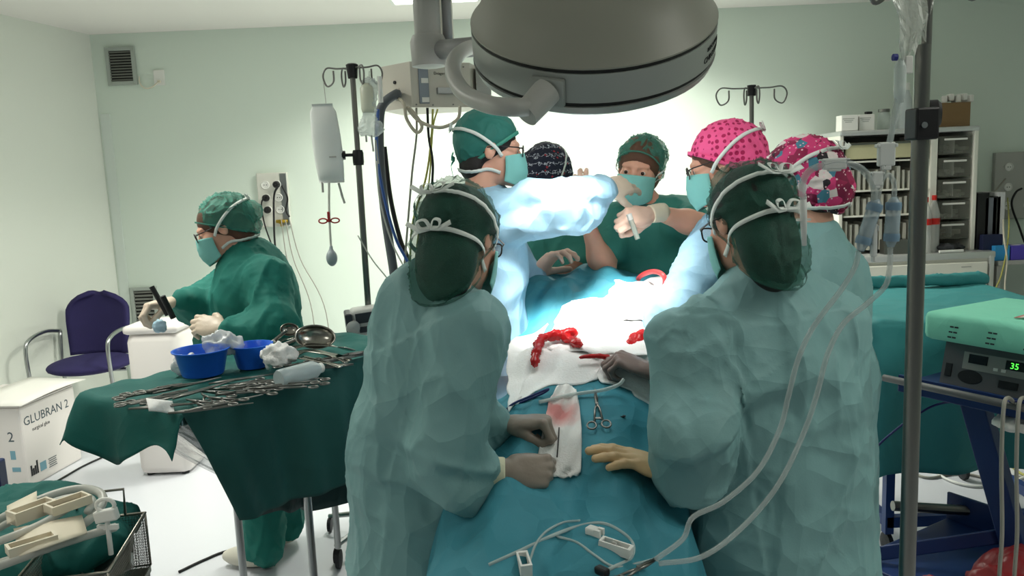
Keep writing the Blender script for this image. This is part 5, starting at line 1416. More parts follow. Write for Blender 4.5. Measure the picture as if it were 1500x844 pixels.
# flat green towel behind
rows = [[on(0 + 130 * u, 738 - 26 * u + 18 * v, tz + .10 + .01 * math.sin(u * 5)) for u in np.linspace(-.2, .78, 10)] for v in np.linspace(0, 1, 5)]
o = MB().sheet(rows, .006).build('folded_towel', M_CLOTH, smooth=True, origin=on(60, 740, tz + .1)); setp(o, 'flat green towel behind the coiled tubing', 'towel')
M_TUB = mat('milky_tubing', srgb(206, 206, 198), .3, alpha=.75); M_IVORY = mat('ivory_plastic', srgb(226, 216, 194), .45)
zt_ = tz + .15
def st(pts, r_, label, m=M_TUB, name='tubing', cat='tubing'):
    P = [on(x, y, zt_ + z) for x, y, z in pts]; o = MB().tube(spl(P, 8), r_, 10).build(name, m, smooth=True, origin=P[0]); return setp(o, label, cat)
st([(-20, 772, .0), (30, 745, .02), (80, 724, .03), (120, 716, .03), (146, 722, .03), (150, 738, .02), (130, 762, .01), (90, 788, .0), (40, 812, -.01), (-20, 832, -.02)], .011, 'thick milky tubing looped over the green bundle')
st([(-20, 784, .01), (30, 757, .03), (80, 735, .04), (118, 727, .04), (136, 734, .04), (128, 750, .03)], .009, 'inner milky tubing loop beside the thick one')
st([(170, 772, .0), (130, 784, .0), (80, 800, .0), (30, 818, -.01), (-20, 836, -.02)], .010, 'straight milky tube pointing at the wire basket')
st([(-20, 800, .03), (20, 785, .04), (60, 768, .04), (100, 745, .04)], .009, 'short milky tube across the ivory holders')
def ivory(px0, py0, px1, py1, w, h_, z, label):
    a, b = on(px0, py0, zt_ + z), on(px1, py1, zt_ + z); d = (b - a); L = d.length; c = (a + b) / 2
    M0 = aim(c, d); t = thing('tube_holder', label, 'tube holder', c, group=None)
    f_ = MB(); f_.box((-w / 2 + .003, 0, 0), (.006, L, h_), M=M0); f_.box((w / 2 - .003, 0, 0), (.006, L, h_), M=M0); f_.box((0, 0, -h_ / 2 + .002), (w - .012, L, .004), M=M0)
    f_.box((0, L / 2 - .003, 0), (w - .012, .006, h_), M=M0); f_.box((0, -L / 2 + .003, 0), (w - .012, .006, h_), M=M0)
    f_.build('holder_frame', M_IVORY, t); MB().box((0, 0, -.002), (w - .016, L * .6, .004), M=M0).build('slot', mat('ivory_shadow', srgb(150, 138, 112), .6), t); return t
ivory(16, 760, 76, 738, .045, .03, .05, 'long ivory plastic holder with an open slot in the tubing coil')
ivory(70, 748, 128, 728, .05, .022, .055, 'flat ivory plastic holder at the top of the tubing coil')
ivory(10, 808, 82, 786, .04, .02, .04, 'clear edged ivory holder at the bottom of the tubing coil')
rows = [[on(20 + 100 * u + 8 * v, 775 - 20 * u + 40 * v - 14 * u * v, zt_ + .03 + .01 * math.sin(u * 4)) for u in np.linspace(0, 1, 8)] for v in np.linspace(0, 1, 6)]
o = MB().sheet(rows, .003).build('card_sheet', M_IVORY, smooth=True, origin=on(70, 790, zt_)); setp(o, 'ivory card sheet under the tubing coil', 'card')
rows = [[on(10 + 44 * u, 742 - 22 * u + 26 * v, zt_ + .05) for u in np.linspace(0, 1, 5)] for v in np.linspace(0, 1, 4)]
o = MB().sheet(rows, .003).build('card_sheet', M_IVORY, smooth=True, origin=on(30, 745, zt_)); setp(o, 'small ivory card behind the long slotted holder', 'card')
# white clamp on the tube end
c = on(156, 755, zt_ + .04); t = thing('tube_clamp', 'white clamp standing on the tube beside the wire basket', 'tube clamp', c)
MB().box((0, 0, 0), (.055, .02, .03), bev=.004, M=Matrix.Translation(c) @ Matrix.Rotation(R(-10), 4, 'Y')).build('clamp_body', M_WHITE, t)
MB().tube([c + Vector((.022 * math.cos(q), 0, .025 + .016 * math.sin(q))) for q in np.linspace(0, 2 * math.pi, 14, endpoint=False)], .005, 8, closed=True).build('clamp_ring', M_WHITE, t, smooth=True)
MB().cyl(c, c + Vector((.0, 0, -.10)), .006, n=8).build('stem', M_WHITE, t); MB().box(c + Vector((0, 0, -.03)), (.05, .008, .012)).build('cross_bar', M_WHITE, t)
# steel tray
c = on(160, 825, tz + .02); t = thing('steel_tray', 'small steel tray leaning by the wire basket', 'tray', c)
Mq = Matrix.Translation(c) @ Matrix.Rotation(R(25), 4, 'Z') @ Matrix.Rotation(R(-18), 4, 'Y')
MB().box((0, 0, 0), (.12, .2, .003), M=Mq).build('tray_floor', M_STEELD, t)
for sx in (-1, 1): MB().box((sx * .06, 0, .008), (.003, .2, .016), M=Mq).build('tray_rim', M_STEELD, t)
# wire basket
b0 = on(165, 776, .74); b1 = on(216, 776, .74)
bw, bd, bh_ = .20, .34, .15
t = thing('wire_basket', 'fine steel mesh basket with a raised wire handle', 'basket', (b1.x - bw / 2, b1.y - .03, .60))
Mk = frame(Vector((.98, .19, 0)).normalized(), Vector((-.19, .98, 0)).normalized(), Vector((0, 0, 1)), Vector((b1.x - bw * .55, b1.y - .10, .60)))
M_WIRE = mat('basket_wire', srgb(150, 146, 136), .35, 1.0)
rm = MB(); cs = [(-bw / 2, -bd / 2), (bw / 2, -bd / 2), (bw / 2, bd / 2), (-bw / 2, bd / 2)]
for z, r_ in ((bh_, .0045), (0, .003)): rm.tube([Mk @ Vector((x, y, z)) for x, y in cs], r_, 6, closed=True)
for x, y in cs: rm.cyl(Mk @ Vector((x, y, 0)), Mk @ Vector((x, y, bh_)), .003, n=6)
rm.build('rim', M_WIRE, t, smooth=True)
ms = MB(); n1, n2, nz = 28, 46, 20
for i in range(4):
    (x0, y0), (x1, y1) = cs[i], cs[(i + 1) % 4]; n = n1 if i % 2 == 0 else n2
    for k in range(n + 1):
        x, y = x0 + (x1 - x0) * k / n, y0 + (y1 - y0) * k / n; ms.tube([Mk @ Vector((x, y, 0)), Mk @ Vector((x, y, bh_))], .0007, 3, cap=False)
    for k in range(nz + 1): ms.tube([Mk @ Vector((x0, y0, bh_ * k / nz)), Mk @ Vector((x1, y1, bh_ * k / nz))], .0007, 3, cap=False)
for k in range(n1 + 1): ms.tube([Mk @ Vector((-bw / 2 + bw * k / n1, -bd / 2, 0)), Mk @ Vector((-bw / 2 + bw * k / n1, bd / 2, 0))], .0007, 3, cap=False)
o = ms.build('wire_mesh', M_WIRE, t); o['kind'] = 'stuff'
hx = MB().tube([Mk @ Vector(q) for q in ((-bw / 2 + .03, bd / 2, bh_), (-bw / 2 + .03, bd / 2 + .01, bh_ + .07), (bw / 2 - .05, bd / 2 + .01, bh_ + .07), (bw / 2 - .05, bd / 2, bh_))], .004, 8); hx.build('handle', M_WIRE, t, smooth=True)
lg = MB()
for x, y in cs: lg.cyl(Mk @ Vector((x * .9, y * .9, -.60)), Mk @ Vector((x * .9, y * .9, -.008)), .012, n=8)
lg.box((0, 0, -.012), (bw, bd, .012), M=Mk)
bs = thing('basket_stand', 'slim steel stand carrying the wire basket', 'stand', Mk @ Vector((0, 0, -.60))); 
MB().box((0, 0, -.012), (bw, bd, .012), M=Mk).build('stand_top', M_STEELD, bs)
for x, y in cs: MB().cyl(Mk @ Vector((x * .9, y * .9, -.60)), Mk @ Vector((x * .9, y * .9, -.018)), .011, n=8).build('leg', M_CHROME, bs)
crumple(Mk @ Vector((0, -.02, .035)), (.075, .13, .03), 6, 'green_cloth', 'dark green cloth lying inside the wire basket', 'cloth', M_CLOTH, .3)
# floor cables
cable([tuple(on(262, 838, .006)), tuple(on(300, 820, .006)), tuple(on(338, 806, .006)), tuple(on(420, 790, .006))], .006, M_BLKC, 'black cable on the floor beneath the instrument table')
cable([tuple(on(10, 719, .006)), tuple(on(60, 716, .006)), tuple(on(120, 684, .006)), tuple(on(150, 670, .006))], .006, M_BLKC, 'black cable on the floor along the carton')

# ================================================================ shelf unit on a drawer cabinet
M_CAB = mat('cabinet_white', srgb(236, 234, 222), .45); M_ALU = mat('aluminium_trim', srgb(206, 208, 206), .35, .5)
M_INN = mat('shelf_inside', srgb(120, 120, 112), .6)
CY = 5.62; SY = 5.72
def rx(px, py, Y): return at(px, py, Y)
cx0, cx1 = rx(1256, 400, CY).x, rx(1454, 400, CY).x; ctz = rx(1350, 373, CY).z
t = thing('drawer_cabinet', 'white cabinet with a wide drawer under the shelf unit', 'cabinet', ((cx0 + cx1) / 2, CY, 0))
cw = cx1 - cx0; cxm = (cx0 + cx1) / 2; cd_ = BY - CY
MB().box((cxm, CY + cd_ / 2 - .002, ctz / 2 + .02), (cw - .03, cd_ - .03, ctz - .10)).build('body', M_CAB, t)
MB().box((cxm, CY + cd_ / 2 - .012, ctz - .02), (cw + .03, cd_ - .005, .05), bev=.012).build('worktop', M_ALU, t, auto=40)
for sx in (cx0 + .015, cx1 - .015): MB().box((sx, CY + .0, ctz / 2), (.035, .03, ctz - .05), bev=.006).build('corner_post', M_ALU, t)
z1 = rx(1350, 387, CY).z; z0 = rx(1350, 428, CY).z
d_ = MB().box((cxm, CY - .006, (z0 + z1) / 2), (cw - .09, .022, z1 - z0), bev=.006).build('drawer', M_CAB, t)
MB().box((cxm + .02, CY - .024, (z0 + z1) / 2 + .01), (.10, .016, .022), bev=.007).build('handle', M_CHROME, d_)
MB().box((cx1 - .2, CY - .018, z1 - .03), (.07, .002, .006)).build('name_strip', M_GREY, d_)
for k in range(3):
    zz = z0 - .03 - (k + .5) * .19
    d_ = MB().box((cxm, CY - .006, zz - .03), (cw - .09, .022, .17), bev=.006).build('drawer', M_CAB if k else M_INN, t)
    MB().box((cxm + .02, CY - .024, zz), (.10, .016, .022), bev=.007).build('handle', M_CHROME, d_)
MB().box((cxm, CY + .3, .03), (cw - .1, .4, .06)).build('plinth', M_BLACK, t)
# upper shelf unit
sx0, sx1 = rx(1232, 280, SY).x, rx(1428, 280, SY).x; stz = rx(1330, 189, SY).z; sbz = ctz + .006
t = thing('shelf_unit', 'white open shelf unit of cassettes and clear drawers', 'shelf unit', ((sx0 + sx1) / 2, SY, sbz))
sw = sx1 - sx0; sxm = (sx0 + sx1) / 2; sd = BY - SY - .03; sh = stz - sbz; ym = SY + sd / 2
div = rx(1368, 280, SY).x
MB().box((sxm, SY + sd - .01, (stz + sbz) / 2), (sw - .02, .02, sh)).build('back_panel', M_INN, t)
for x in (sx0, sx1): MB().box((x, ym, (stz + sbz) / 2), (.03, sd, sh), bev=.006).build('side_panel', M_CAB, t)
MB().box((sxm, ym, stz - .014), (sw + .04, sd + .02, .036), bev=.012).build('top_panel', M_ALU, t)
MB().box((div, ym, (stz + sbz) / 2 - .02), (.045, sd - .02, sh - .05)).build('divider', M_CAB, t)
shz = [rx(1290, 279, SY).z, rx(1290, 316, SY).z]
for z in [rx(1290, 236, SY).z] + shz: MB().box(((sx0 + div) / 2, ym, z), (div - sx0 - .06, sd - .03, .012)).build('shelf', M_CAB, t)
# cream flap drawer at the top
z1, z0 = rx(1290, 208, SY).z, rx(1290, 232, SY).z
fd = MB().box(((sx0 + div) / 2, SY + .03, (z0 + z1) / 2), (div - sx0 - .08, .02, z1 - z0), bev=.003).build('flap_door', mat('cream_flap', srgb(206, 200, 160), .5), t)
MB().box(((sx0 + div) / 2, SY + .018, z0 + .03), (.05, .006, .012)).build('finger_pull', M_STEELD, fd)
MB().box(((sx0 + div) / 2, SY + .016, z1 - .008), (div - sx0 - .08, .012, .014)).build('flap_rail', M_STEELD, fd)
# upright cassettes: one thing each
M_CAS = mat('cassette_white', srgb(196, 194, 182), .5)
rows_ = [(rx(1290, 239, SY).z, shz[0]), (shz[0], shz[1]), (shz[1], sbz + .02)]
rs = np.random.RandomState(5)
lab = ['white upright cassette on the upper shelf of the shelf unit', 'white upright cassette on the middle shelf of the shelf unit', 'white upright cassette on the lowest shelf of the shelf unit']
for k, (zt2, zb2) in enumerate(rows_):
    x = sx0 + .05; proto = None
    while x < div - .06:
        w_ = .016 + .012 * rs.rand(); h_ = (zt2 - zb2 - .02) * (.72 + .22 * rs.rand())
        o = MB().box((x + w_ / 2, SY + .16, zb2 + .0065 + h_ / 2), (w_ * .8, .24, h_)).build('cassette', M_CAS, origin=(x, SY + .16, zb2)); setp(o, lab[k], 'cassette', 'cassettes on the %s shelf' % ('upper', 'middle', 'lowest')[k])
        x += w_ + .012 + .016 * rs.rand()
# clear drawers
M_CDR = mat('smoke_plastic', srgb(130, 130, 120), .2, alpha=.34)
dx0, dx1 = div + .03, sx1 - .02; ys = [(199, 226), (231, 259), (263, 290), (294, 321), (325, 350)]
fillc = [srgb(150, 150, 140), srgb(206, 206, 198), srgb(196, 192, 180), srgb(204, 204, 196), srgb(190, 176, 160)]
for k, (ya, yb) in enumerate(ys):
    z1, z0 = rx(1400, ya, SY).z, rx(1400, yb, SY).z; xm = (dx0 + dx1) / 2; w_ = dx1 - dx0 - .01; h_ = z1 - z0
    d_ = MB(); d_.box((xm, SY + .02, (z0 + z1) / 2), (w_, .006, h_), bev=.001); d_.box((xm, SY + .14, z0 + .003), (w_, .24, .005))
    for s in (-1, 1): d_.box((xm + s * (w_ / 2 - .002), SY + .14, (z0 + z1) / 2), (.004, .24, h_))
    d_.box((xm, SY + .26, (z0 + z1) / 2), (w_, .004, h_))
    do = d_.build('clear_drawer', M_CDR, t)
    MB().box((xm, SY + .012, z1 - .022), (w_ * .7, .010, .014), bev=.003).build('label_holder', M_PAPER, do)
    MB().box((xm, SY + .10, z0 + h_ * .42), (.004, .14, h_ * .7)).build('drawer_divider', M_WHITE, do)
    fm_ = mat('supplies_%d' % k, fillc[k], .6)
    ct = MB()
    for i in range(9): 
        ct.box((xm + (rs.rand() - .5) * w_ * .75, SY + .05 + .1 * rs.rand(), z0 + .012 + h_ * .38 * rs.rand()), (.03 + .03 * rs.rand(), .05, .012 + .02 * rs.rand()), rz=rs.rand() * 2)
    so = ct.build('packed_supplies', fm_, do); so['kind'] = 'stuff'
# things on top
def carton_box(px0, py0, px1, py1, Y, d, label, m, line=True, name='medicine_box', z=None):
    a, b = at(px0, py0, Y), at(px1, py1, Y); x0_, x1_ = a.x, b.x; zt2, zb2 = a.z, (b.z if z is None else z)
    t = thing(name, label, 'box', ((x0_ + x1_) / 2, Y + d / 2, zb2))
    MB().box(((x0_ + x1_) / 2, Y + d / 2, (zt2 + zb2) / 2), (x1_ - x0_, d, zt2 - zb2), bev=.003).build('box_body', m, t)
    if line:
        for k in range(3): MB().box(((x0_ + x1_) / 2 - .01, Y - .0006, zt2 - .025 - k * .012), ((x1_ - x0_) * (.7 - .15 * k), .001, .005)).build('printed_line', M_GREY, t)
    return t
zt3 = stz + .0045
carton_box(1233, 169, 1257, 189, SY, .1, 'wider white medicine box on the shelf unit', M_PAPER, z=zt3)
carton_box(1259, 168, 1281, 188, SY + .02, .1, 'squarer white medicine box between its neighbour and the glass jar', M_PAPER, z=zt3)
def bottle(px, pyt, Y, r_, zb_, label, m, capm, prof=None, caph=.03, name='bottle', neck=.45):
    a = at(px, pyt, Y); H_ = a.z - zb_
    t = thing(name, label, 'bottle' if name != 'jar' else 'jar', (a.x, Y, zb_)); M0 = Matrix.Translation((a.x, Y, zb_))
    MB().lathe([(.001, .001), (r_ * .95, .001), (r_, .008), (r_, (H_ - caph) * .74), (r_ * neck, H_ - caph), (.001, H_ - caph)], M0, 20, cap=False).build('bottle_wall', m, t, auto=40)
    MB().lathe([(r_ * neck * 1.1, H_ - caph), (r_ * neck * 1.1, H_), (.001, H_)], M0, 16, cap=False).build('bottle_cap', capm, t, auto=40)
    return t
M_GLS = mat('jar_glass', srgb(200, 210, 206), .1, alpha=.35)
bottle(1295, 160, SY + .12, .045, zt3, 'clear glass jar on the shelf unit', M_GLS, M_STEELD, name='jar', neck=.8, caph=.02)
bottle(1325, 122, SY + .14, .055, zt3, 'tall pale bottle on the shelf unit behind the pole', mat('pale_bottle', srgb(206, 214, 214), .3, alpha=.85), M_WHITE, neck=.6, caph=.05)
o = MB().box((at(1274, 163, SY + .05).x, SY + .07, at(1274, 165, SY + .05).z), (.05, .03, .018), rz=R(20), bev=.005).build('small_clip', M_BLACK, origin=at(1274, 166, SY + .05)); setp(o, 'small black clip on the squarer white medicine box', 'clip')
t = carton_box(1376, 151, 1421, 183, SY + .02, .26, 'open brown cardboard box of supplies on the shelf unit', mat('cardboard', srgb(128, 102, 68), .8), line=False, name='cardboard_box', z=zt3)
q0 = at(1385, 150, SY + .1)
for k in range(5):
    o = MB().box((q0.x + .012 + .042 * k, SY + .14, q0.z + .022 + .012 * (k % 2)), (.034, .08, .05), rz=.2 * (k - 2), bev=.006).build('supply_pack', M_PAPER, origin=(q0.x + .042 * k, SY + .14, q0.z)); setp(o, 'white paper pack standing in the open cardboard box', 'pack', 'packs in the cardboard box')
# things on the worktop
wz = ctz + .0055
M_PET = mat('clear_bottle', srgb(206, 208, 204), .15, alpha=.5); M_RED = mat('red_plastic', srgb(206, 40, 34), .4)
for px, pt, lb in ((1357, 289, 'clear plastic bottle with red cap nearest the pole'), (1369, 286, 'clear plastic bottle with red cap and red band beside the clear drawers')):
    t = bottle(px, pt, CY + .05 + .04 * (px > 1360), .040, wz, lb, M_PET, M_RED, neck=.36, caph=.035)
    b_ = t.location; MB().lathe([(.0408, .20), (.0408, .245)], Matrix.Translation(b_), 20, cap=False).build('red_band', M_RED, t, smooth=True)
V, Q = nets([ell((at(1394, 358, CY + .05).x, CY + .06, wz + .03), (.11, .05, .03))], .008, .01); V = wrinkle(V, Q, .012, 24, (1, 1, 1), 2)
V[:, 2] = np.maximum(V[:, 2], wz); o = mesh('cable_bundle', V, Q, M_RUBBER, origin=(at(1394, 358, CY).x, CY + .06, wz)); setp(o, 'black coiled cable bundle under the clear drawers', 'cable bundle')
o = MB().cyl((at(1376, 367, CY).x, CY + .0, wz + .010), (at(1412, 365, CY).x, CY + .01, wz + .010), .010, n=10).build('syringe', M_WHITE, origin=(at(1390, 367, CY).x, CY, wz)); setp(o, 'white syringe lying at the worktop edge', 'syringe')
carton_box(1296, 352, 1332, 373, CY + .04, .08, 'small grey tray of vials on the worktop', M_STEELD, line=False, name='vial_tray', z=wz)
# folders and glove boxes on the neighbouring shelf
gx = rx(1454, 380, CY).x; t = thing('side_shelf', 'grey side shelf next to the drawer cabinet', 'shelf', (gx + .35, CY + .2, 0)); gz_ = rx(1480, 382, CY).z
MB().box((gx + .40, CY + .22, gz_ - .015), (.72, .45, .03), bev=.004).build('shelf_board', M_GREY, t)
for sx in (.06, .72): MB().box((gx + sx, CY + .22, gz_ / 2 - .02), (.03, .4, gz_ - .03)).build('shelf_leg', M_GREY, t)
ff = [(1431, 1444, 285, M_BLACK, 'black ring folder standing beside the shelf unit'), (1442, 1455, 292, mat('grey_folder', srgb(110, 114, 122), .5), 'grey folder standing between two black folders'), (1453, 1461, 290, M_BLACK, 'slim black folder standing in the blue file box'), (1460, 1467, 284, mat('white_folder', srgb(206, 206, 206), .5), 'white paper wallet leaning in the blue file box')]
for (xa, xb, yt, m, lb) in ff:
    a, b = at(xa, yt, CY + .1), at(xb, 372, CY + .1)
    o = MB().box(((a.x + b.x) / 2 + .01, CY + .22, (a.z + wz) / 2 + .01), (b.x - a.x, .24, a.z - wz), M=None, bev=.003).build('folder', m, origin=((a.x + b.x) / 2, CY + .22, wz)); setp(o, lb, 'folder')
a, b = at(1440, 345, CY + .06), at(1468, 374, CY + .06)
o = MB().box(((a.x + b.x) / 2, CY + .09, (a.z + gz_) / 2 + .003), (b.x - a.x, .06, a.z - gz_), bev=.003).build('file_box', mat('navy_card', srgb(30, 38, 72), .6), origin=((a.x + b.x) / 2, CY + .09, gz_)); setp(o, 'dark blue file box in front of the folders', 'file box')
for k, (xa, xb, m, lb) in enumerate(((1460, 1482, mat('cyan_box', srgb(50, 150, 210), .5), 'light blue glove box on the side shelf'), (1484, 1512, mat('violet_box', srgb(84, 70, 180), .5), 'violet glove box on the side shelf'))):
    a, b = at(xa, 361, CY), at(xb, 380, CY); t = thing('glove_box', lb, 'box', ((a.x + b.x) / 2, CY + .08, gz_))
    MB().box(((a.x + b.x) / 2, CY + .08, (a.z + gz_) / 2), (b.x - a.x - .004, .12, a.z - gz_), bev=.004).build('box_body', m, t)
    MB().lathe([(.03, 0), (.03, .002), (.001, .002)], Matrix.Translation(((a.x + b.x) / 2, CY + .08, a.z)) @ Matrix.Diagonal((1.2, .6, 1, 1)), 16, cap=False).build('opening', M_PAPER, t)
cable([(1476, 290, BY - .15), (1478, 330, CY - .04), (1474, 370, CY - .06), (1466, 405, CY - .06), (1456, 430, CY - .06), (1450, 470, CY - .06)], .005, M_YELC, 'pale yellow cable hanging in front of the side shelf')
cable([(1470, 290, BY - .15), (1470, 340, CY - .05), (1475, 380, CY - .06), (1472, 420, CY - .06), (1476, 470, CY - .06)], .006, M_CREAM, 'cream cable hanging in front of the glove boxes')

# ================================================================ draped table at the right
M_DR2 = mat('teal_sheet', srgb(62, 146, 148), .7, bump=.12, bscale=240, var=.06, vscale=5, crease=.3, cscale=5)
tx0, tx1, ty0, ty1, tz2 = 1.42, 2.30, 3.05, 3.9, .99
t = thing('draped_table', 'blue framed table under a teal sheet', 'table', ((tx0 + tx1) / 2, (ty0 + ty1) / 2, 0))
M_BLUE = mat('blue_enamel', srgb(26, 62, 124), .4)
MB().box(((tx0 + tx1) / 2, (ty0 + ty1) / 2, tz2 - .02), (tx1 - tx0 - .02, ty1 - ty0 - .02, .03)).build('table_top', M_CHROME, t)
for sx in (tx0 + .09, tx1 - .06):
    for sy in (ty0 + .06, ty1 - .06):
        lg = MB().box((sx, sy, .53), (.035, .035, .88)).build('leg', M_BLUE, t)
        MB().lathe([(.02, -.014), (.045, -.009), (.045, .009), (.02, .014)], Matrix.Translation((sx, sy, .045)) @ Matrix.Rotation(R(90), 4, 'Y'), 18).build('caster', M_RUBBER, lg)
    MB().box((sx, (ty0 + ty1) / 2, .14), (.035, ty1 - ty0 - .16, .045)).build('lower_rail', M_BLUE, t)
MB().box(((tx0 + tx1) / 2, ty0 + .06, .14), (tx1 - tx0 - .16, .035, .045)).build('lower_rail', M_BLUE, t)
MB().cyl((tx0 + .05, ty0 - .06, .26), (tx0 + .42, ty0 - .06, .22), .02, n=12).build('brake_bar', M_STEELD, t)
def tealsheet(u, v):
    # v: from back over the top, down the front; u across with side hang
    l = -.55 + u * (tx1 - tx0 + 1.1); s = v * (ty1 - ty0 + .62)
    x = tx0 + l; y = ty1 - s; z = tz2 + .004
    if y < ty0: e = ty0 - y; z -= e * .98; y = ty0 - .02 - .05 * e + .018 * math.sin(x * 21) * min(1, e * 4)
    if x < tx0: e = tx0 - x; z -= e; x = tx0 - .02 - .04 * e + .015 * math.sin(y * 22) * min(1, e * 4)
    if x > tx1: e = x - tx1; z -= e; x = tx1 + .02 + .04 * e
    return Vector((x, y, max(z, .30) + .006 * math.sin(x * 13 + y * 9)))
o = MB().sheet(sheet_on(tealsheet, 70, 60), .003).build('table_sheet', M_DR2, smooth=True, origin=((tx0 + tx1) / 2, (ty0 + ty1) / 2, tz2)); setp(o, 'teal sheet hanging over the blue framed table', 'drape')
V, Q = nets([cap((tx0 - .05, ty1 - .05, tz2 + .03), (tx1, ty1 - .05, tz2 + .03), .035)], .012, .02, cut=lambda X: -(X[:, 2] - tz2 - .004)); V = wrinkle(V, Q, .006, 14, (1, 1, 1), 2)
o = mesh('rolled_sheet', V, Q, M_DR2, origin=(tx0, ty1, tz2)); setp(o, 'rolled dark teal edge of cloth along the back of the draped table', 'cloth')

# ================================================================ electrosurgery cart
M_BLUED = mat('cart_blue', srgb(24, 52, 104), .4)
cz_ = .84
P1 = on(1306, 556, cz_); P2 = on(1500, 598, cz_)
ex = Vector((P2.x - P1.x, P2.y - P1.y, 0)).normalized(); ey = Vector((-ex.y, ex.x, 0))
Mc = frame(ex, ey, Vector((0, 0, 1)), Vector((P1.x, P1.y, 0)))
cwid, cdep = .62, .46
t = thing('equipment_cart', 'blue metal equipment cart with a grey front rail', 'cart', Mc @ Vector((cwid / 2, cdep / 2, 0)))
MB().box((cwid / 2, cdep / 2 + .02, cz_ - .03), (cwid - .02, cdep, .03), bev=.004, M=Mc).build('top_shelf', M_BLUED, t)
for y_ in (.03, cdep + .02): MB().box((cwid / 2, y_, cz_ - .01), (cwid - .02, .012, .05), M=Mc).build('shelf_lip', M_BLUED, t)
MB().tube([Mc @ Vector(q) for q in ((-.03, 0, cz_), (cwid, 0, cz_))], .013, 12).build('front_rail', mat('rail_grey', srgb(96, 98, 98), .5), t, smooth=True)
for x_ in (.02, cwid - .04): MB().cyl(Mc @ Vector((x_, 0, cz_)), Mc @ Vector((x_, .04, cz_ - .02)), .009, n=8).build('rail_mount', M_BLUED, t)
# slanted post and base tray
pm = MB()
def beam(mb, a, b, w, d):
    a, b = Vector(a), Vector(b); M0 = aim((a + b) / 2, b - a, up=(0, 1, 0)); return mb.box((0, 0, 0), (w, (b - a).length, d), bev=.004, M=Mc @ M0)
beam(MB(), (.16, .22, cz_ - .04), (.34, .22, .26), .085, .05).build('slanted_post', M_BLUED, t)
beam(MB(), (cwid - .03, .22, cz_ - .04), (cwid - .03, .22, .26), .085, .05).build('rear_post', M_BLUED, t)
MB().box((cwid / 2, .18, .16), (cwid + .12, cdep + .14, .02), bev=.004, M=Mc).build('base_tray', M_BLUED, t)
MB().box((cwid / 2, .18 + (cdep + .14) / 2, .22), (cwid + .12, .012, .12), M=Mc).build('tray_back', M_BLUED, t)
beam(MB(), (-.05, -.12, .18), (.30, .25, .30), .05, .012).build('side_gusset', M_BLUED, t)
for sx in (.0, cwid):
    for sy in (-.02, .38):
        cs_ = MB().lathe([(.02, -.014), (.05, -.009), (.05, .009), (.02, .014)], Mc @ Matrix.Translation((sx, sy, .05)) @ Matrix.Rotation(R(90), 4, 'Y'), 18).build('caster', M_RUBBER, t)
        MB().cyl(Mc @ Vector((sx, sy, .05)), Mc @ Vector((sx, sy, .155)), .012, n=8).build('caster_stem', M_CHROME, cs_)
# generator
gx0, gy0 = .13, .075
g = thing('electrosurgical_generator', 'grey electrosurgical generator with green digits on the cart', 'generator', Mc @ Vector((gx0 + .22, gy0 + .16, cz_)))
gz0 = cz_ + .004
Mg = Mc @ Matrix.Translation((gx0, gy0, gz0))
M_GEN = mat('generator_grey', srgb(150, 152, 146), .45); M_GEN2 = mat('generator_dark', srgb(92, 94, 96), .5)
GW, GH = .44, .145
gb = MB(); V = [(0, 0, 0), (GW, 0, 0), (GW, .34, 0), (0, .34, 0), (0, .035, GH), (GW, .035, GH), (GW, .34, GH), (0, .34, GH)]
gb.add(V, [[0, 3, 2, 1], [4, 5, 6, 7], [0, 1, 5, 4], [1, 2, 6, 5], [2, 3, 7, 6], [3, 0, 4, 7]], Mg); gb.build('casing', M_GEN2, g)
sl_ = math.atan2(GH, .035); fz = Vector((0, -math.sin(sl_), math.cos(sl_))); fy = Vector((0, math.cos(sl_), math.sin(sl_)))
Mf = Mg @ frame(Vector((1, 0, 0)), fy, Vector((0, -fy.z, fy.y)), Vector((0, 0, 0)))
MB().box((GW / 2 + .03, .092, .002), (GW - .08, .058, .004), M=Mf).build('control_panel', M_GEN, g)
def disp(x, txt):
    d_ = MB().box((x, .10, .005), (.062, .030, .003), M=Mf).build('display', mat('display_black', srgb(10, 14, 10), .2), g)
    if txt: text_mesh(txt, .028, Mf @ Matrix.Translation((x - .017, .090, .007)), mat('green_digit', srgb(80, 230, 70), .4, emit=2.0), d_, name='digits')
disp(.12, ''); disp(.24, '35'); disp(.37, '35')
for x in (.18, .205, .30, .325, .34): MB().box((x, .078, .005), (.014, .010, .003), M=Mf).build('key', M_WHITE, g)
for x in (.39, .42, .345): MB().box((x, .075, .005), (.018, .012, .004), M=Mf).build('key', mat('blue_key', srgb(70, 120, 200), .4), g)
MB().lathe([(.001, .002), (.040, .002), (.042, 0)], Mf @ Matrix.Translation((.10, .038, 0)) @ Matrix.Diagonal((1, .55, 1, 1)), 20, cap=False).build('speaker_grille', M_BLACK, g)
MB().box((.025, .05, .002), (.022, .045, .005), bev=.001, M=Mf).build('power_switch', M_BLACK, g)
for x in (.225, .36): MB().box((x, .035, .002), (.06, .024, .004), bev=.001, M=Mf).build('output_socket', M_BLACK, g)
MB().box((.36, .035, .012), (.05, .016, .02), bev=.003, M=Mf).build('blue_plug', mat('blue_plug', srgb(40, 80, 170), .4), g)
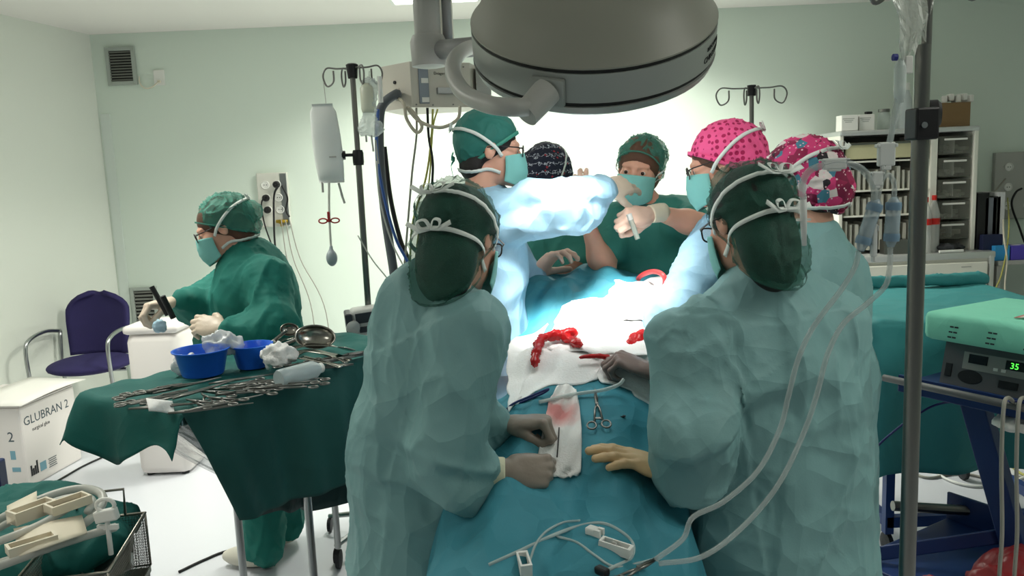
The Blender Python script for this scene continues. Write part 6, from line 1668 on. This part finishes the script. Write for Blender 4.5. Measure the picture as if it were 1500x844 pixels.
# wrapped package on the generator
M_WRAP = mat('mint_wrap', srgb(136, 222, 194), .75, bump=.1, bscale=160, crease=.3, cscale=6)
pz = gz0 + GH + .003; Mp = Mg @ Matrix.Translation((-.045, -.01, GH + .004)) @ Matrix.Rotation(R(-3), 4, 'Z')
t = thing('wrapped_package', 'mint green wrapped sterile package on the generator', 'package', Mp @ Vector((.26, .2, 0)))
V, Q = [], None
bm_ = MB().box((.26, .22, .05), (.54, .46, .10), bev=.022, M=Mp); bm_.build('wrapping', M_WRAP, t, smooth=True)
for x in (.09, .22, .34):
    ch = MB()
    for k in range(6): ch.box((x + (k % 2) * .016 + .004 * (k // 2), -.0105, .022 + .018 * (k // 2)), (.013, .001, .005), M=Mp @ Matrix.Rotation(0, 4, 'Y'))
    ch.build('indicator_tape', mat('tape_ink', srgb(40, 52, 52), .7), t)
rows = [[Mp @ Vector((.26 + .22 * u + .02 * v, .06 + .16 * v + .05 * u, .104 + .006 * math.sin(u * 5 + v * 3))) for u in np.linspace(0, 1, 8)] for v in np.linspace(0, 1, 6)]
m_p = mat('stained_paper', srgb(228, 224, 214), .8); 
nt = m_p.node_tree; tcn = nt.nodes.new('ShaderNodeTexCoord'); n_ = nt.nodes.new('ShaderNodeTexNoise'); n_.inputs['Scale'].default_value = 14; nt.links.new(tcn.outputs['Object'], n_.inputs['Vector'])
r_ = nt.nodes.new('ShaderNodeValToRGB'); r_.color_ramp.elements[0].position = .52; r_.color_ramp.elements[0].color = srgb(228, 226, 216) + (1,); r_.color_ramp.elements[1].position = .62; r_.color_ramp.elements[1].color = srgb(206, 120, 110) + (1,)
nt.links.new(n_.outputs['Fac'], r_.inputs[0]); nt.links.new(r_.outputs[0], nt.nodes['Principled BSDF'].inputs['Base Color'])
o = MB().sheet(rows, .002).build('pouch', m_p, smooth=True, origin=Mp @ Vector((.36, .15, .1))); setp(o, 'paper pouch with red print on the wrapped package', 'pouch')
o = MB().box((.46, .10, .112), (.12, .05, .012), rz=R(12), M=Mp, bev=.002).build('packet', M_PAPER, origin=Mp @ Vector((.46, .1, .104))); setp(o, 'flat white packet beside the paper pouch on the package', 'packet')
# leads and bags on the cart
cable([tuple(Mf @ Vector((.36, .035, .02))), tuple(Mf @ Vector((.30, -.005, .09))), (1385, 590, P1.y), (1340, 610, P1.y - .02), (1300, 640, P1.y + .06), (1275, 665, P1.y + .1)], .004, mat('blue_cord', (0, 0, 0)), 'dark blue lead running from the generator plug across the rail')
for k, (xa, lb) in enumerate(((1470, 'grey lead looped over the front rail of the cart'), (1492, 'second grey lead hanging from the rail at the end of the cart'))):
    yy = P2.y - .03
    cable([(xa + 16, 590, yy + .06), (xa + 6, 583, yy), (xa, 600, yy - .03), (xa - 3, 680, yy - .03), (xa - 2, 780, yy - .03), (xa - 6, 850, yy - .03), (xa, 900, yy - .03)], .006, M_GRYC, lb)
M_BAG = mat('red_bag', srgb(140, 40, 44), .35, alpha=.9)
def bag(c, r3, seed, label):
    V, Q = nets([ell(c, r3)], .010, .01, cut=lambda X: -(X[:, 2] - .172)); N = vnormals(V, Q)
    w = ridged((V - np.array(c)) * 9 + seed * 3.3, 3); V = V + N * (w * .045)[:, None]; V[:, 2] = np.maximum(V[:, 2], .172)
    o = mesh('waste_bag', V, Q, M_BAG, origin=tuple(c)); setp(o, label, 'bag')
bag(Mc @ Vector((.46, .12, .22)), (.19, .15, .07), 1, 'crumpled red plastic bag on the base tray of the cart')
bag(Mc @ Vector((.36, -.06, .20)), (.17, .07, .05), 2, 'flat red plastic bag at the front of the cart tray')
# soft white pad under the shelf and floor leads
o = crumple(Mc @ Vector((.42, .12, cz_ - .075)), (.12, .09, .022), 9, 'paper_pad', 'white crumpled pad hanging below the top shelf of the cart', 'pad', M_PAPER, .5)
for k, (pts, m, lb) in enumerate((([(1330, 690), (1360, 700), (1400, 694), (1440, 700), (1480, 720)], M_GRYC, 'grey cable winding on the floor behind the cart'),
                                   ([(1366, 650), (1370, 690), (1420, 712), (1480, 706), (1520, 690)], M_WHITE, 'white cable looped on the floor behind the cart'),
                                   ([(1440, 655), (1430, 672), (1400, 676), (1380, 668), (1395, 655), (1430, 660), (1450, 690), (1500, 700)], M_GRYC, 'coiled grey cable on the floor beside the cart'),
                                   ([(1452, 640), (1470, 668), (1490, 690), (1510, 700)], M_YELC, 'yellow cable on the floor beside the cart'))):
    cable([tuple(on(x, y, .008)) for x, y in pts], .007, m, lb)

# ================================================================ infusion stands
def iv_hooks(mb, c, w, h_, ax, r_=.004):
    ax = Vector(ax)
    for s in (-1, 1):
        P = [c, c + ax * (s * w * .5), c + ax * (s * w * .86) + Vector((0, 0, .004)), c + ax * (s * w) + Vector((0, 0, -h_ * .4)), c + ax * (s * w * .88) + Vector((0, 0, -h_)), c + ax * (s * w * .66) + Vector((0, 0, -h_ * .75)), c + ax * (s * w * .64) + Vector((0, 0, -h_ * .1))]
        mb.tube(spl(P, 6), r_, 6)
# left stand
SYL = 3.45
pt = at(516, 104, SYL); X, Y = pt.x, SYL
t = thing('infusion_stand', 'steel infusion stand with a pump between the nurse and the supply pendant', 'infusion stand', (X, Y, 0))
MB().cyl((X, Y, .12), (X, Y, pt.z), .0115, n=14).build('pole', M_STEELD, t, smooth=False)
MB().lathe([(.020, -.03), (.023, .0), (.026, .025), (.018, .03), (.001, .03)], Matrix.Translation(pt), 16, cap=False).build('head', M_BLACK, t, auto=40)
for k, (w_, ax) in enumerate(((.128, (1, -.1, 0)), (.075, (.75, -.65, 0)))):
    mb = MB(); iv_hooks(mb, pt + Vector((0, 0, .012)), w_, .07, Vector(ax).normalized()); mb.build('hook_bar', M_STEELD, t, smooth=True)
cp = at(525, 231, SYL)
MB().lathe([(.022, -.032), (.024, -.02), (.024, .02), (.02, .032)], Matrix.Translation((X, Y, cp.z)), 16).build('height_clamp', M_BLACK, t, auto=40)
MB().cyl((X - .02, Y - .01, cp.z + .012), (X - .055, Y - .02, cp.z + .012), .007, n=8).build('clamp_screw', M_BLACK, t)
MB().cyl((X - .05, Y - .018, cp.z + .012), (X - .066, Y - .022, cp.z + .012), .019, n=8).build('clamp_knob', M_BLACK, t)
MB().cyl((X, Y, 0.1), (X, Y, cp.z - .03), .0135, n=14).build('outer_tube', M_STEELD, t)
for k in range(5):
    q = 2 * math.pi * k / 5 + .3; e = Vector((X + .28 * math.cos(q), Y + .28 * math.sin(q), .075))
    lg = MB().tube([(X, Y, .13), e], [.016, .011], 8).build('base_leg', M_CHROME, t)
    MB().lathe([(.015, -.010), (.032, -.008), (.032, .008), (.015, .010)], Matrix.Translation((e.x, e.y, .033)) @ Matrix.Rotation(R(90), 4, 'Y'), 14).build('caster', M_RUBBER, lg)
# pump
pc_ = at(542, 470, SYL - .09)
t = thing('infusion_pump', 'grey infusion pump with purple display clamped to the stand', 'infusion pump', pc_)
Mu = Matrix.Translation(pc_) @ Matrix.Rotation(R(14), 4, 'Z') @ Matrix.Rotation(R(-4), 4, 'Y')
M_PUMP = mat('pump_grey', srgb(176, 178, 174), .4); M_PUMPD = mat('pump_dark', srgb(52, 56, 62), .4)
MB().box((.02, .03, .0), (.20, .12, .115), bev=.018, M=Mu).build('pump_case', M_PUMP, t, smooth=True)
MB().box((.015, -.031, .022), (.15, .006, .044), bev=.003, M=Mu).build('screen_panel', M_PUMPD, t)
MB().box((.045, -.035, .026), (.055, .003, .024), M=Mu).build('display', mat('violet_display', srgb(110, 90, 220), .3, emit=1.2), t)
MB().box((.02, -.031, -.028), (.14, .006, .026), bev=.003, M=Mu).build('tube_door', M_PUMPD, t)
MB().box((-.088, .02, .0), (.03, .13, .10), bev=.008, M=Mu).build('end_block', M_PUMPD, t)
MB().lathe([(.001, .03), (.020, .03), (.028, .024), (.029, 0)], Mu @ Matrix.Translation((-.075, -.03, -.01)) @ Matrix.Rotation(R(90), 4, 'X'), 18, cap=False).build('dial', M_PUMP, t, auto=40)
MB().box((.02, .09, -.01), (.05, .05, .06), bev=.005, M=Mu).build('pole_clamp', M_PUMPD, t)
# large white bag, tube, red clamp, bulb
BYL = SYL - .03
M_BAGW = mat('filled_bag', srgb(234, 238, 234), .35, alpha=.9); M_BAGC = mat('clear_bag', srgb(224, 232, 230), .15, alpha=.5, crease=.35, cscale=22)
zt4, zb4 = at(476, 152, BYL).z, at(486, 268, BYL).z; c = at(480, 210, BYL)
t = thing('infusion_bag', 'long white infusion bag hanging from the stand hook', 'infusion bag', (c.x, BYL, zb4))
rows = []
for j in range(21):
    v = j / 20; row = []
    z = zt4 + (zb4 - zt4) * v; hw = .052 + .010 * math.sin(v * 3.0) - .008 * (v < .06); sh_ = .018 * v
    th_ = .020 * math.sin(min(1, v * 3) * 1.57) * math.sin(min(1, (1 - v) * 6 + .05) * 1.57) + .003
    for i in range(24):
        q = 2 * math.pi * i / 24; row.append(Vector((c.x - .012 + sh_ + hw * math.cos(q), BYL + th_ * math.sin(q), z)))
    rows.append(row)
mb = MB(); n = 24
for r_ in rows:
    for p in r_: mb.V.append(tuple(p))
for j in range(20):
    for i in range(n): mb.F.append([j * n + i, j * n + (i + 1) % n, (j + 1) * n + (i + 1) % n, (j + 1) * n + i])
mb.F.append(list(range(n))); mb.F.append([20 * n + i for i in range(n)][::-1])
mb.build('bag', M_BAGW, t, smooth=True)
MB().box((c.x + .002 + .02, BYL - .0235, at(491, 230, BYL).z), (.03, .001, .006)).build('bag_mark', M_GREY, t)
MB().tube([at(474, 120, BYL), at(478, 156, BYL)], .0015, 6).build('hanger', M_GREY, t)
for (xa, ya, xb, yb) in ((472, 266, 473, 282), (496, 268, 502, 290), (500, 284, 505, 298)):
    MB().cyl(at(xa, ya, BYL), at(xb, yb, BYL), .005, n=8).build('port', M_GREY, t)
o = MB().tube(spl([at(482, 266, BYL), at(482, 300, BYL), at(483, 330, BYL), at(485, 366, BYL)], 6), .005, 8).build('drip_tube', M_TUB, smooth=True, origin=at(482, 266, BYL)); setp(o, 'milky tube hanging from the long white infusion bag', 'tube')
c = at(482, 322, BYL); t = thing('tube_clamp', 'red pinch clamp on the tube below the white infusion bag', 'tube clamp', c)
M_REDC = mat('red_clamp', srgb(170, 44, 44), .4)
for s in (-1, 1): MB().tube([c + Vector((s * (.026 + .018 * math.cos(q)), 0, -.004 + .010 * math.sin(q))) for q in np.linspace(0, 2 * math.pi, 14, endpoint=False)], .0035, 6, closed=True).build('finger_ring', M_REDC, t, smooth=True)
MB().box(c + Vector((0, 0, .012)), (.012, .012, .045), bev=.003).build('jaw', M_REDC, t)
V, Q = nets([ell(at(486, 378, BYL), (.024, .024, .036)), cap(at(485, 366, BYL), at(485, 362, BYL), .008)], .005, .01); o = mesh('squeeze_bulb', V, Q, mat('bulb_rubber', srgb(160, 170, 174), .5), origin=at(486, 378, BYL)); setp(o, 'grey rubber bulb hanging at the end of the tube', 'bulb')
# clear bag with bottle neck
c = at(543, 160, BYL); t = thing('infusion_bag', 'clear crinkled infusion bag hanging between the stand pole and the hose', 'infusion bag', c)
V, Q = nets([cap(at(541, 126, BYL), at(541, 165, BYL), .036, .032, fl=((0, 1, 0), .5)), ell(at(542, 188, BYL), (.056, .03, .035))], .006, .03)
V = wrinkle(V, Q, .008, 40, (1, 1, 1), 3); mesh('bag', V, Q, M_BAGC, t)
MB().lathe([(.001, 0), (.026, 0), (.03, .015), (.03, .10), (.015, .12), (.001, .12)], Matrix.Translation(at(540, 165, BYL)) , 18, cap=False).build('fluid_bottle', mat('pale_fluid', srgb(220, 222, 200), .3, alpha=.7), t, smooth=True)
MB().cyl(at(556, 112, BYL - .02), at(558, 150, BYL - .02), .010, n=10).build('white_cap', M_WHITE, t)
for (xa, ya, xb, yb) in ((536, 198, 537, 208), (544, 198, 547, 222), (550, 205, 554, 240)): MB().cyl(at(xa, ya, BYL), at(xb, yb, BYL), .004, n=8).build('port', M_GREY, t)
MB().tube([at(541, 104, BYL), at(541, 122, BYL)], .0015, 6).build('hanger', M_GREY, t)
cable([(552, 236, BYL), (556, 290, BYL), (572, 350, BYL), (592, 392, BYL)], .0035, M_TUB, 'thin milky tube running down from the clear infusion bag', 'drip_tube', 'tube')
cable([(524, 345, BYL - .05), (545, 380, BYL - .05), (565, 405, BYL - .05), (585, 430, BYL - .05)], .003, M_TUB, 'thin milky tube slanting past the pump stand pole', 'drip_tube', 'tube')
# anaesthesia monitor behind the front surgeon
c = at(606, 410, 3.7); t = thing('anaesthesia_machine', 'grey anaesthesia machine beneath the hanging hoses', 'machine', (c.x + .1, 3.75, 0))
MB().box((c.x + .1, 3.78, (c.z - .02) / 2), (.34, .36, c.z - .02), bev=.012).build('cabinet', M_GREY, t)
MB().box((c.x + .04, 3.70, c.z + .012), (.12, .14, .05), bev=.01).build('monitor_dock', M_GREY, t); MB().cyl((c.x - .02, 3.66, c.z), (c.x - .02, 3.66, c.z + .09), .008, n=8).build('post', M_BLACK, t)
V, Q = nets([cap(at(772, 372, 3.25), at(772, 388, 3.25), .018, .022)], .005, .01); o = mesh('breathing_valve', V, Q, mat('violet_plastic', srgb(76, 54, 130), .4), origin=at(772, 388, 3.25)); setp(o, 'violet breathing valve beside the hand behind the tall surgeon', 'valve')
o = MB().tube(spl([at(772, 388, 3.25), at(772, 410, 3.25), at(770, 440, 3.3), at(770, 500, 3.45), at(740, 520, 3.6)], 6), .014, 8).build('breathing_hose', M_TUB, smooth=True, origin=at(772, 388, 3.25)); setp(o, 'milky breathing hose below the violet valve', 'hose')
# vial in the woman's hand
a_, b_ = at(924, 322, 2.74), at(934, 350, 2.74); t = thing('vial', 'small clear glass vial held by the woman in scrubs', 'vial', (a_ + b_) / 2)
MB().cyl(a_, b_, .009, n=14).build('glass', mat('vial_glass', srgb(150, 160, 150), .1, alpha=.6), t); MB().cyl(a_, a_.lerp(b_, -.3), .010, n=14).build('stopper', M_GREY, t)
# back stand behind the pink cap
SYB = 3.95; pt = at(1101, 131, SYB)
t = thing('infusion_stand', 'steel infusion stand with empty hooks behind the pink cap', 'infusion stand', (pt.x, SYB, 0))
MB().cyl((pt.x, SYB, .1), pt, .011, n=12).build('pole', M_STEELD, t); MB().lathe([(.020, -.03), (.021, .02), (.001, .022)], Matrix.Translation(pt), 14, cap=False).build('head', M_BLACK, t, auto=40)
for w_, ax in ((.175, (1, .05, 0)), (.05, (.5, -.85, 0))):
    mb = MB(); iv_hooks(mb, pt + Vector((0, 0, .006)), w_, .075, Vector(ax).normalized()); mb.build('hook_bar', M_STEELD, t, smooth=True)
for k in range(5):
    q = 2 * math.pi * k / 5; MB().tube([(pt.x, SYB, .12), (pt.x + .26 * math.cos(q), SYB + .26 * math.sin(q), .02)], [.014, .012], 8).build('base_leg', M_CHROME, t)

# front right pole
FY = 1.45; p0 = at(1345, 300, FY); X = p0.x
t = thing('infusion_stand', 'thick steel infusion pole with a black clamp in front of the shelf unit', 'infusion stand', (X, FY, 0))
zc_ = at(1346, 182, FY).z; ztop = at(1350, -60, FY).z
MB().cyl((X, FY, .1), (X, FY, zc_), .0150, n=20).build('outer_tube', M_STEELD, t, auto=40)
MB().cyl((X, FY, zc_), (X, FY, at(1348, 66, FY).z), .0135, n=18).build('pole', M_STEELD, t, auto=40)
MB().cyl((X + .006, FY, at(1348, 66, FY).z - .01), (X + .006, FY, ztop), .0085, n=14).build('upper_rod', M_STEELD, t, auto=40)
MB().box((X, FY - .004, zc_), (.042, .045, .056), bev=.004).build('clamp_block', M_BLACK, t)
MB().cyl((X - .008, FY - .026, zc_ - .003), (X - .008, FY - .030, zc_ - .003), .0055, n=12).build('clamp_screw', M_CHROME, t)
MB().cyl((X + .018, FY + .015, zc_ + .014), (X + .045, FY + .03, zc_ + .018), .008, n=8).build('knob_stem', M_BLACK, t)
MB().lathe([(.001, -.012), (.02, -.012), (.026, -.006), (.026, .006), (.02, .012), (.001, .012)], Matrix.Translation((X + .038, FY + .03, zc_ + .018)) @ Matrix.Rotation(R(70), 4, 'Z') @ Matrix.Rotation(R(90), 4, 'X'), 20, cap=False).build('clamp_knob', M_BLACK, t, auto=40)
for k in range(5):
    q = 2 * math.pi * k / 5 + .5; MB().tube([(X, FY, .12), (X + .26 * math.cos(q), FY + .26 * math.sin(q), .03)], [.018, .014], 8).build('base_leg', M_CHROME, t)
mb = MB(); iv_hooks(mb, Vector((X, FY, ztop - .01)), .10, .06, Vector((1, 0, 0))); mb.build('hook_bar', M_STEELD, t, smooth=True)
# bag at the top
IY = 1.42
c = at(1332, 20, IY); t = thing('infusion_bag', 'crumpled clear infusion bag at the top of the thick pole', 'infusion bag', c)
def limp(x0, x1, y0, y1, Yo, seed, m, name):
    """crumpled hanging film panel with a ragged foot"""
    rows = []
    for j in range(25):
        v = j / 24; row = []
        for i in range(17):
            u = i / 16; nar = 1 - .45 * v ** 2.5
            px = (x0 + x1) / 2 + (u - .5) * (x1 - x0) * nar + 3 * math.sin(v * 9 + seed); py = y0 + (y1 - y0) * v * (1 - .12 * math.sin(u * 7 + seed))
            w = ridged(np.array([[u * 3 + seed * 2.7, v * 5, seed]]), 3)[0]
            row.append(at(px, py, IY + Yo + w * .012 + .012 * math.sin(u * 3.14)))
        rows.append(row)
    return MB().sheet(rows, .0012).build(name, m, t)
M_CRI = mat('crinkled_film', srgb(232, 236, 228), .12, alpha=.42)
limp(1308, 1362, -45, 60, .0, 1, M_CRI, 'bag_front'); limp(1312, 1352, -40, 88, -.018, 2, M_CRI, 'label_panel'); limp(1318, 1366, -45, 50, .014, 4, M_CRI, 'bag_back')
MB().cyl(at(1314, 84, IY - .01), at(1308, 84, IY - .01), .006, n=10).build('blue_cap', mat('blue_cap', srgb(36, 46, 130), .4), t)
MB().box(at(1330, 95, IY), (.014, .010, .03), bev=.002).build('white_port', M_WHITE, t)
MB().lathe([(.007, -.03), (.010, -.01), (.010, .03), (.005, .045)], Matrix.Translation(at(1318, 125, IY)), 14).build('drip_chamber', M_CLEAR, t, smooth=True)
M_CL2 = mat('glossy_tubing', srgb(196, 206, 204), .10, alpha=.38)
def ft(pts, r_, label, m=M_CL2, name='infusion_tube', cat='tube'):
    P = [at(*p) for p in pts]; o = MB().tube(spl(P, 8), r_, 10).build(name, m, smooth=True, origin=P[0]); return setp(o, label, cat)
def wb(px, py, w, h_, label, rz=0, name='tube_clip', Y=IY):
    c = at(px, py, Y); t = thing(name, label, 'tube clip', c)
    M0 = Matrix.Translation(c) @ Matrix.Rotation(rz, 4, 'Y')
    MB().box((0, 0, 0), (w, .012, h_), bev=.003, M=M0).build('clip_body', mat('clip_white', srgb(222, 226, 222), .4, alpha=.9), t)
    for s in (-1, 1): MB().box((s * w * .52, 0, h_ * .36), (w * .2, .014, h_ * .16), bev=.002, M=M0).build('clip_wing', mat('clip_white', (0, 0, 0)), t)
    MB().box((0, 0, -h_ * .56), (w * .55, .011, h_ * .2), bev=.002, M=M0).build('clip_tip', mat('clip_white', (0, 0, 0)), t)
    return t
ft([(1318, 128, IY), (1312, 160, IY), (1304, 205, IY), (1298, 225, IY), (1292, 260, IY), (1282, 300, IY)], .0055, 'clear tube running from the crumpled bag into the white clip')
ft([(1322, 128, IY + .01), (1314, 170, IY + .01), (1302, 210, IY + .01)], .003, 'second thin clear tube beside the one entering the white clip')
wb(1298, 226, .030, .042, 'large white tube clip hanging in front of the shelf unit', name='tube_clip')
wb(1284, 262, .020, .026, 'small white tube clip below the large one')
ft([(1177, 292, IY), (1175, 272, IY), (1184, 252, IY), (1205, 242, IY), (1228, 238, IY), (1254, 243, IY), (1272, 258, IY), (1281, 280, IY), (1280, 305, IY)], .0062, 'clear tube arching from the white spike to the first drip chamber')
o = wb(1222, 240, .042, .020, 'white clip at the top of the arching tube', name='tube_clip')
c = at(1177, 318, IY); t = thing('tube_spike', 'white plastic spike hanging at the end of the arching tube', 'spike', c)
MB().tube([at(1177, 288, IY), at(1177, 320, IY), at(1178, 360, IY)], [.0055, .0062, .0042], 10).build('spike_body', mat('clip_white', (0, 0, 0)), t, smooth=True); MB().box(at(1177, 322, IY), (.024, .008, .004)).build('cross_piece', M_WHITE, t)
def chamber(ax, ay, bx_, by2, label):
    a, b = at(ax, ay, IY), at(bx_, by2, IY); d = (b - a); t = thing('drip_chamber', label, 'drip chamber', b)
    M0 = frame(d.cross(Vector((0, 1, 0))).normalized(), d.normalized().cross(d.cross(Vector((0, 1, 0))).normalized()), d.normalized(), a); L = d.length
    MB().lathe([(.004, -.012), (.009, -.006), (.0125, 0), (.0125, L * .78), (.009, L * .9), (.006, L)], M0, 18).build('chamber_wall', mat('chamber_plastic', srgb(170, 190, 200), .15, alpha=.5), t, smooth=True)
    for z in (.004, L * .76): MB().lathe([(.0132, -.006), (.0142, 0), (.0132, .008)], M0 @ Matrix.Translation((0, 0, z)), 18, cap=False).build('collar', mat('collar_blue', srgb(120, 150, 172), .3, alpha=.85), t, smooth=True)
    MB().lathe([(.001, L * .3), (.0112, L * .3), (.0112, L * .74), (.001, L * .74)], M0, 14, cap=False).build('fluid', mat('chamber_fluid', srgb(196, 208, 210), .1, alpha=.4), t)
chamber(1282, 300, 1260, 368, 'slanted clear drip chamber under the arching tube')
chamber(1309, 298, 1305, 362, 'upright clear drip chamber beside the slanted one')
ft([(1292, 262, IY), (1302, 256, IY), (1310, 270, IY), (1309, 298, IY)], .0045, 'short clear tube feeding the upright drip chamber')
ft([(1258, 368, IY), (1252, 392, IY), (1232, 425, IY), (1205, 460, IY), (1185, 490, IY), (1168, 530, IY), (1155, 580, IY), (1142, 630, IY), (1110, 690, IY - .02), (1060, 735, IY - .04), (1015, 758, IY - .05), (1000, 790, IY - .06), (960, 820, IY - .08)], .0050, 'clear tube running from the slanted drip chamber down to the drape')
ft([(1304, 362, IY), (1303, 395, IY), (1296, 420, IY), (1270, 445, IY), (1235, 475, IY), (1212, 520, IY), (1196, 580, IY), (1175, 640, IY), (1140, 710, IY - .02), (1090, 770, IY - .04), (1030, 815, IY - .08), (965, 826, IY - .08)], .0050, 'clear tube running from the upright drip chamber down to the drape')
wb(1280, 352, .010, .06, 'narrow white clip bar hanging between the two drip chambers')
